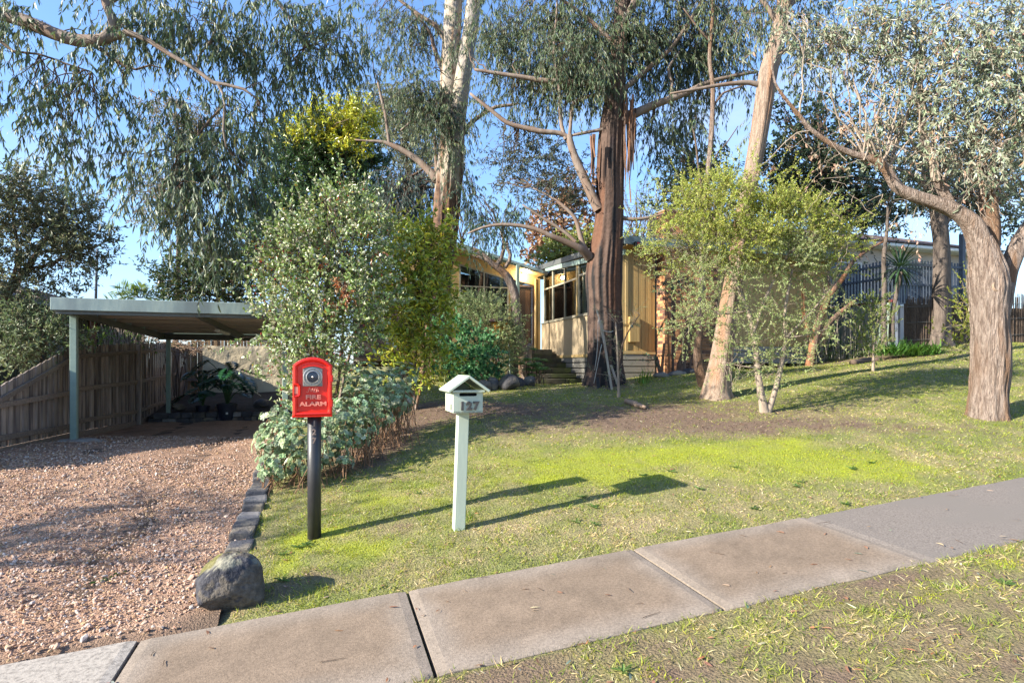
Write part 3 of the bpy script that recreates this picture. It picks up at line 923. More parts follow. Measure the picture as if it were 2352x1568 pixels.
# rear fence behind the rendered wall
g0 = base_uv(-2.5, 20.6)
rear = empty('paling_fence', g0, 'sunlit orange brown paling fence showing above the beige rendered wall', 'fence')
for i in range(44):
    u = -4.1 + i * 0.095
    top = 0.80 + 0.05 * math.sin((u + 4.1) * 1.1) + rs.uniform(-.012, .012)
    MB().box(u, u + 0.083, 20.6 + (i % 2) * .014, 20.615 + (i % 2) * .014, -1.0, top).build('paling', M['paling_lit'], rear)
for z in (-.4, .55):
    MB().box(-4.15, 0.1, 20.56, 20.598, z - .04, z + .04).build('rail', M['rail'], rear)

# beige rendered wall
rw = MB()
nx_, nz_ = 60, 26
w_u = np.linspace(-3.46, -0.2, nx_); w_z = np.linspace(-1.3, 0.622, nz_)
A, B = np.meshgrid(w_u, w_z, indexing='ij')
offs = 0.03 * fbm(np.stack([A * 3, B * 3, A * 0], -1), 4, 4)
offs[:, -1] += 0.012
pts = np.stack([A * CT - (19.4 + offs) * ST, A * ST + (19.4 + offs) * CT, B + (np.arange(nz_) == nz_ - 1) * 0.012 * np.sin(A * 9)], -1).reshape(-1, 3)
ii = np.arange(nx_ * nz_).reshape(nx_, nz_)
fs = [tuple(x) for x in np.stack([ii[:-1, :-1], ii[1:, :-1], ii[1:, 1:], ii[:-1, 1:]], -1).reshape(-1, 4)]
rw.add(pts, fs)
rw.box(-3.46, -0.2, 19.44, 19.62, -1.3, 0.618)
o = rw.build('rendered_wall', M['render_beige'], origin=UV(-1.8, 19.4, -1.2), smooth_=False)
tag(o, 'rough beige rendered garden wall behind the carport', 'wall')

# raised bed with a bluestone retaining wall
bu = np.linspace(-4.15, -0.2, 46); bv = np.linspace(16.46, 19.42, 34)
A, B = np.meshgrid(bu, bv, indexing='ij')
Z = -1.13 + (B - 16.5) / 2.9 * 0.36 + 0.05 * n2(A, B, 2.4, 41) - 0.10 * smooth(-A, 3.3, 4.1)
ii = np.arange(A.size).reshape(A.shape)
q = np.stack([ii[:-1, :-1], ii[1:, :-1], ii[1:, 1:], ii[:-1, 1:]], -1).reshape(-1, 4)
link('garden_bed', make_mesh('garden_bed', np.stack([A * CT - B * ST, A * ST + B * CT, Z], -1).reshape(-1, 3), q, M['soil'], True), kind='structure')
rt0 = base_uv(-2.2, 16.36)
ret = empty('retaining_wall', rt0, 'low bluestone block retaining wall at the end of the gravel driveway', 'retaining wall')
rs = np.random.default_rng(21)
for row in range(2):
    u = -4.1 + row * 0.12
    while u < -0.4:
        w = rs.uniform(0.19, 0.34)
        zb = -1.40 + row * 0.135
        b = MB()
        j = lambda: rs.uniform(-0.008, 0.008)
        b.hexa([UV(a + j(), c + j(), e + j()) for e in (zb, zb + 0.125) for a, c in ((u, 16.27), (u + w - .015, 16.27), (u + w - .015, 16.44), (u, 16.44))])
        b.build('stone', M['basalt'] if rs.random() < .75 else M['basalt_pale'], ret, bevel=0.014)
        u += w
for u, v, s, lab in ((-3.55, 16.75, .34, 'dark rock on the soil bed nearest the corner of the paling fence'), (-3.05, 16.9, .26, 'dark rock on the soil bed behind the smaller potted plant'), (-2.7, 17.2, .22, 'smallest dark rock on the soil bed behind the larger pot'),
                     (-1.6, 17.0, .46, 'largest dark rock on the soil bed under the beige wall'), (-1.1, 17.1, .42, 'dark rock on the soil bed beside the largest rock'), (-3.7, 17.3, .28, 'dark rock at the back of the soil bed against the fence')):
    p = UV(u, v, -1.10)
    o = rock('garden_rock', p, (s, s * .75, s * .6), int(s * 991), M['basalt'], s * 20)
    tag(o, lab, 'rock', 'rocks on the soil bed')

# ================================================================== bluestone edging of the drive
edge0 = base_uv(U_EDGE, 5.5)
edging = empty('stone_edging', edge0, 'row of squared bluestone blocks edging the gravel driveway beside the lawn', 'edging')
rs = np.random.default_rng(8)
v = 4.95
i = 0
while v < 11.6:
    L = rs.uniform(0.17, 0.33)
    b0 = base_uv(U_EDGE - 0.16, v)
    p = base_uv(U_EDGE + 0.10, v + L / 2)
    zt = max(p[2], b0[2]) + rs.uniform(0.005, 0.035)
    w = rs.uniform(0.17, 0.21)
    off = rs.uniform(-0.02, 0.02)
    b = MB()
    j = lambda: rs.uniform(-0.012, 0.012)
    b.hexa([UV(a + j(), c + j(), e + j()) for e in (zt - 0.30, zt) for a, c in ((U_EDGE - w + off, v), (U_EDGE + .03 + off, v + rs.uniform(-.01, .01)), (U_EDGE + .03 + off, v + L - .012), (U_EDGE - w + off, v + L - .012))])
    o = b.build('stone', M['basalt_pale'] if i in (6, 8, 14) else M['basalt'], edging, bevel=0.02, seg=2)
    v += L
    i += 1
bo = UV(-0.63, 4.72); zb = float(zground(*[np.array([x]) for x in bo[:2]])[0])
bl = rock('boulder', (bo[0] - .03, bo[1], zb - 0.06), (0.46, 0.38, 0.44), 23, attr_mat('lichen_boulder', 0.95, 30.0, 0.9, 0.6, 1.35, 0.02, 0.15, 40.0), 0.55, sub=5, hard=0.9, lo=0.78, boxy=3.2, flat=0.05, lichen=True)
tag(bl, 'big lichen topped bluestone boulder at the corner of gravel, lawn and footpath', 'boulder')

# ================================================================== the house
hb = base_uv(7.45, 13.9)
house = empty('house', hb, 'ochre timber and brick single storey house with flat roofs and stepped entry', 'house')
UW, VE, VF = 7.45, 19.9, 13.9         # side wall of the wing, entrance wall, front wall of the wing
LAND = 0.585

def eave_e(u):                        # underside of the raked eave over the entrance
    return 3.98 + (u - 4.1) / (7.3 - 4.1) * (3.22 - 3.98)

# entrance wall: boards with gaps left for windows and door
uA, zW1 = on_v(1054.6, 690, VE)
uB, _ = on_v(1168.5, 690, VE)
uD0, _ = on_v(1173.5, 660, VE)
uD1, zDh = on_v(1226, 660, VE)
sill_e = 1.75
openings = [(uA, uB, sill_e, 'w'), (uD0, uD1, LAND, 'd')]
def head_e(u):
    return eave_e(u) - 0.36
cut = sorted(set([2.4, 7.30] + [round(a, 4) for a in (uA, uB, uD0, uD1)]))
bw = 0.128
for a, b in zip(cut[:-1], cut[1:]):
    mid = (a + b) / 2
    op = next((o_ for o_ in openings if o_[0] - 1e-3 <= mid <= o_[1] + 1e-3), None)
    n = max(1, int(round((b - a) / bw)))
    for i in range(n):
        x0 = a + (b - a) * i / n + 0.0015
        x1 = a + (b - a) * (i + 1) / n - 0.0015
        spans = [(LAND - 0.5, None)] if op is None else ([(LAND - 0.5, op[2]), (None, None)] if op[3] == 'w' else [(None, None)])
        for z0, z1 in spans:
            zz0 = (head_e(x0), head_e(x1)) if z0 is None else (z0, z0)
            zz1 = (eave_e(x0) + .02, eave_e(x1) + .02) if z1 is None else (z1, z1)
            MB().box(x0, x1, VE, VE + 0.02, zz0, zz1).build('wall_board', M['ochre'], house)
MB().box(2.4, uA - .02, VE + .022, VE + .10, LAND - .5, 3.4).box(uD1 + .04, 7.3, VE + .022, VE + .10, LAND - .5, 3.1).build('wall_backing', M['ochre'], house)
MB().box(7.30, 7.40, VE - 0.03, VE + .02, LAND - .05, 3.18).build('corner_board', M['ochre_pale'], house, bevel=.004)
dp = MB()
dp.tube([UV(7.20, VE - .05, LAND - .2), UV(7.20, VE - .05, 3.15)], [.036, .036], 10)
dp.build('downpipe', M['ochre_pale'], house, smooth_=True)

def glass_mat():
    m, n, l, b = new_mat('window_glass')
    tr = n.new('ShaderNodeBsdfTransparent'); tr.inputs['Color'].default_value = (0.62, 0.66, 0.66, 1)
    gl = n.new('ShaderNodeBsdfGlossy'); gl.inputs['Roughness'].default_value = 0.015; gl.inputs['Color'].default_value = (0.9, 0.93, 0.95, 1)
    fr = n.new('ShaderNodeFresnel'); fr.inputs['IOR'].default_value = 1.75
    mx_ = n.new('ShaderNodeMixShader')
    l.new(fr.outputs[0], mx_.inputs[0]); l.new(tr.outputs[0], mx_.inputs[1]); l.new(gl.outputs[0], mx_.inputs[2])
    l.new(mx_.outputs[0], n['Material Output'].inputs['Surface'])
    return m
M['glass'] = glass_mat()

# entrance window: frame with a middle post and a transom, four panes
def bars_v(parent, name, segs, v0, v1, mat):
    for x0, x1, z0, z1 in segs:
        MB().box(x0, x1, v0, v1, z0, z1).build(name, mat, parent)

win = empty('window', UV(uA, VE, sill_e), None)
win.parent = house; win.location = win.location - house.location
fw = 0.05
uM, _ = on_v(1112, 650, VE)
uP, _ = on_v(1170, 650, VE)
zt_ = on_v(1112, 659, VE)[1]
fr_ = MB()
fr_.box(uA, uB, VE - .02, VE + .04, sill_e, sill_e + fw)
fr_.box(uA, uB, VE - .02, VE + .04, (head_e(uA) - fw, head_e(uB) - fw), (head_e(uA), head_e(uB)))
for x in (uA, uM - fw / 2, uB - fw):
    fr_.box(x, x + fw, VE - .018, VE + .038, sill_e + fw, (head_e(x) - fw, head_e(x + fw) - fw))
fr_.box(uA + fw, uM - fw / 2, VE - .016, VE + .036, zt_ - .02, zt_ + .02)
fr_.box(uM + fw / 2, uB - fw, VE - .016, VE + .036, zt_ - .02, zt_ + .02)
fr_.build('frame', M['frame'], win)
for x0, x1 in ((uA + fw, uM - fw / 2), (uM + fw / 2, uB - fw)):
    MB().box(x0, x1, VE + .008, VE + .014, sill_e + fw, zt_ - .02).build('pane', M['glass'], win)
    MB().box(x0, x1, VE + .008, VE + .014, zt_ + .02, (head_e(x0) - fw, head_e(x1) - fw)).build('pane', M['glass'], win)
cu = MB()
for x in np.arange(uA + .06, uA + 0.52, 0.07):
    cu.box(x, x + .055, VE + .14 + .02 * (int(x * 100) % 2), VE + .17 + .02 * (int(x * 100) % 2), sill_e, 2.85)
cu.build('curtain', M['curtain'], win)
# dim rooms behind the glass
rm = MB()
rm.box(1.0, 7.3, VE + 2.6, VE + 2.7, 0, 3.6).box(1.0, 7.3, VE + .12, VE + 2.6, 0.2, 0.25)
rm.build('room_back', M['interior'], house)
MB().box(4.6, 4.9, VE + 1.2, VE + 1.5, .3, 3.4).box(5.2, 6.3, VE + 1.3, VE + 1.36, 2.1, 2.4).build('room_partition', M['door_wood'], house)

# door with lattice screen, highlight window over it
dr = empty('door', UV(uD0, VE, LAND), None); dr.parent = house; dr.location = dr.location - house.location
df = MB()
dz = zDh
df.box(uD0, uD0 + .05, VE - .03, VE + .05, LAND, dz).box(uD1 - .05, uD1, VE - .03, VE + .05, LAND, dz).box(uD0, uD1, VE - .032, VE + .052, dz, dz + .06)
df.box(uD0, uD0 + .05, VE - .03, VE + .05, dz + .06, (head_e(uD0), head_e(uD0 + .05))).box(uD1 - .05, uD1, VE - .03, VE + .05, dz + .06, (head_e(uD1 - .05), head_e(uD1)))
df.box(uD0, uD1, VE - .031, VE + .051, (head_e(uD0) , head_e(uD1)), (head_e(uD0) + .03, head_e(uD1) + .03))
df.build('frame', M['door'], dr)
MB().box(uD0 + .05, uD1 - .05, VE + .06, VE + .09, LAND, dz).build('leaf', M['door'], dr)
MB().box(uD1 - .30, uD1 - .13, VE + .052, VE + .058, LAND + .12, dz - .1).build('timber_panel', M['door_wood'], dr)
MB().box(uD0 + .05, uD1 - .05, VE + .008, VE + .014, dz + .062, (head_e(uD0 + .05) - .002, head_e(uD1 - .05) - .002)).build('pane', M['glass'], dr)
lat = MB()
w_, h_ = uD1 - uD0 - .1, dz - LAND
for s in (1, -1):
    for c in np.arange(-h_ / 1.3, w_ + h_ / 1.3, 0.085):
        # diagonal bar clipped to the door
        pts = []
        for tt in np.linspace(0, h_, 40):
            x = c + (tt / 1.3 if s > 0 else (h_ - tt) / 1.3) - (0 if s > 0 else 0)
            if 0 <= x <= w_: pts.append((x, tt))
        if len(pts) < 2: continue
        (xa, ta), (xb, tb) = pts[0], pts[-1]
        if abs(tb - ta) < .02: continue
        d = .007
        y = VE + .0 + (.004 if s > 0 else .010)
        lat.hexa([UV(uD0 + .05 + xa - d, y, LAND + ta), UV(uD0 + .05 + xa + d, y, LAND + ta), UV(uD0 + .05 + xa + d, y + .005, LAND + ta), UV(uD0 + .05 + xa - d, y + .005, LAND + ta),
                  UV(uD0 + .05 + xb - d, y, LAND + tb), UV(uD0 + .05 + xb + d, y, LAND + tb), UV(uD0 + .05 + xb + d, y + .005, LAND + tb), UV(uD0 + .05 + xb - d, y + .005, LAND + tb)])
lat.build('lattice_screen', M['mesh_metal'], dr)
MB().box(uP - .05, uP + .05, VE - 1.0, VE - .9, -0.3, eave_e(uP) - .02).build('porch_post', M['sage'], house, bevel=.005)

# entrance roof with raked sage fascia and gutter
VO = VE - 0.75
MB().hexa([UV(2.3, VO + .03, eave_e(2.3) + .03), UV(7.42, VO + .03, eave_e(7.42) + .03), UV(7.42, VE + 3, eave_e(7.42) + .03), UV(2.3, VE + 3, eave_e(2.3) + .03),
           UV(2.3, VO + .03, eave_e(2.3) + .13), UV(7.42, VO + .03, eave_e(7.42) + .13), UV(7.42, VE + 3, eave_e(7.42) + .13), UV(2.3, VE + 3, eave_e(2.3) + .13)]).build('roof_sheet', M['roofing'], house)
fa_l = eave_e(0.4)
MB().box(2.3, 7.0, VO, VO + .028, (eave_e(2.3) - .03, eave_e(7.0) - .02), (eave_e(2.3) + .22, eave_e(7.0) + .12)).build('fascia', M['sage'], house)
MB().box(5.2, 7.2, VO - .10, VO - .002, (eave_e(5.2) + .03, eave_e(7.2) + .0), (eave_e(5.2) + .11, eave_e(7.2) + .08)).build('gutter', M['sage_worn'], house, bevel=.01)
MB().box(2.3, 7.3, VO + .03, VE - .002, (eave_e(2.3) + .0, eave_e(7.3) + .0), (eave_e(2.3) + .02, eave_e(7.3) + .02)).build('soffit', M['ochre'], house)
# porch light: a lit globe under the eave
pl = on_v(1202, 632, VE - .1)
MB().box(pl[0] - .03, pl[0] + .03, VE - .12, VE - .03, pl[1] + .02, pl[1] + .06).build('lamp_bracket', M['white'], house)
me_, n_, l_, b_ = new_mat('lit_globe')
b_.inputs['Emission Color'].default_value = (1.0, 0.86, 0.62, 1)
b_.inputs['Emission Strength'].default_value = 18
bm = bmesh.new(); bmesh.ops.create_icosphere(bm, subdivisions=2, radius=.062)
gm = bpy.data.meshes.new('lamp_globe'); bm.to_mesh(gm); bm.free(); gm.materials.append(me_)
link('lamp_globe', gm, house, np.array(UV(pl[0], VE - .12, pl[1] - .03)) - np.array(house.location))
pld = bpy.data.lights.new('porch_lamp', 'POINT'); pld.energy = 14; pld.color = (1, .84, .6); pld.shadow_soft_size = .06
plo = bpy.data.objects.new('porch_lamp', pld); COL.objects.link(plo); plo.location = Vector(UV(pl[0], VE - .32, pl[1] - .05).tolist())

# ---- the wing: side wall
base_z, sill_w = 0.38, 1.56
def fas_top(v): return 3.06 + (v - 13.9) / 5.4 * 0.42
def fas_bot(v): return fas_top(v) - 0.145
MB().boxv(UW, UW + .12, VF + .12, VE - .002, base_z, sill_w - .03).build('wall', M['render_tan'], house)
MB().boxv(UW - .025, UW + .10, VF + .1, VE - .01, base_z - .09, base_z - .002).build('bearer', M['ochre_pale'], house, bevel=.004)
MB().boxv(UW - .04, UW + .10, VF + .9, VE - .03, sill_w - .028, sill_w).build('window_sill', M['frame'], house)
MB().boxv(UW - .10, UW - .03, VF - .3, VE - .62, (fas_bot(VF - .3), fas_bot(VE - .62)), (fas_top(VF - .3), fas_top(VE - .62))).build('side_fascia', M['sage'], house)
MB().boxv(UW - .02, UW + .10, VF + .12, VE - .002, (fas_bot(VF) + .01, fas_bot(VE) + .01), (3.3, 3.62)).build('wall_head', M['ochre'], house)
def win_side(cols, z0, ztr, lab=None):
    w = empty('window', UV(UW, cols[0], z0), None); w.parent = house; w.location = w.location - house.location
    fr = MB()
    hi = lambda v: fas_bot(v) + .005
    vs_ = sorted(cols)
    a, b = vs_[0], vs_[-1]
    for v in vs_:
        fr.boxv(UW - .02, UW + .05, v - .032, v + .032, z0 + .001, (hi(v - .032), hi(v + .032)))
    for x0, x1 in zip(vs_[:-1], vs_[1:]):
        fr.boxv(UW - .018, UW + .048, x0 + .033, x1 - .033, z0 + .002, z0 + .052)
        fr.boxv(UW - .018, UW + .048, x0 + .033, x1 - .033, ztr - .028, ztr + .028)
    fr.build('frame', M['frame'], w)
    for x0, x1 in zip(vs_[:-1], vs_[1:]):
        MB().boxv(UW + .014, UW + .02, x0 + .033, x1 - .033, z0 + .053, ztr - .029).build('pane', M['glass'], w)
        MB().boxv(UW + .014, UW + .02, x0 + .033, x1 - .033, ztr + .029, (hi(x0), hi(x1))).build('pane', M['glass'], w)
    return w
pv = lambda px: on_u(px, 700, UW)[0]
win_side([pv(1250.5), pv(1270), pv(1297.5), pv(1325)], sill_w, 2.74)
win_side([pv(1330), pv(1358), pv(1385), pv(1408)], sill_w, 2.80)
MB().boxv(UW - .03, UW + .06, pv(1328.5) + .01, pv(1326.5) - .01 + .06, sill_w, 3.2).build('rafter_end', M['ochre_pale'], house)
cu = MB()
for v in np.arange(pv(1269), pv(1252), .09):
    cu.boxv(UW + .22, UW + .25 + .02 * (int(v * 100) % 2), v, v + .07, sill_w, 2.7)
for v in np.arange(pv(1322), pv(1310), .09):
    cu.boxv(UW + .22, UW + .25 + .02 * (int(v * 100) % 2), v, v + .07, sill_w, 2.7)
cu.build('curtain', M['curtain'], house)
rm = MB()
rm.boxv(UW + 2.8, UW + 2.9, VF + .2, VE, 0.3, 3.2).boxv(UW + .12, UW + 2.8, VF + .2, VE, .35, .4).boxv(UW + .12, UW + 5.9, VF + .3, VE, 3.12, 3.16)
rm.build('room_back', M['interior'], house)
# base boards under the side wall
rs = np.random.default_rng(31)
for k in range(5):
    zt = base_z - .10 - k * .165
    for a, b in ((VF + .05, 16.2), (16.21, 18.2), (18.21, VE - .9)):
        MB().boxv(UW + .02, UW + .045, a, b - .01, zt - .135, zt).build('base_board', M['base_slat'], house)
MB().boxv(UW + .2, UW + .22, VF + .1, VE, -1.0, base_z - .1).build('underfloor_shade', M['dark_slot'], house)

# ---- the wing: front wall with vertical boards
u1440 = on_v(1441.5, 700, VF)[0]
u1504 = on_v(1504, 700, VF)[0]
zf0 = 0.42
uC0 = on_v(1421, 700, VF)[0]
MB().box(UW - .03, (UW + u1440) / 2 - .003, VF - .02, VF + .10, zf0, 3.12).build('corner_board', M['ochre_pale'], house, bevel=.006)
MB().box((UW + u1440) / 2 + .003, u1440, VF - .035, VF + .09, zf0, 3.12).build('corner_board', M['ochre_pale'], house, bevel=.006)
n = 8
for i in range(n):
    a = u1440 + (u1504 - u1440) * i / n + .003
    b = u1440 + (u1504 - u1440) * (i + 1) / n - .003
    MB().box(a, b, VF - .012 + .004 * (i % 2), VF + .02, zf0, 3.12).build('wall_board', M['ochre'], house)
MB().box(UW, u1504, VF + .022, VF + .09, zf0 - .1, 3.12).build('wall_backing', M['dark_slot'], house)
MB().box(UW - .03, u1504, VF - .04, VF + .02, zf0 - .085, zf0 - .003).build('bearer', M['ochre_pale'], house, bevel=.004)
for k in range(4):
    zt = zf0 - .092 - k * .165
    MB().box(UW - .03, u1504 - .23, VF - .02, VF + .005, zt - .14, zt).build('base_board', M['base_slat'], house)
    MB().box(u1504 - .225, u1504 - .004, VF - .016, VF + .009, zt - .14, zt).build('base_board', M['base_slat'], house)
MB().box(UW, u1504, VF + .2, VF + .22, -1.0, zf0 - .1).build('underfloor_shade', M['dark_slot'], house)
# beyond the chimney
for i in range(34):
    a = 10.22 + i * .118
    MB().box(a, a + .112, VF, VF + .02, .62, 3.12).build('wall_board', M['ochre'], house)
MB().box(10.2, 14.25, VF + .022, VF + .12, .2, 3.12).build('wall_backing', M['ochre'], house)
MB().box(14.24, 14.30, VF - .02, 19.9, .3, 3.12).build('end_wall', M['ochre_pale'], house)
for k in range(3):
    MB().box(10.2, 14.23, VF - .01, VF + .015, .60 - (k + 1) * .165, .60 - k * .165 - .02).build('base_board', M['base_slat'], house)
# roof of the wing: thin slab with a deep front fascia
MB().boxv(UW - .12, 14.6, VF - .52, VE + 3, (3.16, 3.62), (3.34, 3.78)).build('roof_sheet', M['roofing'], house)
ff_l = on_v(1428, 553, VF - .55)
MB().box(UW - .2, 14.65, VF - .55, VF - .522, 3.12, 3.33).build('front_fascia', M['sage_worn'], house)
MB().box(UW - .1, 14.5, VF - .51, VF - .022, 3.105, 3.125).build('soffit', M['ochre'], house)
# small black sensor lamp on the fascia
sb = on_v(1462.5, 562, VF - .6)
sl = MB(); sl.box(sb[0] - .07, sb[0] + .07, VF - .66, VF - .552, sb[1] - .10, sb[1] + .07)
sl.build('sensor_lamp', M['black_plastic'], house, bevel=.01)
MB().box(sb[0] - .02, sb[0] + .06, VF - .672, VF - .662, sb[1] + .01, sb[1] + .05).build('sensor_window', M['red_dark'], house)
# meter box with a round sticker
ma, mb_ = on_v(1446, 740, VF - .1), on_v(1468, 785, VF - .1)
for i in range(3):
    a = ma[0] + (mb_[0] - ma[0]) * i / 3
    MB().box(a, a + (mb_[0] - ma[0]) / 3 - .006, VF - .13, VF - .016, mb_[1], on_v(1446, 728, VF)[1]).build('meter_box_board', M['ochre'], house)
sc_ = on_v(1450.7, 748.6, VF - .13)
stk = MB()
ring = [UV(sc_[0] + .033 * math.cos(t), VF - .134, sc_[1] + .033 * math.sin(t)) for t in np.linspace(0, 2 * np.pi, 20, endpoint=False)]
stk.prism(ring, UV(0, .003))
stk.build('sticker', M['teal'], house)
stk = MB()
for dx in (-.012, .009):
    stk.box(sc_[0] + dx - .008, sc_[0] + dx + .008, VF - .1365, VF - .1345, sc_[1] - .008, sc_[1] + .010)
stk.build('sticker_letters', M['white'], house)

# ---- brick chimney, brick by brick
ch0 = base_uv(8.5, 13.55)
CU0, CU1, CV0 = 8.50, 10.16, 13.50
MB().box(CU0 + .012, CU1 - .012, CV0 + .012, VF + .5, -.5, 4.15).build('chimney_core', M['mortar'], house)
rs = np.random.default_rng(77)
bl_, bh_, jt = 0.225, 0.072, 0.010
def brick_mesh(name, w, mat):
    m = MB()
    m.hexa([np.array(c) for c in ((0, 0, 0), (w, 0, 0), (w, .09, 0), (0, .09, 0), (0, 0, bh_), (w, 0, bh_), (w, .09, bh_), (0, .09, bh_))])
    v = np.concatenate(m.v)
    me = make_mesh(name, v, m.f, mat)
    bm = bmesh.new(); bm.from_mesh(me); bmesh.ops.recalc_face_normals(bm, faces=bm.faces)
    bmesh.ops.bevel(bm, geom=bm.edges[:], offset=.005, segments=1, affect='EDGES')
    bm.to_mesh(me); bm.free()
    return me
bm_s = {}
stuff = MB(); stuff_d = MB()
count = 0
z = -.46
row = 0
while z < 4.1:
    u = CU0
    half = (row % 2)
    items = []
    first = True
    while u < CU1 - .03:
        w = bl_ if not (first and half) else .108
        w = min(w, CU1 - u)
        items.append(('f', u, w))
        u += w + jt
        first = False
    # return face towards the entrance
    v = CV0 + (.0 if half else .10)
    while v < VF - .02:
        w = min(bl_, VF - .012 - v)
        if w > .03: items.append(('s', v, w))
        v += w + jt
    for kind_, a, w in items:
        dark = rs.random() < (.42 if kind_ == 's' else .24)
        mk = 'brick_dark' if dark else 'brick'
        prot = rs.uniform(-.003, .003)
        if kind_ == 'f':
            org, yaw = UV(a, CV0 + prot, z), TH
        else:
            org, yaw = UV(CU0 + prot, a + w, z), TH - math.pi / 2
        if count < 300 and z > -.3:
            key = (round(w, 3), mk)
            if key not in bm_s: bm_s[key] = brick_mesh('brick', w, M[mk])
            o = link('brick', bm_s[key], house, org - np.array(house.location))
            o.rotation_euler = (0, 0, yaw)
            count += 1
        else:
            c, s = math.cos(yaw), math.sin(yaw)
            bx = [np.array([org[0] + x * c - y * s, org[1] + x * s + y * c, org[2] + zz]) for zz in (0, bh_) for x, y in ((0, 0), (w, 0), (w, .09), (0, .09))]
            (stuff_d if dark else stuff).hexa(bx)
    z += bh_ + jt
    row += 1
stuff.build('upper_bricks', M['brick'], house, kind='stuff')
stuff_d.build('upper_dark_bricks', M['brick_dark'], house, kind='stuff')
cb = MB()
cb.tube([UV(8.70, CV0 - .012, -.02 + .35), UV(8.70, CV0 - .012, 3.2)], [.007, .007], 6)
cb.tube([UV(8.70, CV0 - .012, .33), UV(8.55, CV0 - .02, .30), UV(8.36, VF - .03, .33)], [.007] * 3, 6)
cb.build('cable', M['black_plastic'], house)

# ---- steps up to the door
s0 = base_uv(6.6, 16.1)
steps = empty('garden_steps', s0, 'mossy sleeper steps climbing to the front door beside the tan wall', 'steps')
rs = np.random.default_rng(41)
tops = np.linspace(-.36, LAND, 7)
for k in range(7):
    v = 16.15 + k * .40
    zt = tops[k]
    left = 5.55 + (.0 if k else .3)
    right = 7.34
    n = 2 if k else 3
    cuts_ = [left] + sorted(rs.uniform(left + .5, right - .4, n - 1).tolist()) + [right]
    for a, b in zip(cuts_[:-1], cuts_[1:]):
        j = lambda: rs.uniform(-.012, .012)
        m = MB()
        m.hexa([UV(x + (.004 if x == a else -.004), y + j(), e + j()) for e in (zt - .145, zt) for x, y in ((a, v), (b, v), (b, v + .24), (a, v + .24))])
        m.build('sleeper', M['sleeper'], steps, bevel=.014, seg=2)
    MB().box(left + .01, right - .01, v + .22, v + .66, zt - .34, zt - .02).build('tread', M['sleeper'], steps)
MB().box(4.9, 7.34, 18.80, VE - .01, LAND - .16, LAND - .012).build('landing', M['sleeper'], steps, bevel=.01)
# ================================================================== neighbour on the far side of the paling fence
NU = -6.9
nh0 = base_uv(NU, 17)
nb = empty('neighbour_house', nh0, 'olive boarded neighbouring house with tiled roof behind the paling fence', 'house')
MB().box(NU - 6, NU - .03, 13.5, 27, -1.4, 1.5).build('wall', M['dark_green_board'], nb)
for i in range(88):
    v = 13.55 + i * .152
    MB().box(NU - .028, NU - .012, v, v + .135, -1.2, 1.46).build('wall_board', M['dark_green_board'], nb)
    MB().box(NU - .012, NU + .012, v + .135, v + .150, -1.2, 1.455).build('batten', M['dark_green_board'], nb)
wv0, wz1 = on_u(108, 742, NU); wv1, _ = on_u(153, 745, NU)
w = empty('window', UV(NU, wv0, .4)); w.parent = nb; w.location = w.location - nb.location
fr = MB()
fr.boxv(NU + .014, NU + .06, wv0 - .06, wv1 + .06, wz1, wz1 + .06).boxv(NU + .014, NU + .06, wv0 - .06, wv0, -.1, wz1).boxv(NU + .014, NU + .06, wv1, wv1 + .06, -.1, wz1)
fr.build('frame', M['frame'], w)
for k in range(16):
    z = .1 + k * .05
    if z + .05 > wz1: break
    MB().boxv(NU + .016, NU + .024, wv0, wv1, z, z + .042).build('blind_slat', M['blind'], w)
MB().box(NU + .014, NU + .03, wv1 + 1.6, wv1 + 2.2, -.3, 1.4).build('shade_curtain', M['rust_cloth'], nb)
MB().box(NU - .01, NU + .05, wv1 + 2.22, wv1 + 2.34, -1.2, 1.45).build('corner_post', M['dark_slot'], nb)
EV = NU + .42
MB().box(EV - .02, EV + .10, 13.2, 27.5, 1.46, 1.58).build('gutter', M['steel_blue'], nb, bevel=.02)
MB().box(NU - .0, EV - .02, 13.3, 27.4, 1.47, 1.49).build('soffit', M['under'], nb)
# hipped roof laid with tile courses
RZ = 1.60
ridge_u, ridge_z = NU - 4.2, 3.12
rf = MB()
rf.add([UV(EV, 13.2, RZ - .02), UV(EV, 27.5, RZ - .02), UV(ridge_u, 24.2, ridge_z), UV(ridge_u, 16, ridge_z), UV(NU - 8.6, 13.2, RZ - .02), UV(NU - 8.6, 27.5, RZ - .02)],
       [(0, 1, 2, 3), (3, 2, 5, 4), (1, 5, 2), (0, 3, 4)])
rf.build('roof', M['tile'], nb)
tw, th_ = .28, .36
slope_len = math.hypot(EV - ridge_u, ridge_z - RZ)
ncr = int(slope_len / th_)
tiles = MB(); tcount = 0
tm = None
sl = (ridge_z - RZ) / (EV - ridge_u)
def tile_mesh():
    m = MB(); n = 6
    xs = np.linspace(0, tw, n)
    zz = .028 * np.sin(xs / tw * 2 * np.pi)
    v = []
    for y, dz in ((0, .022), (th_ * 1.08, -.012)):
        for t in (0, -.016):
            for x, q in zip(xs, zz):
                v.append((x, y, q + dz + t))
    f = []
    for i in range(n - 1):
        f += [(i, i + 1, 2 * n + i + 1, 2 * n + i), (n + i, 3 * n + i, 3 * n + i + 1, n + i + 1), (i, n + i, n + i + 1, i + 1), (2 * n + i, 2 * n + i + 1, 3 * n + i + 1, 3 * n + i)]
    return make_mesh('roof_tile', v, f, M['tile_pale'], True)
tmesh = tile_mesh()
pitch = math.atan(sl)
ang = TH + math.pi / 2
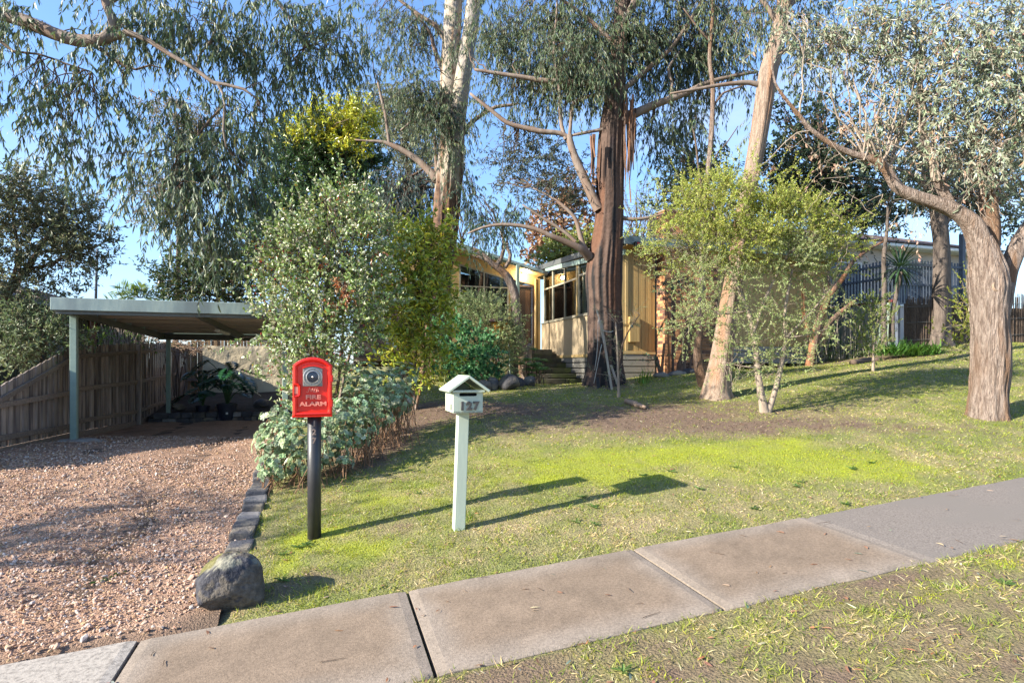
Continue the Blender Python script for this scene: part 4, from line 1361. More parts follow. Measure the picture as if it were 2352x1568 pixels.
for c in range(ncr):
    t = c * th_ / slope_len
    uu = EV + (ridge_u - EV) * t
    zz = RZ + (ridge_z - RZ) * t + .02
    vend = 27.5 - (27.5 - 24.2) * t
    v = 17.2 + 2.0 * t
    while v < vend - .1 and tcount < 300:
        o = link('roof_tile', tmesh, nb, UV(uu, v, zz) - np.array(nb.location))
        mat = Matrix.Rotation(ang, 4, 'Z') @ Matrix.Rotation(pitch, 4, 'X')
        o.rotation_euler = mat.to_euler()
        tcount += 1
        v += tw
mast = MB()
mp_ = P(222, 690, 21.0)
mast.tube([P(220, 690, 21), P(221, 640, 21), P(224, 572, 21)], [.045, .043, .04], 8)
tag(mast.build('vent_pole', M['steel_blue'], origin=P(220, 690, 21), smooth_=True), 'blue grey pole standing against the sky above the tiled roof', 'pole')

# ================================================================== neighbour up the hill
pb0 = base_uv(18, 20.5)
pb = empty('neighbour_house', pb0, 'pale pinkish house with brown roof behind the slate blue picket fence', 'house')
MB().box(14.2, 30, 20.0, 27, -.5, 5.25).build('wall', M['pink_wall'], pb)
for a, b, z0, z1 in ((16.6, 18.1, 2.9, 4.5), (20.0, 22.4, 2.8, 4.5), (24.5, 26.0, 2.8, 4.5)):
    w = empty('window', UV(a, 20, z0)); w.parent = pb; w.location = w.location - pb.location
    fr = MB()
    for x0, x1, y0, y1 in ((a - .06, b + .06, z0 - .06, z0), (a - .06, b + .06, z1, z1 + .06), (a - .06, a, z0, z1), (b, b + .06, z0, z1), ((a + b) / 2 - .03, (a + b) / 2 + .03, z0, z1)):
        fr.box(x0, x1, 19.94, 20.03, y0, y1)
    fr.build('frame', M['white'], w)
    MB().box(a, b, 19.985, 19.995, z0, z1).build('pane', M['lens'], w)
MB().box(13.6, 30.5, 19.35, 19.50, 5.24, 5.40).build('gutter', M['white'], pb, bevel=.03)
MB().box(13.7, 30.4, 19.5, 19.99, 5.22, 5.25).build('soffit', M['white'], pb)
rf = MB()
rf.hexa([UV(13.5, 19.32, 5.41), UV(30.6, 19.32, 5.41), UV(27.5, 23.5, 6.75), UV(16.8, 23.5, 6.75), UV(13.5, 19.32, 5.46), UV(30.6, 19.32, 5.46), UV(27.5, 23.5, 6.85), UV(16.8, 23.5, 6.85)])
rf.add([UV(13.5, 27.7, 5.41), UV(30.6, 27.7, 5.41), UV(27.5, 23.51, 6.85), UV(16.8, 23.51, 6.85), UV(13.5, 19.33, 5.42), UV(30.6, 19.33, 5.42)], [(0, 1, 2, 3), (0, 3, 4), (1, 5, 2)])
rf.build('roof', M['tile'], pb)

# ================================================================== slate blue picket fence on its sheet wall
pf0 = base_uv(15.8, 14)
pf = empty('picket_fence', pf0, 'slate blue timber picket railing raised above the brushwood and sheet fence', 'fence')
rs = np.random.default_rng(61)
def pk_run(along, n, top, bot, z_r):
    for i in range(n):
        a, b = along(i / n), along((i + .52) / n)
        h = rs.uniform(-.015, .015)
        m = MB()
        d = np.array(a[2]) * .012
        m.hexa([np.array([*(a[0] + s * d)[:2], z]) if e == 0 else np.array([*(b[0] + s * d)[:2], z]) for z in (bot, top + h) for e, s in ((0, 0), (1, 0), (1, 1), (0, 1))])
        m.build('picket', M['slate_blue'], pf)
V1A, V1B = 12.81, 16.7
pk_run(lambda t: (UV(15.8, V1A + (V1B - V1A) * t), None, UV(1, 0)), 34, 3.13, 1.98, None)
for z in (3.0, 2.62, 2.06):
    MB().boxv(15.77, 15.80, V1A, V1B, z - .035, z + .035).build('rail', M['slate_blue'], pf)
for v in (V1A, 14.75, V1B):
    MB().box(15.72, 15.81, v - .05, v + .05, .4, 3.22 if v > 13 else 3.05).build('post', M['slate_blue'], pf)
pk_run(lambda t: (UV(15.84 + 2.55 * t, V1A), None, UV(0, 1)), 21, 3.12, 1.85, None)
for z in (2.98, 2.40):
    MB().box(15.86, 18.3, V1A - .03, V1A - .002, z - .035, z + .035).build('rail', M['slate_blue'], pf)
MB().box(18.3, 18.42, V1A - .06, V1A + .06, .4, 4.0).build('post', M['slate_blue'], pf)
MB().boxv(15.74, 15.79, V1A + .06, V1B, 1.88, 1.96).build('capping', M['maroon'], pf)
MB().boxv(15.745, 15.785, 14.4, V1B - .4, 1.80, 1.879).build('flashing', M['white'], pf)

sf0 = base_uv(15.6, 15.5)
sf = empty('sheet_fence', sf0, 'grey green ribbed metal sheet fence under the blue pickets', 'fence')
for i in range(20):
    v = 12.9 + i * .205
    m = MB()
    m.boxv(15.60, 15.62, v, v + .10, -.1, 1.86).boxv(15.575, 15.595, v + .10, v + .203, -.1, 1.86)
    m.build('sheet_panel', M['green_sheet'], sf)

bf0 = base_uv(20, 12.55)
bf = empty('brushwood_fence', bf0, 'brown brushwood screen fence below the blue pickets', 'fence')
for i in range(60):
    u = 15.75 + i * .16
    p = UV(u, 12.55); z0 = zg(p[0], p[1])
    top = 1.92 + .055 * (u - 15.8) + rs.uniform(-.05, .05)
    st_ = []
    n = 9
    xs = u + np.arange(n) * .16 / n + rs.uniform(-.004, .004, n)
    PT = np.array([[UV(x, 12.55 + rs.uniform(-.02, .02), z0 - .1), UV(x + rs.uniform(-.02, .02), 12.55 + rs.uniform(-.02, .02), top + rs.uniform(-.08, .08))] for x in xs])
    v_, q_ = thin_tubes(PT, np.full(n, .011), np.full(n, .008), 4)
    m_ = make_mesh('brush_bundle', v_ - np.array([*UV(u, 12.55), ][:2] + [z0]), q_, M['brush'])
    link('brush_bundle', m_, bf, np.array([p[0], p[1], z0]) - np.array(bf.location))
MB().box(15.75, 25.4, 12.572, 12.60, 0, 1.8).build('backing', M['brush'], bf)
for z in (.75, 1.25, 1.7):
    m = MB(); m.tube([UV(15.75, 12.52, z), UV(25.3, 12.52, z + .5)], [.006, .006], 5); m.build('wire', M['steel_dark'], bf)

# ================================================================== mailbox
mb0 = hit(1052, 1214)
mu, mv = to_uv(mb0[0], mb0[1])
mz = mb0[2]
mbx = empty('mailbox', mb0, 'pale sage timber mailbox on a square post numbered 127', 'mailbox')
# the post leans a little
hz = 1.09
lean = .045
po = MB()
po.hexa([UV(mu - .052, mv - .05, mz - .15), UV(mu + .052, mv - .05, mz - .15), UV(mu + .052, mv + .05, mz - .15), UV(mu - .052, mv + .05, mz - .15),
         UV(mu - .052 + lean, mv - .05, mz + hz), UV(mu + .052 + lean, mv - .05, mz + hz), UV(mu + .052 + lean, mv + .05, mz + hz), UV(mu - .052 + lean, mv + .05, mz + hz)])
po.build('post', M['mail'], mbx, bevel=.006)
cu_, z0 = mu + lean + .012, mz + hz
bwid, bdep, bh = .272, .37, .195
x0, x1 = cu_ - bwid / 2, cu_ + bwid / 2
ya, yb = mv - .17, mv - .17 + bdep
t = .014
MB().box(x0, x1, ya, yb, z0, z0 + t).build('floor_board', M['mail'], mbx)
MB().box(x0, x0 + t, ya + t, yb, z0 + t, z0 + bh).build('side_board', M['mail'], mbx)
MB().box(x1 - t, x1, ya + t, yb, z0 + t, z0 + bh).build('side_board', M['mail'], mbx)
MB().box(x0 + t, x1 - t, yb - t, yb, z0 + t, z0 + bh).build('back_board', M['mail'], mbx)
# front with a rounded letter slot: outline bridged round the hole
def slab_with_hole(outer, hole, y, th):
    """outer/hole: equal-length loops of (x,z)"""
    n = len(outer)
    v = [UV(a, y, b) for a, b in outer] + [UV(a, y, b) for a, b in hole] + [UV(a, y + th, b) for a, b in outer] + [UV(a, y + th, b) for a, b in hole]
    f = []
    for i in range(n):
        j = (i + 1) % n
        f += [(i, j, n + j, n + i), (2 * n + i, 3 * n + i, 3 * n + j, 2 * n + j), (i, 2 * n + i, 2 * n + j, j), (n + i, n + j, 3 * n + j, 3 * n + i)]
    return v, f
n = 32
an = np.linspace(0, 2 * np.pi, n, endpoint=False)
hx, hzr = .083, .0155
hole = []
for a in an:
    c, s = math.cos(a), math.sin(a)
    hole.append((cu_ + (hx - hzr) * (1 if c > 0 else -1) * (1 if abs(c) > .05 else abs(c) / .05) + hzr * c, z0 + bh - .030 + hzr * s))
outer = []
zc = z0 + bh / 2
for a in an:
    c, s = math.cos(a), math.sin(a)
    k = min((bwid / 2) / max(abs(c), 1e-6), (bh / 2) / max(abs(s), 1e-6))
    outer.append((cu_ + c * k, zc + s * k))
m = MB(); m.add(*slab_with_hole(outer, hole, ya, t)); m.build('front_board', M['mail'], mbx)
MB().box(x0 + t + .002, x1 - t - .002, ya + .06, ya + .065, z0 + t, z0 + bh - .002).build('inner_shade', M['dark_slot'], mbx)
MB().box(x0 - .004, x0 - .001, ya + .08, ya + .115, z0 + .02, z0 + .075).build('side_slot', M['silver'], mbx)
# gabled roof with open triangular front
rw_, rise = .182, .128
ez = z0 + bh - .002
for s in (-1, 1):
    m = MB()
    th2 = .022
    dx, dzv = rw_, rise
    L = math.hypot(dx, dzv)
    nx, nzv = dzv / L * th2, dx / L * th2
    e_ = (cu_ + s * rw_, ez - .008); a_ = (cu_, ez - .008 + rise)
    prof = [e_, a_, (a_[0], a_[1] + th2 * L / dx), (e_[0] + s * nx, e_[1] + nzv)]
    m.prism([UV(x, ya - .05, z) for x, z in prof], UV(0, bdep + .09))
    m.build('roof_board', M['mail'], mbx, bevel=.003)
MB().box(x0 - .012, x1 + .012, ya - .025, ya - .001, ez - .006, ez + .012).build('gable_rail', M['mail'], mbx)
m = MB()
m.prism([UV(x0 + .02, yb - .02, ez + .002), UV(x1 - .02, yb - .02, ez + .002), UV(cu_, yb - .02, ez + rise - .03)], UV(0, .012))
m.build('gable_back', M['mail'], mbx)

def text_obj(name, s, size, ext, mat, parent, place, bev=0.0, bold=0.0, shear=0.0):
    """raised letters; place(x, y, d) -> world point for text coordinates and depth"""
    cd = bpy.data.curves.new(name, 'FONT')
    cd.body = s
    cd.size = size
    cd.extrude = ext
    cd.bevel_depth = bev
    cd.offset = bold
    cd.shear = shear
    cd.align_x = 'CENTER'
    cd.resolution_u = 4
    to = bpy.data.objects.new(name, cd)
    COL.objects.link(to)
    dg = bpy.context.evaluated_depsgraph_get()
    me = bpy.data.meshes.new_from_object(to.evaluated_get(dg))
    bpy.data.objects.remove(to)
    w0 = np.array(wloc(parent))
    for v in me.vertices:
        v.co = Vector((place(v.co.x, v.co.y, v.co.z) - w0).tolist())
    me.materials.clear(); me.materials.append(mat)
    return link(name, me, parent, (0, 0, 0))

for i, ch in enumerate('127'):
    text_obj('numeral', ch, .098, .006, M['silver'], mbx, lambda x, y, d, i=i: UV(cu_ + .008 + (i - 1) * .064 + x, ya - .007 - d, z0 + .030 + y), bev=.002, bold=.004)

# ================================================================== fire alarm on its pole
fb = hit(722, 1235)
fu, fv = to_uv(fb[0], fb[1]); fz = fb[2]
fa = empty('fire_alarm', fb, 'bright red cast fire alarm box on a round black pole', 'fire alarm')
m = MB()
m.tube([UV(fu, fv, fz - .15), UV(fu, fv, fz + 1.16)], [.0615, .0615], 32)
m.build('pole', M['black_pole'], fa, smooth_=False)
for p in fa.children[0].data.polygons:
    p.use_smooth = len(p.vertices) == 4
az = fz + 1.135                      # underside of the box
AW, AH, SHO = .332, .525, .455       # width, full height, height of the shoulders
fu_b = fu - .012
def arch(w, z0, zs, za, n=14):
    """outline: flat bottom, straight sides, low arch"""
    h = w / 2
    r = (h * h + (za - zs) ** 2) / (2 * (za - zs))
    a0 = math.asin(min(1, h / r))
    pts = [(-h, z0), (h, z0)]
    for a in np.linspace(a0, -a0, n):
        pts.append((r * math.sin(a), za - r + r * math.cos(a)))
    return pts
def loft(loops, mat, name, cap0=True, cap1=True, parent=fa, smooth_=False):
    n = len(loops[0][0])
    v = [UV(fu_b + x, fv + y, az + z) for pts, y in loops for x, z in pts]
    f = []
    for k in range(len(loops) - 1):
        for i in range(n):
            j = (i + 1) % n
            f.append((k * n + i, k * n + j, (k + 1) * n + j, (k + 1) * n + i))
    if cap0: f.append(tuple(range(n)))
    if cap1: f.append(tuple((len(loops) - 1) * n + i for i in range(n)))
    mm = MB(); mm.add(v, f)
    return mm.build(name, mat, parent, smooth_=smooth_)
yb_, yf_ = .075, -.105
A = lambda d, up=0: arch(AW - 2 * d, d + up, SHO - .3 * d, AH - d)
loft([(A(0), yb_), (A(0), yf_ + .045), (A(.004), yf_ + .040)], M['red'], 'case')
# door: rolled rim round a sunken face
loft([(A(-.004), yf_ + .038), (A(-.004), yf_ + .016), (A(.004), yf_ + .004), (A(.014), yf_), (A(.026), yf_ + .002), (A(.034), yf_ + .012), (A(.038), yf_ + .020)], M['red'], 'door', cap0=True, cap1=True)
fy = yf_ + .020                       # face of the door
MB().box(fu_b - AW / 2 - .012, fu_b + AW / 2 + .004, fv + yf_ + .005, fv + yb_ + .01, az - .014, az - .001).build('bottom_lip', M['red'], fa, bevel=.004)
# pewter plate with ring, lens and button
pz = az + .345
def arch2(w, h0, hs, ha): return arch(w, h0, hs, ha, 10)
pl_ = arch2(.168, .265 + 0, .425, .447)
loft([(pl_, fy - .0005), (pl_, fy - .010), ([(x * .97, (z - .35) * .97 + .35) for x, z in pl_], fy - .012)], M['pewter'], 'lens_plate', cap0=False)
hd = [(x * 1.1, z + .010) for x, z in pl_]
hood = MB()
top = [(x, z) for x, z in pl_[2:]]
n = len(top)
hv = []
for x, z in top: hv.append(UV(fu_b + x * 1.02, fv + fy, az + z + .001))
for x, z in top: hv.append(UV(fu_b + x * 1.12, fv + fy, az + z + .012))
for x, z in top: hv.append(UV(fu_b + x * 1.02, fv + fy - .020, az + z + .001))
for x, z in top: hv.append(UV(fu_b + x * 1.10, fv + fy - .020, az + z + .009))
hf = []
for i in range(n - 1):
    hf += [(i, i + 1, 2 * n + i + 1, 2 * n + i), (2 * n + i, 2 * n + i + 1, 3 * n + i + 1, 3 * n + i), (3 * n + i, 3 * n + i + 1, n + i + 1, n + i)]
hood.add(hv, hf); hood.build('plate_hood', M['red'], fa)
cz = .350
def ring_loft(r_list, mat, name, cap=True):
    n = 32
    loops = [([(r * math.cos(a), cz + r * math.sin(a)) for a in np.linspace(0, 2 * np.pi, n, endpoint=False)], y) for r, y in r_list]
    return loft(loops, mat, name, cap0=False, cap1=cap, smooth_=False)
ring_loft([(.083, fy - .012), (.083, fy - .019), (.078, fy - .021), (.076, fy - .016)], M['pewter_light'], 'outer_ring', cap=False)
ring_loft([(.0765, fy - .0135), (.0765, fy - .0155), (.057, fy - .0155)], M['pewter'], 'text_band', cap=False)
ring_loft([(.058, fy - .013), (.058, fy - .021), (.053, fy - .023), (.050, fy - .014)], M['pewter_light'], 'inner_ring', cap=False)
ring_loft([(.0505, fy - .0125), (.030, fy - .016), (.008, fy - .018)], M['lens'], 'lens')
ring_loft([(.008, fy - .012), (.008, fy - .030), (.005, fy - .033)], M['pewter_light'], 'button')
def arc_text(s, a0, a1, flip):
    for i, ch in enumerate(s):
        if ch == ' ': continue
        a = a0 + (a1 - a0) * i / (len(s) - 1)
        r = .0608 if not flip else .0727
        c, sn = math.cos(a), math.sin(a)
        tx, tz = (sn, -c) if not flip else (-sn, c)        # reading direction
        ox, oz = (c, sn) if not flip else (-c, -sn)        # up direction of the letter
        text_obj('ring_letter', ch, .0165, .0016, M['pewter_light'], fa,
                 lambda x, y, d, c=c, sn=sn, tx=tx, tz=tz, ox=ox, oz=oz, r=r: UV(fu_b + r * c + x * tx + y * ox, fv + fy - .0162 - d, az + cz + r * sn + x * tz + y * oz), bold=.0004)
arc_text('BREAK THE GLASS', R(172), R(18), False)
arc_text('& PRESS THE BUTTON', R(190), R(368), True)
# lettering and monogram
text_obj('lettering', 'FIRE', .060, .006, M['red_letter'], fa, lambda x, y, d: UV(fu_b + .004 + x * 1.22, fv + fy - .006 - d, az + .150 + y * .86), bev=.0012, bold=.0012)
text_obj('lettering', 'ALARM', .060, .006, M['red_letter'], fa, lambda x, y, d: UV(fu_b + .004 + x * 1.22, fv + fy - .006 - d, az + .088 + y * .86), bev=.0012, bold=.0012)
mono = MB()
def sw(pts, r=.0026):
    p, q = catmull([UV(fu_b + x, fv + fy - .003, az + .215 + z) for x, z in pts], [r] * len(pts), .004)
    mono.tube(p, q, 6)
sw([(-.052, .004), (-.049, -.004), (-.040, -.002), (-.034, .014), (-.030, .034), (-.022, .038)])
sw([(-.026, .036), (-.020, .014), (-.014, .002), (-.006, .020), (.002, .038), (.006, .040)])
sw([(.004, .038), (.001, .018), (.004, .002), (.010, -.002), (.016, .003)])
sw([(.034, .034), (.026, .041), (.017, .034), (.020, .024), (.012, .014), (.016, .001), (.028, -.002), (.035, .008), (.028, .016)])
sw([(.046, .036), (.038, .030), (.036, .014), (.041, .000), (.050, .006), (.048, .016), (.042, .016)])
sw([(-.044, .020), (-.020, .024), (.010, .019), (.040, .024)], .0016)
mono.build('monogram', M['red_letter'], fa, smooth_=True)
# latch pull and hinges
lp = MB()
lx = -AW / 2 + .036
prof = [(-.034, .0), (.010, .004), (.028, .020), (.028, .110), (.010, .126), (-.034, .130)]
lv = [UV(fu_b + lx + x, fv + yf_ + .006, az + .165 + z) for x, z in prof] + [UV(fu_b + lx + x * .82 - .004, fv + yf_ - .016, az + .165 + .065 + (z - .065) * .86) for x, z in prof] + [UV(fu_b + lx + x * .5 - .010, fv + yf_ - .010, az + .165 + .065 + (z - .065) * .6) for x, z in prof]
n = 6
lf = [(k * n + i, k * n + (i + 1) % n, (k + 1) * n + (i + 1) % n, (k + 1) * n + i) for k in (0, 1) for i in range(n)] + [tuple(2 * n + i for i in range(n))]
lp.add(lv, lf); lp.build('latch_pull', M['red'], fa)
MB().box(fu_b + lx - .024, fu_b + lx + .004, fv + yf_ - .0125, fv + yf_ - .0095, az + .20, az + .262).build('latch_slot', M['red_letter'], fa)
for hz_ in (.335, .105):
    m = MB()
    m.tube([UV(fu_b + AW / 2 + .003, fv + yf_ + .008, az + hz_ - .030), UV(fu_b + AW / 2 + .003, fv + yf_ + .008, az + hz_ + .030)], [.0085, .0085], 12)
    m.box(fu_b + AW / 2 - .026, fu_b + AW / 2, fv + yf_ - .006, fv + yf_ + .004, az + hz_ - .029, az + hz_ + .029)
    m.build('hinge', M['red'], fa)
# numerals down the pole
for i, ch in enumerate('127'):
    text_obj('numeral', ch, .070, .004, M['bronze'], fa, lambda x, y, d, i=i: UV(fu + x * .95, fv - .0615 - d - .002 + .0, fz + 1.035 - i * .078 + y), bev=.0012, bold=.0015)

# ================================================================== pots with split leaf plants below the carport
def lathe(prof, c, n=20):
    v = [np.array(c) + np.array([r * math.cos(a), r * math.sin(a), z]) for r, z in prof for a in np.linspace(0, 2 * np.pi, n, endpoint=False)]
    f = []
    for k in range(len(prof) - 1):
        for i in range(n):
            f.append((k * n + i, k * n + (i + 1) % n, (k + 1) * n + (i + 1) % n, (k + 1) * n + i))
    f.append(tuple(range(n))[::-1]); f.append(tuple((len(prof) - 1) * n + i for i in range(n)))
    return v, f
def split_leaf(c, azim, size, tilt, roll=0.0):
    """one large leaf: heart outline with deep cuts, as a thin solid"""
    out = []
    n = 11
    for s in (1, -1):
        side = []
        for i in range(n):
            t = i / (n - 1)
            w = .46 * math.sin(math.pi * min(1, t * .92 + .10)) ** .75
            side.append((s * w, t))
            if i < n - 1 and i > 0:
                side.append((s * w * .42, t + .055))
        out.append(side)
    pts = [(0, .06)] + out[0] + [(0, 1.06)] + out[1][::-1]
    return pts
def leaf_solid(pts, base, azim, size, droop):
    ca, sa = math.cos(azim), math.sin(azim)
    v = []
    n = len(pts)
    for dz in (0, -.006):
        for x, t in pts:
            xs, ts = x * size, (t - .1) * size
            z = -droop * size * (t ** 1.6) - .25 * abs(x) * size * .6 + dz
            v.append(base + np.array([ts * ca - xs * sa, ts * sa + xs * ca, z]))
    # ribs: fan faces from the midrib
    mid = []
    f = []
    m0 = len(v)
    for dz in (0, -.006):
        for t in np.linspace(.06, 1.06, 6):
            v.append(base + np.array([(t - .1) * size * ca, (t - .1) * size * sa, -droop * size * t ** 1.6 + dz]))
    k = (n - 2) // 2
    for s in (0, 1):
        idxs = list(range(1, 1 + k)) if s == 0 else list(range(n - 1, n - 1 - k, -1))
        for q in range(len(idxs) - 1):
            a, b = idxs[q], idxs[q + 1]
            tm = (pts[a][1] + pts[b][1]) / 2
            mi_ = min(5, max(0, int(round((tm - .06) / 1.0 * 5))))
            f.append((a, b, m0 + mi_))
            f.append((n + a, m0 + 6 + mi_, n + b))
    for q in range(5):
        f.append((m0 + q, m0 + q + 1, m0 + 6 + q + 1, m0 + 6 + q))
    return v, f
M['monstera'] = pm('split_leaf_green', (0.022, 0.085, 0.035), (0.016, 0.062, 0.028), 4, 0.28, spec=0.55, rnd=0.35)
M['monstera_stem'] = pm('green_stem', (0.05, 0.10, 0.04), None, 5, 0.5)
def pot_plant(px, py, r, h, leaves, label, seed, big):
    c = hit(px, py)
    c[2] = float(zdrive(np.array([c[0]]), np.array([c[1]]))[0])
    root = empty('potted_plant', c, label, 'potted plant', 'potted plants under the carport')
    m = MB(); m.add(*lathe([(r * .80, 0), (r * .98, h * .92), (r * 1.05, h * .92), (r * 1.05, h), (r * .96, h), (r * .94, h * .9), (.02, h * .88)], c))
    m.build('pot', M['pot'], root, smooth_=False)
    m = MB(); q = c + np.array([r * .35, -r * .95, h * .38])
    m.hexa([q + np.array(d) * 1.0 for d in ((0, 0, 0), (.05, .006, 0), (.05, .012, 0), (0, .006, 0), (0, 0, .05), (.05, .006, .05), (.05, .012, .05), (0, .006, .05))])
    m.build('plant_label', M['white'], root)
    rr = np.random.default_rng(seed)
    for i in range(leaves):
        az_ = rr.uniform(-3.0, -.1) if i % 3 else rr.uniform(0, 3)
        reach = rr.uniform(.15, .5) * big
        hh = rr.uniform(.25, 1.0) * big
        tip = c + np.array([math.cos(az_) * reach, math.sin(az_) * reach * .7, h + hh])
        sz = rr.uniform(.26, .44) * big
        sv, sf_ = tube(catmull([c + np.array([0, 0, h * .85]), c + np.array([math.cos(az_) * reach * .4, math.sin(az_) * reach * .3, h + hh * .7]), tip], [.013, .011, .009], .08)[0], .010, 5)
        m = MB(); m.add(sv, sf_); so = m.build('leaf_stalk', M['monstera_stem'], root, smooth_=True)
        lv, lf = leaf_solid(split_leaf(None, 0, 1, 0), tip, az_ + rr.uniform(-.5, .5), sz, rr.uniform(.35, .9))
        m = MB(); m.add(lv, lf)
        m.build('leaf', M['monstera'], root, smooth_=True)
    return root
pot_plant(466, 966, .17, .36, 16, 'smaller dark blue pot with split leaf plant next to the carport post', 5, .95)
pot_plant(521, 967, .24, .42, 20, 'larger black pot with glossy split leaf plant by the bluestone wall', 9, 1.12)

# ================================================================== lantern by the path, stakes at the big tree, rocks by the steps
lg = hit(1144, 888)
lY = 15.2
lg = np.array([(1144 - CX) / F * lY, lY, 0]); lg[2] = zg(lg[0], lg[1])
lan = empty('garden_lantern', lg, 'amber glass garden lantern with brown cap on a thin pole', 'lantern')
lt_z = (HY - 752) / F * lY
m = MB(); m.tube([lg + np.array([0, 0, -.1]), np.array([lg[0], lg[1], lt_z - .09])], [.028, .028], 10); m.build('pole', M['purple_brown'], lan, smooth_=True)
cc = np.array([lg[0] + .05, lg[1], 0])
m = MB(); m.add(*lathe([(.06, lt_z - .10), (.14, lt_z - .06), (.23, lt_z + .10), (.24, lt_z + .13), (.22, lt_z + .13)], cc)); m.build('glass_bowl', M['amber'], lan, smooth_=True)
m = MB(); m.add(*lathe([(.33, lt_z + .135), (.34, lt_z + .16), (.31, lt_z + .20), (.10, lt_z + .23), (.02, lt_z + .26)], cc)); m.build('cap', M['purple_brown'], lan)
m = MB(); m.tube([P(1163, 766, 15.4), P(1170, 800, 15.4), P(1172, 885, 15.4)], [.022] * 3, 6)
tag(m.build('pale_pole', M['mail'], smooth_=True), 'thin pale green pole bent among the shrubs beside the lantern', 'pole')

stakes = [((1380, 735), (1406, 906), 12.9, .024, 'tall grey timber stake leaning at the big dark trunk'),
          ((1371, 712), (1388, 790), 12.95, .018, 'short timber batten leaning across the tall stake'),
          ((1403, 838), (1424, 899), 13.0, .024, 'grey stake slanting down to the grass beside the trunk')]
for (a, b), (c, d), Y, r, lab in stakes:
    p1, p0_ = P(a, b, Y + .12), P(c, d, Y)
    p0_[2] = zg(p0_[0], p0_[1]) - .05 if d > 880 else p0_[2]
    m = MB()
    x = np.array([r, 0, 0]); y = np.array([0, r, 0])
    m.hexa([p0_ - x - y, p0_ + x - y, p0_ + x + y, p0_ - x + y, p1 - x - y, p1 + x - y, p1 + x + y, p1 - x + y])
    tag(m.build('timber_stake', M['stake'], origin=p0_, bevel=.003), lab, 'stake', 'stakes around the big trunk')
for (a, b), (c, d), lab in (((1372, 866), (1376, 898), 'black plastic stake standing in the grass apart from the tall grey stake'), ((1394, 858), (1403, 886), 'black plastic stake at the foot of the trunk beside the tall stake')):
    p1, p0_ = P(a, b, 13.3), P(c, d, 13.2)
    p0_[2] = zg(p0_[0], p0_[1]) - .05
    x = np.array([.035, 0, 0]); y = np.array([0, .02, 0])
    m = MB(); m.hexa([p0_ - x - y, p0_ + x - y, p0_ + x + y, p0_ - x + y, p1 - x - y, p1 + x - y, p1 + x + y, p1 - x + y])
    tag(m.build('plastic_stake', M['black_plastic'], origin=p0_, bevel=.006), lab, 'stake', 'stakes around the big trunk')
m = MB()
p, q = catmull([P(1381, 757, 12.98), P(1392, 761, 12.95), P(1402, 762, 13.0), P(1408, 760, 13.2)], [.008] * 4, .05)
m.tube(p, q, 5)
for a in ([(1374, 735), (1372, 800), (1366, 850)], [(1382, 790), (1372, 840), (1364, 880)]):
    p, q = catmull([P(x, y, 13.05) for x, y in a], [.006] * 3, .1)
    m.tube(p, q, 4)
tag(m.build('tie_cord', M['cord'], smooth_=True), 'white cord tied round the stakes at the big trunk', 'cord')

for px, py, Y, s, sd_, lab in ((1112, 893, 13.4, (.34, .30, .36), 3, 'squared dark rock at the bed edge, far end of the row'), (1132, 885, 13.6, (.36, .3, .40), 4, 'reddish brown rock between the squared and the large rock'),
                         (1166, 889, 13.5, (.62, .42, .46), 5, 'largest dark rock edging the bed below the lantern'), (1187, 875, 14.2, (.42, .3, .34), 6, 'dark rock tucked behind the largest one'),
                         (1218, 880, 14.4, (.44, .34, .34), 7, 'dark rock closest to the aeonium plant'), (1205, 878, 14.6, (.26, .22, .26), 8, 'small brown rock wedged amid the dark rocks')):
    p = P(px, py, Y); p[2] = zg(p[0], p[1]) - .06
    o = rock('garden_rock', p, s, sd_, M['basalt'], sd_ * 1.1, flat=.2)
    tag(o, lab, 'rock', 'rocks edging the garden bed')
for px, py, Y, s, sd_, lab in ((1525, 866, 14.6, (.55, .3, .18), 13, 'low flat rock edging the bed in front of the brick chimney'), (1555, 862, 14.7, (.5, .3, .2), 14, 'low dark rock in the middle of the chimney bed edge'), (1582, 858, 14.8, (.5, .3, .2), 15, 'low dark rock beside the thin grey trunk')):
    p = P(px, py, Y); p[2] = zg(p[0], p[1]) - .05
    tag(rock('garden_rock', p, s, sd_, M['basalt'], .2, flat=.2), lab, 'rock', 'rocks edging the chimney bed')
lgp = [hit(1438, 926), hit(1460, 933), hit(1482, 941)]
p, q = catmull([a + np.array([0, 0, .04]) for a in lgp], [.045, .055, .03], .06)
m = MB(); m.tube(p, q, 9)
tag(m.build('fallen_branch', M['wood_chip'], smooth_=True), 'short fallen branch lying on bare soil in the lawn', 'branch')
lgp = [hit(1958, 838), hit(1990, 833), hit(2020, 830)]
p, q = catmull([a + np.array([0, 0, .05]) for a in lgp], [.08, .09, .07], .1)
m = MB(); m.tube(p, q, 9)
tag(m.build('log', M['bark_brown'], smooth_=True), 'dark log lying along the bed in front of the green sheet fence', 'log')
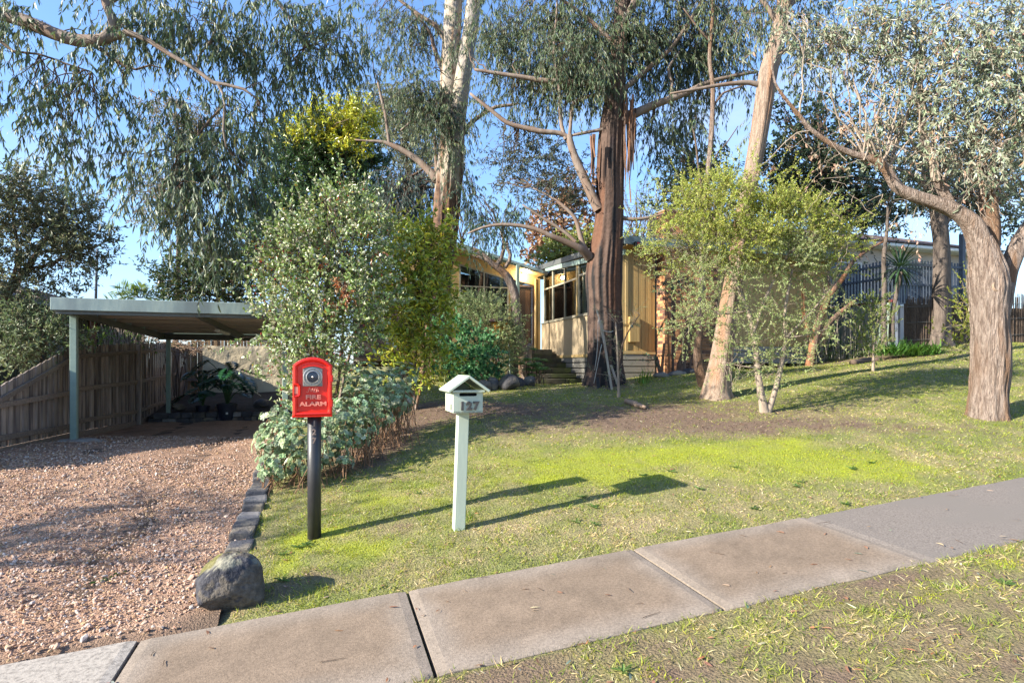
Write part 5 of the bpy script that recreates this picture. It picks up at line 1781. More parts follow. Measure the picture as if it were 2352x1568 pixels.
# ================================================================== foliage
TPL = {
    'rhomb': (np.array([(0, 0, 0), (.45, .5, .06), (1, 0, 0), (.45, -.5, .06)], float), [np.array([[0, 1, 2, 3]])]),
    'gum': (np.array([(0, 0, 0), (.3, .5, .03), (.30, -.34, .03), (.68, .30, -.02), (.68, -.42, -.02), (1.0, -.45, -.10)], float), [np.array([[0, 2, 1], [3, 4, 5]]), np.array([[1, 2, 4, 3]])]),
    'oval': (np.array([(0, 0, 0), (.28, .46, .10), (.72, .42, .10), (1, 0, -.02), (.72, -.42, .10), (.28, -.46, .10)], float), [np.array([[0, 1, 2, 3], [0, 3, 4, 5]])]),
    'blade': (np.array([(0, -.5, 0), (0, .5, 0), (.55, .36, .06), (.55, -.36, .06), (1, 0, -.06)], float), [np.array([[0, 1, 2, 3]]), np.array([[3, 2, 4]])]),
    'tri': (np.array([(0, -.5, 0), (0, .5, 0), (1, 0, 0)], float), [np.array([[0, 1, 2]])]),
}
def leaf_geo(pos, axis, side_ref, L, W, tpl):
    """arrays of leaves -> verts, faces list, leaf index per vertex"""
    T, FS = TPL[tpl]
    n, k = len(pos), len(T)
    axis = nrm(axis)
    side = nrm(np.cross(axis, side_ref))
    up = np.cross(side, axis)
    L = np.broadcast_to(np.asarray(L, float), (n,)); W = np.broadcast_to(np.asarray(W, float), (n,))
    v = (pos[:, None, :] + axis[:, None, :] * (L[:, None] * T[None, :, 0])[..., None] + side[:, None, :] * (W[:, None] * T[None, :, 1])[..., None]
         + up[:, None, :] * (L[:, None] * T[None, :, 2])[..., None])
    base = (np.arange(n) * k)[:, None, None]
    return v.reshape(-1, 3), [(base + f[None]).reshape(-1, f.shape[1]) for f in FS], np.repeat(np.arange(n), k)

def pick_cols(rng, n, cols, jit=.16):
    w = np.array([c[1] for c in cols], float)
    base = np.array([c[0] for c in cols], float)[rng.choice(len(cols), n, p=w / w.sum())]
    return base * (1 + jit * rng.normal(size=(n, 1))).clip(.5, 1.7) * (1 + .06 * rng.normal(size=(n, 3)))

def rand_unit(rng, n):
    return nrm(rng.normal(size=(n, 3)))

class Tree:
    def __init__(s, name, base, label, cat='tree', group=None, seed=1):
        s.root = empty(name, base, label, cat, group)
        s.base = np.array(base, float)
        s.rng = np.random.default_rng(seed)
        s.seed = seed
        s.skel = []
        s.dm = 1.9
        s.V, s.Fq, s.Cc, s.nv = [], [], [], 0
        s.TV, s.TQ, s.nt = [], [], 0
    def limb(s, name, pts, rad, mat, sides=10, rough=.12, rfreq=(1.6, 1.3), fine=.0, step=.14, colf=None, sk=True):
        p, r = catmull(pts, rad, step)
        v, q, t = tube_np(p, r, sides, rough, rfreq, s.seed + len(s.skel), fine)
        if sk: s.skel.append(p)
        col = colf(v) if colf else None
        me = make_mesh(name, v - s.base, [q, t], mat, True, col)
        return link(name, me, s.root, (0, 0, 0))
    def twigs(s, PTS, r0, r1, sides=3):
        if len(PTS) == 0: return
        v, q = thin_tubes(PTS, r0, r1, sides)
        s.TV.append(v); s.TQ.append(q + s.nt); s.nt += len(v)
    def leaves(s, pos, axis, L, W, tpl, cols, jit=.16, ref=None):
        n = len(pos)
        if n == 0: return
        ref = rand_unit(s.rng, n) if ref is None else ref
        v, fs, li = leaf_geo(pos, axis, ref, L, W, tpl)
        c = pick_cols(s.rng, n, cols, jit)[li] if isinstance(cols, list) else cols[li]
        s.V.append(v); s.Fq.append([f + s.nv for f in fs]); s.Cc.append(c); s.nv += len(v)
    def blob(s, b, dens, L, W, tpl, cols, lpt=12, tl=.5, out=.5, hang=0., up=.2, rnd=.7, leaf_out=.4, leaf_hang=0., leaf_rnd=.7, jit=.16, lump=.5, shell=2.2,
             tw=.004, branch=6, br=.014, bmax=99, leaf_up=0., t0=.12, gap=0.0, sagb=.0):
        """fill an ellipsoid (picture x, y, distance, picture radii, depth radius) with leafy twigs joined by branches to the skeleton"""
        rng = s.rng
        px, py, Y, rx, ry, rd = b[:6]
        m = b[6] if len(b) > 6 else 1.0
        C = P(px, py, Y)
        Rr = np.array([rx / F * Y, rd, ry / F * Y])
        nl = s.dm * dens * m * math.pi * Rr[0] * Rr[2]
        nt = max(3, int(nl / lpt))
        d = rand_unit(rng, nt)
        rad = rng.random(nt) ** (1 / shell)
        rad = rad * (1 + lump * vnoise(d * 1.9 + s.seed * 3.1 + px * .37, s.seed))
        if gap:
            gs = 2.2 / max(.5, tl / .4) if Y < 14 else 1.3
            st0 = (C + d * rad[:, None] * Rr) * gs
            keep = vnoise(st0 * 1.6 + s.seed, s.seed + 5) > -.75 + gap * .9
            d, rad = d[keep], rad[keep]
            nt = len(d)
        st = C + d * rad[:, None] * Rr
        tdir = nrm(out * d + rnd * rand_unit(rng, nt) + np.array([0, 0, up - hang]))
        tlen = tl * rng.uniform(.5, 1.35, nt)
        # twig path with droop
        k = 4
        tt = np.linspace(0, 1, k)
        PT = st[:, None, :] + tdir[:, None, :] * (tlen[:, None] * tt[None])[..., None]
        PT[:, :, 2] -= (hang * .6 * tlen)[:, None] * tt[None] ** 2
        s.twigs(PT, np.full(nt, tw), np.full(nt, tw * .4))
        lt = rng.uniform(t0, 1.03, (nt, lpt))
        lp = st[:, None, :] + tdir[:, None, :] * (tlen[:, None] * lt)[..., None]
        lp[:, :, 2] -= (hang * .6 * tlen)[:, None] * lt ** 2
        lp = lp.reshape(-1, 3)
        n = len(lp)
        ax = leaf_out * np.repeat(tdir, lpt, 0) + leaf_rnd * rand_unit(rng, n) + np.array([0, 0, leaf_up - leaf_hang])
        s.leaves(lp, ax, L * rng.uniform(.6, 1.25, n), W * rng.uniform(.7, 1.25, n), tpl, cols, jit)
        # joining branches
        if s.skel and branch:
            SK = np.concatenate(s.skel)
            nb = min(nt, branch)
            ids = rng.choice(nt, nb, replace=False)
            P1 = st[ids]
            P0 = []
            for e in P1:
                w = np.linalg.norm(SK - e, axis=1) + np.abs(rng.normal(0, .25, len(SK)))
                P0.append(SK[np.argmin(w)])
            P0 = np.array(P0)
            Ld = np.linalg.norm(P1 - P0, axis=1)
            ok = Ld < bmax
            P0, P1, Ld = P0[ok], P1[ok], Ld[ok]
            if len(P0):
                k = 9
                tt = np.linspace(0, 1, k)[None, :, None]
                mid = (P0 + P1) / 2 + rng.normal(0, .10, P0.shape) * Ld[:, None] + np.array([0, 0, .14]) * Ld[:, None]
                B = P0[:, None] * (1 - tt) ** 2 + 2 * mid[:, None] * tt * (1 - tt) + P1[:, None] * tt ** 2
                B[:, 1:-1] += rng.normal(0, .022, B[:, 1:-1].shape) * np.minimum(Ld, 1.5)[:, None, None]
                s.twigs(B, np.full(len(B), br) * (.6 + .5 * np.minimum(Ld, 2)), np.full(len(B), tw), 4)
                # side shoots so that twigs do not float
        return C, Rr, st
    def done(s, leaf, twig_mat, twig_name='twigs', crown='crown'):
        if s.nv:
            n_f = len(s.Fq[0])
            V = np.concatenate(s.V)
            allf = []
            for f in s.Fq: allf += f
            tri = [f for f in allf if f.shape[1] == 3]; quad = [f for f in allf if f.shape[1] == 4]
            fl = []
            if quad: fl.append(np.concatenate(quad))
            if tri: fl.append(np.concatenate(tri))
            me = make_mesh(crown, V - s.base, fl, leaf, False, np.concatenate(s.Cc).clip(0.002, .9))
            link(crown, me, s.root, (0, 0, 0))
        if s.nt:
            me = make_mesh(twig_name, np.concatenate(s.TV) - s.base, np.concatenate(s.TQ), twig_mat, True)
            link(twig_name, me, s.root, (0, 0, 0), kind='stuff')
        return s.root

def PL(Y, *pts):
    """polyline of picture points at distance Y (or (x, y, Y)); radii given as picture widths"""
    pp, rr = [], []
    for q in pts:
        y_ = q[3] if len(q) > 3 else Y
        pp.append(P(q[0], q[1], y_)); rr.append(q[2] / 2 / F * y_ / math.sqrt(1 + ((q[0] - CX) / F) ** 2))
    return np.array(pp), np.array(rr)

GUM = [((.085, .125, .064), 5), ((.12, .16, .080), 4), ((.060, .090, .050), 3), ((.17, .19, .065), 1.0), ((.16, .185, .13), 1.5)]
GUM_PALE = [((.28, .31, .22), 5), ((.21, .25, .165), 4), ((.36, .375, .28), 3), ((.38, .25, .17), 1.2), ((.15, .185, .115), 1.6)]
gumkw = dict(tpl='gum', lpt=15, tl=.55, out=.35, hang=.7, up=.15, rnd=.75, leaf_out=.2, leaf_hang=1.0, leaf_rnd=.5, lump=.85, jit=.2, gap=.45, sagb=0)

# ---- overhanging gum whose trunk stands in the neighbour's yard outside the picture
tb = np.array([-12.4, 8.6, 0.0]); tb[2] = zg(tb[0], tb[1])
ot = Tree('gum_tree', tb, 'overhanging gum tree with smooth grey limb and long drooping leaves above the driveway', seed=11)
L0 = np.array([tb, tb + [.3, 0, 2], tb + [.9, 0, 4.2], P(-330, -60, 8.5), P(-150, -10, 8.5)])
ot.limb('trunk', L0, [.36, .30, .25, .18, .15], M['bark_smooth'], 14, .08)
p, r = PL(8.5, (-150, -10, 46), (0, 32, 40), (60, 50, 38), (120, 76, 36), (180, 94, 34), (235, 92, 30), (258, 82, 28))
ot.limb('branch', p, r, M['bark_smooth'], 14, .06)
p, r = PL(8.5, (235, 92, 28), (262, 66, 26), (256, 40, 23), (243, 10, 21), (235, -50, 20), (225, -200, 16))
ot.limb('branch', p, r, M['bark_smooth'], 12, .06)
p, r = PL(8.5, (240, 90, 20), (268, 84, 19), (290, 76, 18), (315, 82, 15), (345, 96, 13), (390, 125, 12), (450, 160, 11), (490, 190, 10), (520, 195, 8), (560, 205, 7), (592, 228, 4))
ot.limb('branch', p, r, M['bark_smooth'], 10, .08)
p, r = PL(8.5, (500, 192, 8), (512, 215, 7), (516, 240, 6), (513, 300, 6), (520, 340, 4))
ot.limb('branch', p, r, M['bark_smooth'], 8, .08)
p, r = PL(8.55, (200, 95, 14), (228, 112, 12), (258, 132, 11), (290, 154, 9), (312, 160, 6), (345, 150, 5), (372, 157, 3))
ot.limb('branch', p, r, M['bark_brown'], 8, .08)
p, r = PL(8.4, (-80, 60, 12), (5, 98, 9), (30, 118, 8), (90, 125, 6), (150, 146, 5), (210, 165, 3))
ot.limb('branch', p, r, M['bark_brown'], 8, .08)
p, r = PL(8.9, (450, 160, 8), (462, 120, 7), (480, 100, 6), (500, 60, 5), (520, 0, 4))
ot.limb('branch', p, r, M['bark_smooth'], 8, .08)
p, r = PL(9.3, (243, 10, 14), (420, -90, 16), (560, -60, 12), (650, 20, 9), (700, 110, 6))
ot.limb('branch', p, r, M['bark_smooth'], 8, .08)
p, r = PL(8.7, (516, 240, 6), (470, 290, 6), (440, 330, 5), (410, 360, 5), (405, 420, 4))
ot.limb('branch', p, r, M['bark_brown'], 8, .08)
ot.dm = 2.7
ot_blobs = [(40, 40, 8.5, 90, 50, .7, .8), (70, 175, 8.5, 80, 60, .7, .75), (200, 215, 8.6, 110, 70, .7, .95), (140, 320, 8.6, 95, 55, .6, .7), (180, 385, 8.7, 55, 28, .4, .5), (330, 40, 9, 120, 60, .8, 1.0), (40, 260, 8.6, 50, 60, .5, .6),
            (470, 55, 9, 130, 75, .8, 1.05), (620, 30, 9.2, 140, 70, .8, .8), (750, 40, 9.5, 90, 75, .7, .7), (560, 125, 9.2, 110, 60, .7, .55), (700, 120, 9.4, 110, 60, .7, .75), (780, 130, 9.5, 50, 50, .5, .5),
            (440, 235, 8.8, 90, 60, .6, .5), (420, 330, 8.8, 110, 70, .6, .85), (530, 320, 9, 100, 80, .6, .85), (370, 420, 8.6, 85, 60, .5, 1.15), (470, 430, 8.8, 90, 80, .6, 1.2),
            (540, 440, 9, 80, 70, .6, 1.1), (430, 500, 8.7, 70, 50, .5, 1.0), (500, 530, 8.8, 50, 60, .4, 1.2), (497, 600, 8.85, 28, 42, .25, 1.5), (600, 215, 9.2, 70, 50, .6, .55), (610, 300, 9.2, 40, 40, .4, .5),
            (240, 100, 8.45, 60, 40, .3, .55), (300, 110, 8.6, 60, 60, .4, .35), (820, 110, 9.5, 30, 60, .3, .6), (240, 300, 8.55, 30, 20, .2, .5)]
for b in ot_blobs:
    lit = b[1] > 380
    ot.blob(b, 720, .135, .024, cols=(GUM + [((.15, .185, .135), 5)]) if lit else GUM, branch=7, br=.010, tw=.0028, **{**gumkw, 'tl': .42})
ot.blob((-250, 60, 8.4, 200, 150, 1.5, .6), 420, .15, .026, cols=GUM, branch=8, **gumkw)
ot.done(M['leaf'], M['bark_brown'])

# ---- first big gum: cream upper stems, rough brown butt
Y1 = 17.0
b1 = np.array([(1008 - CX) / F * Y1, Y1, 0]); b1[2] = zg(b1[0], b1[1])
t1 = Tree('gum_tree', b1, 'tall twin stemmed gum with cream upper bark and shaggy brown base rising behind the shrubs', seed=21)
def t1col(v):
    z = v[:, 2]
    lim = 5.3 + 1.0 * fbm(np.stack([v[:, 0] * 9, v[:, 1] * 9, z * .35], -1), 3, 3) * 1.6
    k = smooth(z, lim - .25, lim + .25)[:, None]
    st = fbm(np.stack([v[:, 0] * 16, v[:, 1] * 16, z * .7], -1), 8, 3)[:, None]
    rough = np.array([.15, .088, .056]) * (1 + .7 * st)
    dark = np.array([.06, .038, .03])
    rough = np.where(st < -.18, dark, rough)
    s2 = fbm(np.stack([v[:, 0] * 7, v[:, 1] * 7, z * .45 + 3], -1), 18, 3)[:, None]
    cream = np.array([.36, .305, .24]) * (1 + .22 * st)
    cream = np.where(s2 > .20, np.array([.20, .125, .08]), cream)
    cream = np.where(s2 < -.20, np.array([.27, .24, .215]), cream)
    return (rough * (1 - k) + cream * k).clip(.02, .8)
p, r = PL(Y1, (1003, 860, 76), (1006, 760, 60), (1010, 640, 52), (1021, 540, 58), (1029, 450, 58), (1033, 390, 60), (1037, 340, 58), (1040, 300, 52))
t1.limb('trunk', p, r, M['tree_bark_attr'], 72, .16, (3.0, .5), .10, .05, t1col)
p, r = PL(Y1, (1036, 330, 44), (1031, 250, 42), (1032, 170, 42), (1037, 90, 42), (1043, -20, 40), (1050, -200, 36), (1065, -480, 24))
t1.limb('stem', p, r, M['tree_bark_attr'], 30, .07, (2.2, .5), .02, .06, t1col)
p, r = PL(Y1 - .15, (1042, 330, 44), (1052, 260, 38), (1060, 200, 38), (1071, 130, 36), (1082, 60, 34), (1090, -20, 33), (1105, -200, 28), (1120, -450, 18))
t1.limb('stem', p, r, M['tree_bark_attr'], 30, .07, (2.2, .5), .02, .06, t1col)
for pts in ([(1003, 412, 22), (985, 392, 18), (960, 368, 15), (930, 348, 13), (905, 336, 12), (878, 326, 8), (845, 324, 5), (815, 321, 3)],
            [(895, 334, 9), (890, 300, 8), (885, 260, 8), (876, 225, 7), (868, 190, 5)],
            [(1058, 315, 14), (1075, 290, 11), (1105, 265, 9), (1140, 246, 8), (1172, 242, 7), (1192, 238, 4)],
            [(1030, 100, 14), (1000, 60, 11), (970, 40, 9), (930, 10, 7), (890, -20, 5)],
            [(1028, 190, 12), (1000, 120, 10), (985, 70, 7), (950, 30, 5)],
            [(1000, 420, 9), (1002, 380, 8), (998, 330, 7), (1000, 310, 4)],
            [(1033, 290, 8), (990, 288, 6), (950, 280, 6), (920, 300, 4)],
            [(1090, 20, 14), (1140, -40, 12), (1200, -90, 10), (1260, -140, 7)]):
    p, r = PL(Y1 - .1, *pts)
    t1.limb('branch', p, r, M['bark_smooth'], 9, .1)
for b in [(960, 50, 17, 100, 60, 1.0, .9), (915, 110, 17, 60, 45, .7, .8), (950, 200, 16.4, 90, 65, .9, 1.15), (1020, 250, 16.2, 60, 80, .6, 1.1), (1030, 330, 16.2, 40, 50, .4, .9), (985, 230, 16.6, 70, 70, .6, .9), (880, 30, 17.5, 50, 50, .7, .6), (860, 100, 17.2, 30, 40, .4, .5),
          (1080, -160, 17, 200, 110, 2, .7), (1200, -160, 17, 160, 110, 1.5, .6)]:
    t1.blob(b, 560, .15, .026, cols=GUM, branch=6, br=.014, tw=.005, **{**gumkw, 'tl': .6, 'tpl': 'rhomb'})
t1.done(M['leaf'], M['bark_brown'])

# ---- second big gum: dark stringy trunk at the corner of the house
Y2 = 14.0
b2 = np.array([(1388 - CX) / F * Y2, Y2, 0]); b2[2] = zg(b2[0], b2[1])
t2 = Tree('gum_tree', b2, 'largest dark trunked stringybark gum standing in front of the house corner', seed=31)
def t2col(v):
    z = v[:, 2]
    a = np.stack([v[:, 0] * 11, v[:, 1] * 11, z * .35], -1)
    s1 = fbm(a, 5, 4)[:, None]
    s2 = fbm(np.stack([v[:, 0] * 3, v[:, 1] * 3, z * .5], -1), 15, 3)[:, None]
    c = np.array([.075, .049, .038]) * (1 + 1.1 * s1)
    c = np.where(s1 < -.12, np.array([.022, .015, .013]), c)
    red = smooth(s2, .05, .25) * smooth(z, .6, 1.6)[:, None] * (1 - smooth(z, 4.6, 6.2))[:, None]
    c = c * (1 - red) + np.array([.11, .055, .034]) * (1 + .4 * s1) * red
    up = smooth(z, 4.8, 7.5)[:, None]
    c = c * (1 - up * .75) + np.array([.14, .10, .078]) * (1 + .35 * s1) * up * .75
    return c.clip(.02, .8)
p, r = PL(Y2, (1387, 905, 118), (1388, 875, 96), (1389, 830, 80), (1389, 770, 76), (1387, 700, 74), (1386, 640, 78), (1390, 590, 74), (1397, 530, 64), (1401, 470, 60), (1402, 400, 60), (1404, 330, 58), (1407, 280, 54), (1411, 235, 46), (1418, 150, 38), (1425, 70, 34), (1430, 0, 34), (1436, -120, 30), (1440, -400, 16))
t2.limb('trunk', p, r, M['tree_bark_attr'], 84, .11, (2.0, .40), .10, .05, t2col)
limbs2 = [[(1376, 482, 26), (1360, 450, 22), (1343, 412, 21), (1326, 375, 19), (1313, 340, 17), (1306, 310, 15)],
          [(1308, 316, 11), (1285, 306, 11), (1240, 302, 12), (1205, 294, 11), (1165, 282, 10), (1130, 255, 9), (1105, 235, 8), (1080, 215, 6)],
          [(1300, 320, 10), (1290, 290, 9), (1286, 240, 8), (1284, 200, 7), (1278, 160, 7), (1272, 110, 6), (1278, 40, 5), (1280, -30, 4)],
          [(1308, 318, 9), (1312, 270, 8), (1318, 235, 9), (1340, 225, 8), (1370, 218, 8), (1402, 205, 9)],
          [(1402, 232, 22), (1380, 205, 18), (1350, 192, 15), (1300, 188, 13), (1250, 186, 12), (1205, 178, 10), (1150, 170, 9), (1090, 160, 6)],
          [(1412, 285, 22), (1440, 272, 22), (1470, 256, 20), (1505, 240, 18), (1540, 228, 16), (1580, 212, 13), (1620, 192, 11), (1680, 176, 9), (1740, 165, 6)],
          [(1412, 222, 14), (1445, 195, 12), (1485, 160, 11), (1520, 132, 10), (1550, 100, 9), (1580, 55, 8), (1612, 0, 7), (1640, -80, 5)],
          [(1395, 295, 10), (1360, 302, 7), (1330, 308, 7), (1310, 312, 5)],
          [(1428, 500, 10), (1455, 504, 9), (1490, 500, 7), (1530, 490, 4)],
          [(1425, 60, 20), (1450, 20, 18), (1480, -40, 14), (1530, -120, 10)],
          [(1540, 225, 8), (1544, 190, 7), (1535, 160, 7), (1560, 120, 5)],
          [(1418, 110, 12), (1370, 60, 10), (1320, 20, 8), (1260, -20, 6)]]
for pts in limbs2:
    p, r = PL(Y2 - .1, *pts)
    t2.limb('branch', p, r, M['bark_smooth'], 10, .10)
low2 = [[(1352, 590, 24, 13.9), (1335, 572, 18, 13.7), (1300, 556, 15, 13.6), (1262, 540, 12, 13.5), (1230, 526, 10, 13.5), (1190, 518, 9, 13.5), (1150, 516, 8, 13.5), (1110, 522, 6, 13.5), (1075, 536, 4, 13.6)],
        [(1348, 582, 16, 13.9), (1338, 560, 13, 13.9), (1330, 530, 11, 13.9), (1320, 500, 9, 13.9), (1290, 470, 7, 13.9), (1260, 450, 5, 14), (1220, 430, 3, 14)],
        [(1322, 555, 9, 13.7), (1300, 535, 8, 13.7), (1270, 515, 7, 13.7), (1230, 490, 5, 13.7), (1200, 470, 3, 13.7)]]
for pts in low2:
    p, r = PL(13.8, *pts)
    t2.limb('branch', p, r, M['bark_smooth'], 10, .08)
# strips of shed bark hanging from the fork
rs = np.random.default_rng(71)
for i in range(26):
    x = rs.uniform(1432, 1462) if i < 19 else rs.uniform(1355, 1368)
    y0 = rs.uniform(215, 300) if i < 19 else rs.uniform(300, 330)
    y1 = y0 + (rs.uniform(60, 190) if i < 19 else rs.uniform(40, 110))
    Yb = Y2 - .35 + rs.uniform(-.2, .15)
    n = 9
    w = rs.uniform(.015, .05)
    tw_ = rs.uniform(0, 3)
    L_, R_ = [], []
    for k in range(n):
        t = k / (n - 1)
        c = P(x + 5 * math.sin(t * 3 + i) * t, y0 + (y1 - y0) * t, Yb)
        a = tw_ + t * rs.uniform(.2, .6) * 2
        d = np.array([math.cos(a), math.sin(a), 0]) * w * (1 - .6 * t)
        L_.append(c - d); R_.append(c + d)
    vv = L_ + R_
    nn = np.array([.006 * math.sin(tw_), -.006 * math.cos(tw_), 0])
    m = MB()
    m.add(vv + [q + nn for q in vv], [(k, k + 1, n + k + 1, n + k) for k in range(n - 1)] + [(2 * n + k, 3 * n + k, 3 * n + k + 1, 2 * n + k + 1) for k in range(n - 1)])
    m.build('bark_strip', M['bark_dark'], t2.root, smooth_=True)
t2.dm = 2.5
t2b = [(1150, 60, 15, 100, 80, 1, 1.1), (1260, 60, 14.6, 110, 80, 1, 1.15), (1350, 80, 14.3, 100, 100, 1, 1.15), (1200, 160, 15, 90, 50, .9, 1.0), (1290, 170, 14.4, 110, 60, .9, 1.1), (1370, 180, 14, 80, 50, .8, 1.0),
       (1440, 80, 14, 80, 90, .8, .9), (1510, 70, 14.5, 90, 80, 1, 1.1), (1600, 60, 15, 80, 80, 1, 1.1), (1500, 170, 14.4, 80, 50, .8, .7), (1590, 150, 14.8, 90, 60, .9, 1.0), (1650, 100, 15, 60, 90, .9, 1.0), (1150, 215, 14.8, 60, 40, .6, .9), (1230, 235, 14.6, 60, 30, .5, .5),
       (1530, 280, 14.2, 60, 50, .6, .85), (1590, 270, 14.6, 50, 60, .6, .85), (1520, 340, 14.4, 40, 30, .4, .6), (1690, 210, 15, 60, 40, .6, .6), (1370, 120, 13.3, 50, 70, .4, .8), (1300, 110, 13.4, 60, 80, .4, .8),
       (1400, -120, 14, 250, 110, 2, .7), (1600, -100, 14, 160, 90, 2, .7)]
for b in t2b:
    t2.blob(b, 700, .15, .024, cols=GUM, branch=8, br=.013, tw=.004, **{**gumkw, 'tpl': 'rhomb'})
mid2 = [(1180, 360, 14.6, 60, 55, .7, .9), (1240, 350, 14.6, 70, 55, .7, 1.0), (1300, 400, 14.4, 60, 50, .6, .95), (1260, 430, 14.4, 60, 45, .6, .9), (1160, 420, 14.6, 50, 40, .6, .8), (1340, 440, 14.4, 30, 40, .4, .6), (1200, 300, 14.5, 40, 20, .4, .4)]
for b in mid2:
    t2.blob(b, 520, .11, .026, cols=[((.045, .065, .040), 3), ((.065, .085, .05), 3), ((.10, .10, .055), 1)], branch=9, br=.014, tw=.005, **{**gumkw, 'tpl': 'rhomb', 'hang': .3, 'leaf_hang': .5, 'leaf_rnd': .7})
t2.done(M['leaf'], M['bark_brown'])

# ---- leaning gum on the lawn
Y3 = 11.5
b3 = hit(1646, 914); Y3 = b3[1]
t3 = Tree('gum_tree', b3, 'leaning pinkish tan gum trunk rising through the feathery bush on the lawn', seed=41)
p, r = PL(Y3, (1646, 922, 84), (1646, 900, 66), (1650, 870, 58), (1656, 830, 52), (1664, 770, 46), (1676, 690, 42), (1694, 590, 40), (1706, 500, 40), (1720, 430, 38), (1738, 340, 39), (1754, 240, 41), (1764, 170, 41), (1783, 100, 37), (1797, 30, 33), (1810, -60, 30), (1835, -260, 20))
t3.limb('trunk', p, r, M['bark_pink'], 34, .16, (2.6, .5), .07, .06)
for pts in ([(1756, 200, 14), (1720, 190, 12), (1660, 195, 9), (1600, 205, 7), (1540, 215, 4)], [(1775, 130, 12), (1830, 110, 9), (1880, 115, 6)], [(1790, 60, 14), (1750, 0, 10), (1700, -50, 8)], [(1797, 30, 14), (1860, -30, 11), (1930, -80, 8)]):
    p, r = PL(Y3, *pts)
    t3.limb('branch', p, r, M['bark_smooth'], 9, .1)
for b in [(1720, 40, 12, 70, 60, .8, .8), (1850, 60, 12, 80, 60, .8, .9), (1790, 10, 11.6, 90, 50, .8, .9), (1860, 150, 12, 60, 50, .5, .45), (1760, 260, 12.2, 20, 30, .3, .6), (1800, -160, 11.5, 200, 110, 2, .6)]:
    t3.blob(b, 620, .13, .024, cols=GUM + [((.22, .22, .14), 3)], branch=8, br=.010, tw=.004, **{**gumkw, 'tpl': 'rhomb'})
t3.done(M['leaf'], M['bark_brown'])
b3b = hit(1614, 887)
t3b = Tree('gum_tree', b3b, 'slender grey trunked tree growing beside the leaning pinkish gum', seed=43)
p, r = PL(b3b[1], (1620, 893, 32), (1612, 868, 27), (1604, 835, 23), (1602, 800, 19), (1607, 760, 17), (1610, 700, 15), (1613, 640, 14), (1612, 560, 13), (1620, 470, 12), (1625, 408, 12), (1634, 306, 12), (1637, 204, 11), (1630, 136, 10), (1637, 34, 9), (1640, -60, 7), (1650, -250, 4))
t3b.limb('trunk', p, r, M['bark_grey'], 18, .14, (2.2, .9), .05, .08)
for pts in ([(1636, 250, 6), (1660, 215, 5), (1700, 200, 4), (1730, 185, 2)], [(1626, 400, 5), (1650, 350, 4), (1668, 330, 3), (1695, 290, 2)], [(1618, 470, 6), (1606, 400, 5), (1598, 330, 4), (1590, 290, 2)], [(1636, 100, 6), (1600, 60, 5), (1570, 20, 3)]):
    p, r = PL(b3b[1], *pts)
    t3b.limb('branch', p, r, M['bark_brown'], 7, .1)
for b in [(1600, 280, 12.5, 22, 40, .3, .5), (1640, 20, 12.5, 60, 50, .6, .7), (1640, -120, 12.5, 120, 90, 1, .6)]:
    t3b.blob(b, 560, .13, .024, cols=GUM, branch=6, br=.008, **{**gumkw, 'tpl': 'rhomb'})
t3b.done(M['leaf'], M['bark_brown'])

# ---- pollarded gum with pale leafy shoots
b4 = hit(2268, 957); Y4 = b4[1]
t4 = Tree('gum_tree', b4, 'thick pollarded gum with grey brown bark and a pale silvery crown of shoots', seed=51)
p, r = PL(Y4, (2266, 972, 116), (2267, 945, 98), (2270, 900, 92), (2274, 850, 96), (2275, 800, 94), (2274, 750, 92), (2272, 700, 92), (2272, 660, 100), (2270, 625, 96), (2262, 590, 78), (2248, 550, 62))
t4.limb('trunk', p, r, M['bark_grey'], 96, .06, (2.4, 2.0), .085, .03)
p, r = PL(Y4, (2262, 600, 66), (2238, 525, 56), (2205, 492, 44), (2160, 470, 38), (2099, 450, 32), (2060, 430, 28), (2035, 390, 26), (2008, 368, 22), (1963, 355, 17), (1912, 333, 13), (1861, 296, 10), (1838, 268, 9), (1794, 214, 7), (1777, 177, 5), (1773, 110, 3))
t4.limb('branch', p, r, M['bark_grey'], 22, .13, (2.2, 1.0), .05, .06)
p, r = PL(Y4 + .12, (2268, 625, 58), (2272, 580, 50), (2275, 530, 46), (2272, 490, 42), (2268, 455, 46), (2268, 432, 44))
t4.limb('branch', p, r, M['bark_grey'], 24, .2, (2.2, 1.4), .06, .05)
p, r = PL(Y4 + .1, (2292, 720, 60), (2306, 660, 52), (2316, 620, 48), (2334, 575, 46), (2352, 540, 44), (2380, 500, 42), (2420, 440, 36))
t4.limb('branch', p, r, M['bark_grey'], 24, .14, (2.2, 1.2), .05, .05)
p, r = PL(Y4 + .02, (2278, 790, 44), (2296, 740, 40), (2308, 700, 36), (2314, 668, 34), (2316, 650, 30))
t4.limb('cut_stub', p, r, M['bark_grey'], 18, .1, (2, 1), .04, .05)
p, r = PL(Y4 + .1, (2200, 492, 30), (2180, 465, 28), (2165, 435, 30), (2156, 412, 34))
t4.limb('branch', p, r, M['bark_grey'], 18, .16, (2, 1.4), .05, .05)
kn = P(2290, 657, Y4 - .215)
m = MB()
m.add(*lathe([(.085, -.06), (.085, .0), (.070, .010), (.055, .004), (.01, .002)], (0, 0, 0), 16))
o = m.build('branch_scar', M['wood_chip'], t4.root, origin=(0, 0, 0), smooth_=False)
o.location = Vector((kn - t4.base).tolist()); o.rotation_euler = (R(82), 0, R(14))
p, r = PL(Y4, (2031, 384, 8), (2038, 340, 7), (2050, 300, 6), (2062, 240, 4), (2070, 150, 3))
t4.limb('shoot', p, r, M['bark_pale'], 7, .06)
p, r = PL(Y4, (1836, 268, 5), (1838, 236, 5), (1845, 210, 4), (1842, 170, 4), (1848, 110, 3), (1856, 60, 2))
t4.limb('shoot', p, r, M['bark_pale'], 7, .06)
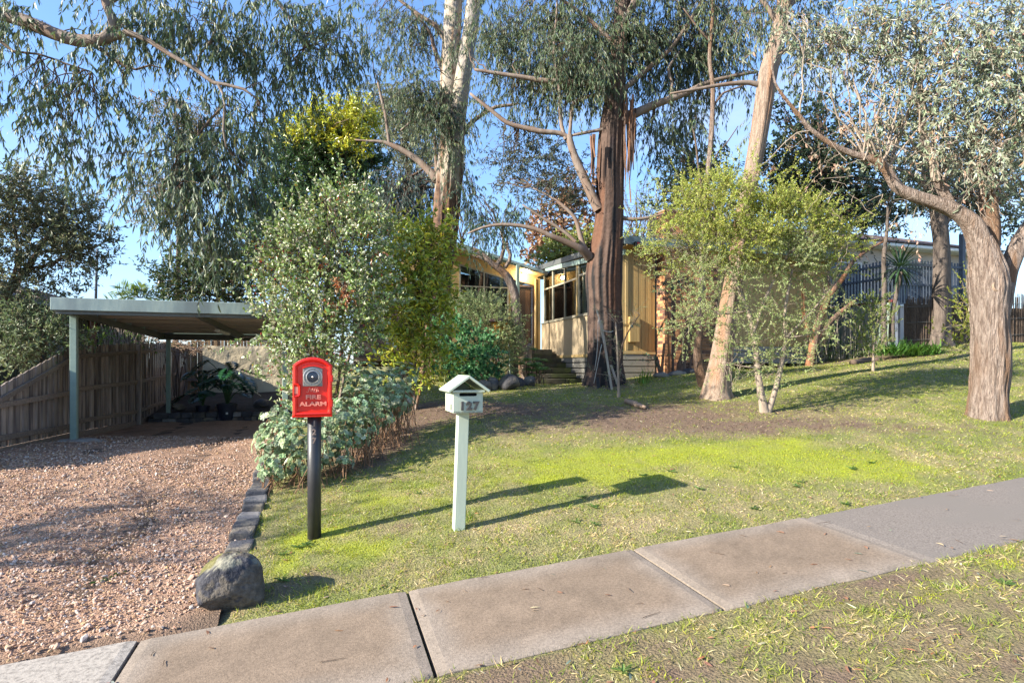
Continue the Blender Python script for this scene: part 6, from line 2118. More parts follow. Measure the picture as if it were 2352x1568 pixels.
p, r = PL(Y4, (1862, 300, 4), (1830, 305, 3), (1800, 330, 3), (1760, 372, 2), (1725, 392, 1.5))
t4.limb('shoot', p, r, M['bark_pale'], 6, .06)
rs = np.random.default_rng(52)
heads = [(2268, 436, 26), (2156, 414, 16), (2035, 375, 14), (2390, 470, 16), (1985, 360, 6)]
k = 0
for hx_, hy_, n in heads:
    PT = []
    for i in range(n):
        a = rs.normal(0, .42)
        ln = rs.uniform(110, 380)
        c0 = P(hx_ + rs.uniform(-16, 16), hy_ + rs.uniform(-6, 14), Y4 + rs.uniform(-.15, .2))
        pts = [c0]
        for t in np.linspace(.16, 1, 7):
            pts.append(c0 + np.array([math.sin(a) * ln * t + rs.normal(0, 3), rs.normal(0, 6) + rs.normal(0, .2) * ln * t * .4, math.cos(a) * ln * t]) / F * Y4)
        PT.append(pts)
    PT = np.array(PT)
    for q in PT: t4.skel.append(q)
    t4.twigs(PT, np.full(n, .016), np.full(n, .005), 5)
# bare twiggy sprays
PT = []
for i in range(150):
    x, y = rs.uniform(1900, 2352), rs.uniform(230, 500)
    c0 = P(x, y, Y4 + rs.normal(0, .4)); a = rs.uniform(0, 6.28); ln = rs.uniform(.15, .5)
    d = np.array([math.cos(a), rs.normal(0, .5), math.sin(a) * .8 + .2])
    PT.append([c0 + d * ln * t + rs.normal(0, .012, 3) for t in np.linspace(0, 1, 5)])
t4.twigs(np.array(PT), np.full(150, .006), np.full(150, .002), 3)
for b in [(1830, 50, 9.2, 60, 50, .5, .7), (1920, 50, 9, 90, 60, .6, 1.1), (2030, 50, 9, 110, 70, .7, 1.2), (2150, 70, 8.8, 120, 90, .8, 1.3), (2280, 70, 8.6, 110, 100, .8, 1.35), (2250, 200, 8.5, 110, 80, .7, 1.3), (2330, 250, 8.6, 70, 90, .6, 1.25),
          (2130, 190, 8.9, 80, 70, .7, 1.1), (2050, 160, 9, 70, 60, .6, .8), (2170, 290, 8.8, 90, 60, .6, .95), (2290, 340, 8.5, 80, 60, .6, 1.0), (2040, 270, 9, 70, 50, .5, .6), (1985, 330, 9, 60, 30, .4, .45), (2110, 350, 8.9, 60, 40, .5, .5), (2220, 390, 8.7, 50, 30, .4, .4), (1960, 130, 9, 60, 50, .5, .6), (1880, 120, 9.2, 50, 40, .4, .5), (2360, 130, 8.7, 80, 140, .7, 1.1), (2340, 420, 8.8, 40, 40, .4, .5), (2450, 200, 8.7, 100, 200, 1, .7)]:
    t4.blob(b, 600, .095, .024, 'oval', GUM_PALE, lpt=12, tl=.42, out=.3, hang=.45, up=.15, rnd=.7, leaf_out=.3, leaf_hang=.6, leaf_rnd=.7, lump=.55, branch=10, br=.006, tw=.003, bmax=1.2)
for b in [(1835, 345, 9.0, 60, 14, .4, .5), (1760, 390, 9.0, 30, 12, .3, .4), (1900, 390, 9, 60, 20, .4, .4), (2110, 520, 8.9, 30, 25, .3, .4), (1960, 260, 9, 40, 50, .4, .5)]:
    t4.blob(b, 420, .075, .028, 'oval', [((.36, .23, .16), 3), ((.25, .22, .15), 2), ((.40, .30, .22), 2)], lpt=8, tl=.3, out=.2, hang=.6, rnd=.8, leaf_hang=.8, branch=5, br=.005, tw=.003, bmax=1.5)
t4.done(M['leaf'], M['bark_pale'])

# ---- plain grey trunk by the brushwood fence
b5 = P(2162, 795, 17); b5[2] = zg(b5[0], b5[1])
t5 = Tree('gum_tree', b5, 'straight grey trunk with flared foot in front of the brushwood fence', seed=61)
p, r = PL(17, (2160, 808, 100), (2160, 788, 66), (2161, 760, 52), (2162, 700, 46), (2163, 620, 42), (2162, 560, 40), (2158, 520, 40), (2150, 470, 34), (2130, 400, 28), (2120, 300, 20), (2110, 150, 12))
t5.limb('trunk', p, r, M['bark_t5'], 28, .12, (2.5, .7), .05, .1)
for pts in ([(2160, 530, 20), (2190, 480, 16), (2220, 440, 10)], [(2140, 440, 16), (2090, 400, 12), (2040, 380, 8)]):
    p, r = PL(17, *pts); t5.limb('branch', p, r, M['bark_t5'], 9, .1)
for b in [(2060, 470, 17.5, 70, 50, 1, 1.0), (2130, 400, 17, 90, 60, 1, .9), (2230, 460, 17.5, 60, 50, 1, .8), (2300, 520, 18, 50, 30, .8, .6)]:
    t5.blob(b, 330, .13, .045, 'rhomb', [((.04, .062, .035), 3), ((.06, .085, .045), 3), ((.09, .11, .06), 1)], lpt=12, tl=.6, branch=8, br=.02, leaf_hang=.4)
t5.done(M['leaf'], M['bark_brown'])

# ---- feathery bush with twin pale stems
b6 = hit(1758, 947); Y6 = b6[1]
t6 = Tree('tea_tree', b6, 'feathery lime green tea tree bush on twin pale stems in the lawn', 'bush', seed=71)
t6.dm = 4.6
stems6 = [[(1757, 950, 26), (1752, 925, 20), (1745, 885, 17), (1739, 845, 15), (1736, 800, 14), (1728, 755, 13), (1718, 715, 12), (1703, 680, 11), (1690, 650, 10), (1672, 625, 8), (1640, 605, 6), (1600, 580, 4)],
          [(1762, 948, 20), (1775, 915, 14), (1788, 868, 12), (1798, 820, 11), (1806, 775, 10), (1802, 730, 8), (1808, 680, 7), (1820, 620, 5)],
          [(1730, 765, 9), (1748, 715, 9), (1762, 675, 8), (1780, 640, 7), (1800, 600, 6), (1830, 560, 4)],
          [(1703, 680, 7), (1705, 630, 6), (1720, 570, 5), (1730, 500, 4)],
          [(1690, 650, 6), (1660, 560, 5), (1640, 500, 4)], [(1780, 640, 6), (1760, 560, 5), (1780, 480, 4)], [(1806, 775, 7), (1860, 720, 5), (1910, 660, 4)], [(1718, 715, 6), (1650, 720, 5), (1590, 700, 3)],
          [(1806, 775, 5), (1850, 770, 4), (1900, 755, 3), (1925, 738, 2)], [(1739, 845, 4), (1700, 840, 3), (1660, 830, 2)]]
for i, pts in enumerate(stems6):
    p, r = PL(Y6 + (0 if i < 2 else rs.uniform(-.2, .2)), *pts)
    t6.limb('stem' if i < 2 else 'branch', p, r, M['bark_pale'], 10 if i < 2 else 7, .1)
FEA = [((.34, .38, .08), 4), ((.28, .33, .075), 4), ((.42, .45, .12), 3), ((.20, .25, .06), 2)]
FEB = [((.29, .345, .14), 4), ((.23, .285, .115), 4), ((.37, .41, .20), 3)]
for b in [(1560, 520, 9.6, 75, 70, .5, 1.0), (1640, 480, 9.6, 80, 70, .6, 1.2), (1700, 450, 9.5, 70, 50, .5, 1.1), (1780, 500, 9.6, 90, 70, .6, 1.25), (1870, 540, 9.8, 90, 70, .6, 1.1), (1930, 570, 9.8, 45, 40, .4, .9), (1690, 560, 9.4, 110, 60, .6, 1.25), (1800, 590, 9.5, 90, 55, .6, 1.1),
          (1540, 590, 9.5, 50, 45, .4, .9), (1600, 620, 9.5, 60, 50, .5, .8), (1880, 620, 9.8, 60, 40, .5, .8), (1590, 440, 9.6, 35, 35, .3, .8), (1700, 405, 9.6, 30, 25, .3, .6), (1830, 470, 9.7, 40, 40, .4, .8), (1510, 545, 9.5, 30, 40, .3, .6)]:
    t6.blob(b, 2350, .040, .015, 'rhomb', FEA if b[1] < 585 else FEB, lpt=30, tl=.34, out=.55, up=.35, rnd=.6, leaf_out=.5, leaf_rnd=.8, leaf_up=.2, lump=.9, branch=12, br=.007, tw=.0022, jit=.2, gap=.45)
for b in [(1580, 740, 9.4, 50, 45, .4, .8), (1650, 700, 9.4, 70, 60, .5, .55), (1700, 800, 9.3, 55, 60, .4, .5), (1770, 830, 9.5, 60, 55, .4, .6), (1840, 770, 9.5, 60, 40, .4, .75), (1880, 700, 9.6, 50, 40, .4, .7), (1780, 720, 9.5, 60, 50, .4, .6), (1680, 880, 9.4, 30, 25, .3, .35), (1700, 640, 9.4, 60, 40, .5, .6), (1920, 730, 9.5, 30, 14, .2, .5)]:
    t6.blob(b, 1900, .038, .015, 'rhomb', FEB, lpt=30, tl=.34, out=.5, up=.25, rnd=.6, leaf_out=.5, leaf_rnd=.8, leaf_up=.2, lump=.9, branch=12, br=.006, tw=.0022, jit=.2, gap=.5)
t6.done(M['leaf_soft'], M['bark_pale'])

# ---- neighbouring trees that stand beyond the picture's edge and shade the drive and the house front
for nm, xy, top, blobs_, lab, sd_ in (('gum_tree', (-15.2, 11.2), 8.5, [((-15.2, 11.2, 9.6), (3.2, 2.6, 1.7)), ((-13.6, 9.6, 8.6), (2.0, 2.0, 1.3)), ((-16.6, 13.2, 8.4), (2.4, 2.4, 1.6))], 'tall spreading gum in the neighbouring yard beyond the paling fence', 301),
                                 ('street_tree', (-12.8, .9), 2.6, [((-12.7, .9, 2.0), (1.9, 1.5, 1.0)), ((-13.6, 3.0, 1.4), (1.2, 1.2, .8)), ((-11.8, -.6, 1.2), (1.0, 1.0, .7)), ((-12.2, 1.6, 3.0), (1.6, 1.3, .8))], 'low spreading street tree beyond the mouth of the driveway', 302)):
    q = np.array([xy[0], xy[1], zg(*xy)])
    t = Tree(nm, q, lab, seed=sd_)
    t.limb('trunk', [q - [0, 0, .2], q + [.2, .1, (top - q[2]) * .5], [q[0], q[1], top]], [.28, .2, .08], M['bark_smooth'], 12, .1, step=.3)
    for c, rr in blobs_:
        n = int((150 if sd_ == 301 else 130) * math.pi * rr[0] * rr[2])
        d = rand_unit(t.rng, n)
        pos = np.array(c) + d * (t.rng.random(n) ** .45 * (1 + .5 * vnoise(d * 2.2 + sd_, 3)))[:, None] * np.array(rr)
        t.leaves(pos, rand_unit(t.rng, n) + [0, 0, -.6], .20, .05, 'rhomb', GUM)
        e = pos[t.rng.choice(n, 14)]
        s0 = np.array([q[0], q[1], min(top, c[2] - rr[2] * .8)])
        tt = np.linspace(0, 1, 6)[None, :, None]
        t.twigs(s0 * (1 - tt) + e[:, None] * tt + np.array([0, 0, .3]) * tt * (1 - tt), np.full(14, .05), np.full(14, .01), 5)
    t.done(M['leaf'], M['bark_brown'])
# ================================================================== shrubs
def stems(t, n, spread, h, r, mat, Yj=.25, nm='stem', top=None):
    for i in range(n):
        a = t.rng.uniform(0, 6.28)
        d = np.array([math.cos(a), math.sin(a), 0]) * t.rng.uniform(.2, 1) * spread
        e = (top if top is not None else t.base + np.array([0, 0, h])) + d + t.rng.normal(0, .08, 3)
        s = t.base + d * .15
        mid = (s + e) / 2 + t.rng.normal(0, .10, 3)
        t.limb(nm, [s, mid, e], [r, r * .8, r * .5], mat, 7, .1)

# ---- cotoneaster by the fire alarm
bs = np.array([*P(745, 1000, 8.9)[:2], 0]); bs[2] = zg(bs[0] + .2, bs[1])
c1 = Tree('cotoneaster_shrub', bs, 'tall cotoneaster shrub with small two toned leaves and red berries behind the fire alarm', 'shrub', seed=81)
c1.dm = 3.6
stems(c1, 9, .9, 2.3, .030, M['bark_grey'])
COT = [((.20, .275, .085), 5), ((.26, .34, .12), 4), ((.46, .50, .32), 3.2), ((.12, .18, .05), 2), ((.56, .56, .42), 1.6), ((.40, .28, .05), .12)]
cblob = [(700, 570, 8.7, 80, 70, .6, 1.0), (790, 540, 8.7, 90, 80, .6, 1.0), (800, 470, 8.8, 60, 50, .5, .7), (845, 555, 8.9, 65, 65, .6, 1.0), (660, 650, 8.6, 70, 80, .6, 1.1), (750, 660, 8.5, 100, 80, .6, 1.1), (825, 660, 8.7, 75, 80, .6, 1.0),
         (660, 750, 8.4, 55, 80, .5, 1.15), (740, 760, 8.3, 90, 80, .5, 1.1), (810, 760, 8.5, 65, 70, .5, .9), (680, 850, 8.3, 55, 60, .4, 1.1), (700, 905, 8.2, 50, 60, .4, .7), (770, 830, 8.3, 50, 40, .4, .4), (630, 590, 8.7, 40, 50, .4, .6)]
for b in cblob:
    c1.blob(b, 780, .058, .030, 'oval', COT, lpt=13, tl=.36, out=.6, up=.35, rnd=.6, leaf_out=.3, leaf_rnd=.8, leaf_up=.3, lump=.8, branch=14, br=.008, tw=.0035, shell=3.0, gap=.32)
for x, y, n in ((690, 500, 5), (770, 450, 7), (810, 430, 6), (640, 520, 6), (730, 490, 5), (870, 480, 6), (900, 490, 4), (610, 600, 4), (620, 660, 4), (840, 465, 5)):
    for i in range(n):
        c0 = P(x + c1.rng.normal(0, 14), y + 55, 8.7 + c1.rng.normal(0, .2)); tip = P(x + c1.rng.normal(0, 26), y - c1.rng.uniform(0, 40), 8.7 + c1.rng.normal(0, .25))
        tt = np.linspace(0, 1, 5)[:, None]
        PTt = c0 * (1 - tt) + tip * tt
        c1.twigs(PTt[None], np.array([.005]), np.array([.002]), 4)
        lp = c0 + (tip - c0) * c1.rng.uniform(.1, 1.02, (16, 1))
        c1.leaves(lp, (tip - c0)[None] * .8 + .5 * rand_unit(c1.rng, 16), .055 * c1.rng.uniform(.7, 1.2, 16), .028, 'oval', COT)
# berries
nb_ = 340
bl_i = c1.rng.integers(0, len(cblob), nb_)
bp = []
for i in bl_i:
    b = cblob[i]; d = rand_unit(c1.rng, 1)[0]; d[1] = -abs(d[1])
    bp.append(P(b[0], b[1], b[2]) + d * np.array([b[3] / F * b[2], b[5], b[4] / F * b[2]]) * c1.rng.uniform(.9, 1.12))
bp = np.array(bp)
oc = np.array([(1, 0, 0), (0, 1, 0), (-1, 0, 0), (0, -1, 0), (0, 0, 1), (0, 0, -1)], float) * .011
of = np.array([(0, 1, 4), (1, 2, 4), (2, 3, 4), (3, 0, 4), (1, 0, 5), (2, 1, 5), (3, 2, 5), (0, 3, 5)])
me = make_mesh('berries', (bp[:, None] + oc[None]).reshape(-1, 3) - c1.base, (of[None] + (np.arange(nb_) * 6)[:, None, None]).reshape(-1, 3), pm('red_berry', (.45, .03, .02), None, 5, .35), True)
link('berries', me, c1.root, (0, 0, 0), kind='stuff')
for b in [(735, 600, 8.3, 6, 8, .06, 2), (790, 660, 8.1, 12, 28, .06, 2), (755, 690, 8.1, 6, 8, .05, 2), (860, 580, 8.3, 5, 6, .05, 2)]:
    c1.blob(b, 900, .05, .028, 'oval', [((0.416, 0.156, 0.065), 3), ((0.338, 0.208, 0.104), 2)], lpt=8, tl=.15, hang=.6, branch=0, leaf_hang=.6)
c1.done(M['leaf_gloss'], M['bark_brown'])

# ---- yellow green shrub
b_ = np.array([*P(950, 900, 11.4)[:2], 0]); b_[2] = zg(b_[0], b_[1])
c2 = Tree('pittosporum_shrub', b_, 'yellow green broad leaved shrub between the berry shrub and the gum trunk', 'shrub', seed=91)
c2.dm = 3.0
stems(c2, 8, .7, 2.2, .03, M['bark_grey'])
YGR = [((.38, .42, .05), 4), ((.27, .34, .05), 4), ((.50, .48, .06), 2.4), ((.16, .22, .03), 2.2), ((.52, .46, .10), .8)]
for b in [(920, 560, 11.2, 70, 55, .7, 1.0), (990, 570, 11.3, 50, 60, .6, 1.0), (950, 640, 11, 80, 70, .7, 1.1), (900, 620, 11, 60, 70, .6, .9), (1000, 660, 11.2, 45, 60, .5, 1.0), (930, 730, 10.9, 70, 60, .6, 1.0), (980, 760, 11, 50, 60, .5, 1.1), (960, 830, 11, 60, 60, .5, 1.0), (900, 790, 10.8, 50, 60, .5, .7), (1015, 560, 11.4, 28, 40, .3, .9)]:
    c2.blob(b, 430, .115, .038, 'oval', YGR, lpt=11, tl=.4, out=.5, up=.3, rnd=.6, leaf_out=.4, leaf_rnd=.7, leaf_hang=.15, lump=.7, branch=10, br=.008, tw=.004, shell=2.8, gap=.2)
c2.done(M['leaf_gloss'], M['bark_brown'])

# ---- silvery hedge along the drive edge
b_ = base_uv(-.2, 8.0)
c3 = Tree('silver_hedge', b_, 'low rounded silver green hedge spilling beside the gravel and lawn edge', 'hedge', seed=101)
SIL = [((.30, .385, .225), 4), ((.40, .48, .31), 4), ((.21, .29, .16), 3), ((.52, .57, .42), 1.8)]
hb_ = [(660, 1050, 7.0, 65, 50, .5, 1.0), (640, 1000, 7.1, 50, 50, .4, 1.0), (700, 990, 7.1, 70, 50, .5, 1.0), (760, 1000, 7.4, 50, 45, .4, .9), (700, 1060, 6.9, 40, 30, .3, .9), (770, 950, 7.6, 60, 40, .5, 1.0), (830, 930, 8.0, 60, 45, .5, 1.0), (880, 890, 8.7, 60, 45, .5, 1.0), (840, 870, 8.6, 60, 40, .5, .9), (925, 870, 9.6, 32, 38, .4, 1.0), (900, 930, 8.8, 40, 30, .4, .9), (840, 980, 7.8, 30, 30, .3, .6), (640, 950, 7.4, 36, 30, .4, .8), (630, 1080, 7.0, 28, 24, .3, .9), (760, 1035, 7.3, 45, 35, .35, 1.0), (815, 995, 7.7, 45, 36, .35, 1.0), (865, 955, 8.1, 45, 32, .35, 1.0), (915, 920, 8.7, 40, 32, .35, 1.0), (790, 1060, 7.2, 20, 20, .2, .6)]
pts_ros, nr_ros = [], []
for b in hb_:
    px, py, Y, rx, ry, rd = b[:6]
    C = P(px, py, Y); Rr = np.array([rx / F * Y, rd, ry / F * Y])
    n = int(420 * b[6] * math.pi * Rr[0] * Rr[2] + 10)
    d = rand_unit(c3.rng, n)
    rr = c3.rng.random(n) ** (1 / 7) * (1 + .22 * vnoise(d * 2.6 + px, 5))
    pts_ros.append(C + d * rr[:, None] * Rr); nr_ros.append(nrm(d + np.array([0, 0, .45])))
RP, RN = np.concatenate(pts_ros), np.concatenate(nr_ros)
k = 8
n = len(RP)
s_ = nrm(np.cross(RN, rand_unit(c3.rng, n))); t_ = np.cross(RN, s_)
rc = pick_cols(c3.rng, n, SIL, .14)
for ring, (cnt, ln, lift) in enumerate(((5, .034, .35), (6, .046, .05))):
    a0 = c3.rng.uniform(0, 6.28, n)
    for q in range(cnt):
        a = a0 + q * 6.283 / cnt
        ax = np.cos(a)[:, None] * s_ + np.sin(a)[:, None] * t_ + lift * RN
        c3.leaves(RP, ax, ln * c3.rng.uniform(.75, 1.2, n), ln * .72, 'oval', rc * c3.rng.uniform(.8, 1.15, (n, 1)), ref=RN + .2 * rand_unit(c3.rng, n))
SKb = []
for i in range(260):
    b = hb_[c3.rng.integers(0, len(hb_))]
    top = P(b[0] + c3.rng.uniform(-.8, .8) * b[3], b[1] + .4 * b[4], b[2] + c3.rng.uniform(-.3, .2))
    g = np.array([top[0] + c3.rng.normal(-.02, .12), top[1] + c3.rng.normal(0, .14), 0]); g[2] = zg(g[0], g[1]) if False else top[2] - .1
    SKb.append((top, g))
tops = np.array([q[0] for q in SKb]); gs = np.array([q[1] for q in SKb])
gs[:, 2] = zground(gs[:, 0], gs[:, 1]) - .02
tt = np.linspace(0, 1, 5)[None, :, None]
PTh = tops[:, None] * (1 - tt) + gs[:, None] * tt + c3.rng.normal(0, .02, (len(tops), 5, 3)) * (tt * (1 - tt) * 4)
c3.twigs(PTh, np.full(len(tops), .005), np.full(len(tops), .005), 4)
M['dry_stem'] = pm('dry_brown_stem', (.26, .15, .085), (.17, .095, .055), 8, .9)
c3.done(M['leaf_soft'], M['dry_stem'], 'stems', 'foliage')

# ---- clipped grey green ball, ivy geranium, small bent gum by the door
b_ = P(1110, 880, 15.4); b_[2] = zg(b_[0], b_[1])
c4 = Tree('westringia_shrub', b_, 'rounded grey green shrub in front of the entrance window', 'shrub', seed=111)
c4.dm = 2.4
stems(c4, 8, .6, 1.1, .025, M['bark_brown'])
for b in [(1095, 730, 15.3, 60, 45, .6, 1.0), (1130, 760, 15.2, 65, 55, .6, 1.0), (1060, 720, 15.5, 40, 35, .5, .9), (1165, 800, 15.3, 35, 50, .5, .8), (1140, 830, 15.2, 55, 40, .5, .5), (1100, 700, 15.5, 40, 25, .4, .7)]:
    c4.blob(b, 2300, .055, .020, 'rhomb', [((0.338, 0.405, 0.192), 4), ((0.247, 0.315, 0.147), 4), ((0.495, 0.528, 0.270), 2), ((0.180, 0.237, 0.112), 2)], lpt=22, tl=.32, out=.6, up=.3, rnd=.5, leaf_out=.6, leaf_rnd=.6, lump=.35, branch=8, br=.008, tw=.004, shell=4)
c4.done(M['leaf_soft'], M['bark_brown'])
b_ = P(1070, 888, 14.2); b_[2] = zg(b_[0], b_[1])
c5 = Tree('ivy_geranium_shrub', b_, 'dense deep green lobed leaf shrub below the grey green ball', 'shrub', seed=121)
for b in [(1050, 800, 14.1, 45, 50, .5, 1.1), (1095, 810, 14, 40, 55, .5, 1.1), (1070, 850, 13.9, 55, 40, .5, 1.1), (1035, 850, 14, 30, 40, .4, 1.0), (1110, 850, 13.9, 25, 40, .3, .8), (1030, 760, 14.4, 30, 40, .4, .7)]:
    c5.blob(b, 620, .075, .072, 'oval', [((0.086, 0.216, 0.095), 4), ((0.129, 0.284, 0.121), 3), ((0.061, 0.147, 0.069), 3), ((0.172, 0.328, 0.155), 1)], lpt=12, tl=.3, out=.6, up=.2, rnd=.5, leaf_out=.5, leaf_rnd=.6, leaf_up=.1, lump=.4, branch=5, shell=4)
c5.done(M['leaf_soft'], M['bark_brown'])
b_ = P(1212, 870, 17.2); b_[2] = zg(b_[0], b_[1])
c6 = Tree('gum_tree', b_, 'small crooked gum with gnarled brown trunk bending in front of the door', seed=131)
p, r = PL(16.6, (1208, 880, 30), (1202, 830, 24), (1196, 790, 22), (1190, 750, 21), (1186, 710, 20), (1180, 670, 20), (1168, 640, 19), (1150, 620, 17), (1130, 605, 14), (1110, 585, 10), (1085, 570, 7))
c6.limb('trunk', p, r, M['bark_grey'], 18, .22, (1.6, 2.4), .08, .06)
for pts in ([(1140, 612, 13), (1152, 590, 10), (1158, 560, 8), (1150, 530, 5)], [(1160, 615, 8), (1170, 600, 10), (1172, 585, 9), (1166, 570, 7), (1164, 545, 4)], [(1130, 604, 9), (1100, 590, 7), (1075, 580, 5), (1060, 560, 3)]):
    p, r = PL(16.6, *pts); c6.limb('branch', p, r, M['bark_grey'], 10, .15)
for b in [(1130, 490, 16.8, 65, 45, .8, 1.0), (1085, 475, 16.8, 50, 45, .7, 1.0), (1165, 515, 16.6, 40, 38, .6, 1.0), (1110, 535, 16.5, 40, 22, .5, .6), (1060, 430, 17, 40, 40, .6, .8), (1185, 475, 16.8, 30, 30, .5, .6), (1086, 585, 16.3, 16, 16, .2, .6)]:
    c6.blob(b, 560, .13, .026, cols=[((0.083, 0.143, 0.093), 4), ((0.112, 0.188, 0.120), 3), ((0.060, 0.105, 0.068), 2)], branch=7, br=.012, tw=.005, **{**gumkw, 'tpl': 'rhomb'})
c6.done(M['leaf'], M['bark_brown'])
st_ = Tree('tree_stump', (lambda q: np.array([q[0], q[1], zg(q[0], q[1])]))(P(1218, 855, 16.2)), 'short reddish brown cut stump beside the mossy steps', 'stump', seed=133)
p, r = PL(16.2, (1224, 862, 20), (1216, 835, 17), (1212, 812, 18), (1216, 797, 17), (1220, 791, 12))
st_.limb('trunk', p, r, M['bark_pink'], 14, .2, (2, 2), .06, .05)

# ---- aeoniums by the steps
for x, y, Y, n, s, lab in ((1240, 852, 15.6, 7, .17, 'grey green rosette succulent by the bottom step'), (1215, 842, 15.7, 6, .16, 'rosette succulent beside the stump'), (1228, 818, 16.0, 3, .13, 'small bright rosette succulent against the upper steps')):
    q = P(x, y + 20, Y); q[2] = zg(q[0], q[1])
    t = Tree('succulent_plant', q, lab, 'succulent', 'succulents by the steps', seed=int(x))
    for i in range(n):
        c = P(x + t.rng.uniform(-22, 22), y + t.rng.uniform(-16, 14), Y + t.rng.uniform(-.2, .2))
        t.limb('stem', [q + t.rng.normal(0, .05, 3) * [1, 1, 0], (q + c) / 2 + t.rng.normal(0, .04, 3), c], [.016, .015, .012], M['bark_brown'], 6, .05)
        m_ = 26
        a = np.arange(m_) * 2.4; el = np.linspace(.15, 1.2, m_)
        ax = np.stack([np.cos(a) * np.cos(el), np.sin(a) * np.cos(el), np.sin(el)], -1) + np.array([0, -.25, 0])
        t.leaves(np.tile(c, (m_, 1)), ax, s * np.linspace(1.1, .5, m_), s * .36, 'oval', [((.14, .25, .10), 3), ((.19, .29, .15), 3)], ref=np.tile([0, 0, 1.0], (m_, 1)) + .05)
    t.done(M['leaf_soft'], M['bark_brown'], crown='leaves')

# ---- left neighbour's variegated tree over the fence
b_ = np.array([*P(-60, 900, 10.8)[:2], 0]); b_[2] = zg(b_[0], b_[1])
c7 = Tree('pittosporum_tree', b_, 'dark variegated pittosporum tree leaning over the raked fence', seed=141)
p, r = PL(10.8, (-60, 900, 40), (-40, 780, 30), (0, 700, 22), (60, 620, 16), (110, 540, 10), (150, 470, 6)); c7.limb('trunk', p, r, M['bark_brown'], 12, .1)
for pts in ([(-40, 780, 20), (10, 718, 12), (45, 735, 9), (75, 760, 7), (85, 800, 5)], [(0, 700, 16), (40, 600, 10), (30, 480, 7), (60, 420, 4)], [(-40, 780, 14), (30, 820, 8), (70, 800, 5)], [(60, 620, 10), (130, 600, 7), (190, 560, 4)]):
    p, r = PL(10.6, *pts); c7.limb('branch', p, r, M['bark_brown'], 9, .1)
c7.dm = 5.0
VAR = [((0.105, 0.119, 0.063), 4), ((0.070, 0.087, 0.046), 4), ((0.266, 0.280, 0.168), 2.2), ((0.154, 0.168, 0.084), 2)]
for b in [(40, 470, 10.6, 80, 60, .9, 1.1), (120, 480, 10.5, 70, 55, .8, 1.15), (180, 520, 10.4, 50, 50, .6, 1.0), (60, 560, 10.4, 90, 60, .9, 1.05), (150, 590, 10.4, 70, 45, .7, .9), (205, 570, 10.4, 30, 40, .4, .8), (30, 650, 10.2, 60, 50, .7, .75), (110, 655, 10.3, 60, 30, .5, .5), (60, 430, 10.7, 60, 35, .6, .7)]:
    c7.blob(b, 620, .085, .028, 'rhomb', VAR, lpt=14, tl=.35, out=.5, up=.2, rnd=.6, leaf_out=.5, leaf_rnd=.7, lump=.4, branch=9, br=.010, tw=.004, shell=2.4)
for b in [(40, 740, 10.0, 55, 45, .5, 1.0), (90, 770, 9.9, 60, 45, .5, 1.0), (130, 790, 10.0, 40, 30, .4, .9), (40, 820, 9.8, 60, 40, .5, 1.0), (20, 780, 9.9, 50, 50, .5, .9), (90, 830, 9.9, 40, 25, .3, .7), (180, 760, 11.2, 26, 18, .3, .3)]:
    c7.blob(b, 700, .080, .024, 'rhomb', [((0.156, 0.202, 0.098), 4), ((0.260, 0.305, 0.169), 3), ((0.098, 0.137, 0.065), 3)], lpt=14, tl=.35, out=.5, up=.3, rnd=.6, leaf_out=.5, leaf_rnd=.7, lump=.4, branch=8, br=.008, tw=.004, shell=2.4)
c7.blob((-140, 620, 10.5, 130, 200, 1.4, .6), 420, .10, .04, 'rhomb', VAR, lpt=14, tl=.4, branch=8)
c7.done(M['leaf'], M['bark_brown'])
# greenery on top of the fence
for i, (x0, x1, y, Y, lab, cols_, seed) in enumerate(((160, 235, 780, 12.2, 'bright ferny shrub peeping over the fence beside the carport post', [((.17, .24, .05), 3), ((.22, .29, .07), 2)], 151),
                                                     (235, 330, 778, 14.0, 'low green creeper along the fence top behind the carport post', [((.14, .21, .06), 3), ((.10, .16, .05), 2)], 152),
                                                     (345, 470, 790, 16.5, 'tangle of brown vine stems over the far fence corner', [((.16, .17, .06), 2), ((.22, .15, .09), 2)], 153),
                                                     (470, 610, 775, 21.5, 'thin sunlit bushes behind the orange brown fence', [((.16, .18, .07), 3), ((.24, .22, .10), 2)], 154))):
    q = P((x0 + x1) / 2, y + 30, Y); q[2] = zg(q[0], q[1])
    t = Tree('creeper' if i in (1, 2) else 'shrub', q, lab, 'creeper' if i in (1, 2) else 'shrub', seed=seed)
    stems(t, 6, (x1 - x0) / 2 / F * Y * .8, 0, .018, M['bark_brown'], top=P((x0 + x1) / 2, y, Y))
    n = max(2, int((x1 - x0) / 28))
    for x in np.linspace(x0 + 10, x1 - 10, n):
        t.blob((x, y + t.rng.uniform(-10, 6), Y, 24, 18 if i != 0 else 30, .3, 1.0), 420, .07, .03, 'rhomb', cols_, lpt=12, tl=.3, out=.4, up=.3, branch=5, br=.008, tw=.004)
    if i == 2:
        PT = []
        for k in range(110):
            c0 = P(t.rng.uniform(x0 - 10, x1 - 10), t.rng.uniform(775, 822), Y - .3 + t.rng.normal(0, .15)); a = t.rng.uniform(0, 6.3)
            PT.append([c0 + np.array([math.cos(a) * .5 * s, t.rng.normal(0, .03), math.sin(a * 2) * .16 * s + .08 * math.sin(s * 3)]) for s in np.linspace(0, 1, 6)])
        t.twigs(np.array(PT), np.full(110, .010), np.full(110, .004), 4)
    t.done(M['leaf_soft'], M['wood_chip'] if i == 2 else M['bark_brown'], crown='foliage')
PT = []
t = Tree('bare_shrub', (lambda q: np.array([q[0], q[1], zg(q[0], q[1])]))(P(290, 800, 15)), 'leafless pale twiggy shrub behind the fence under the carport roof', 'shrub', seed=161)
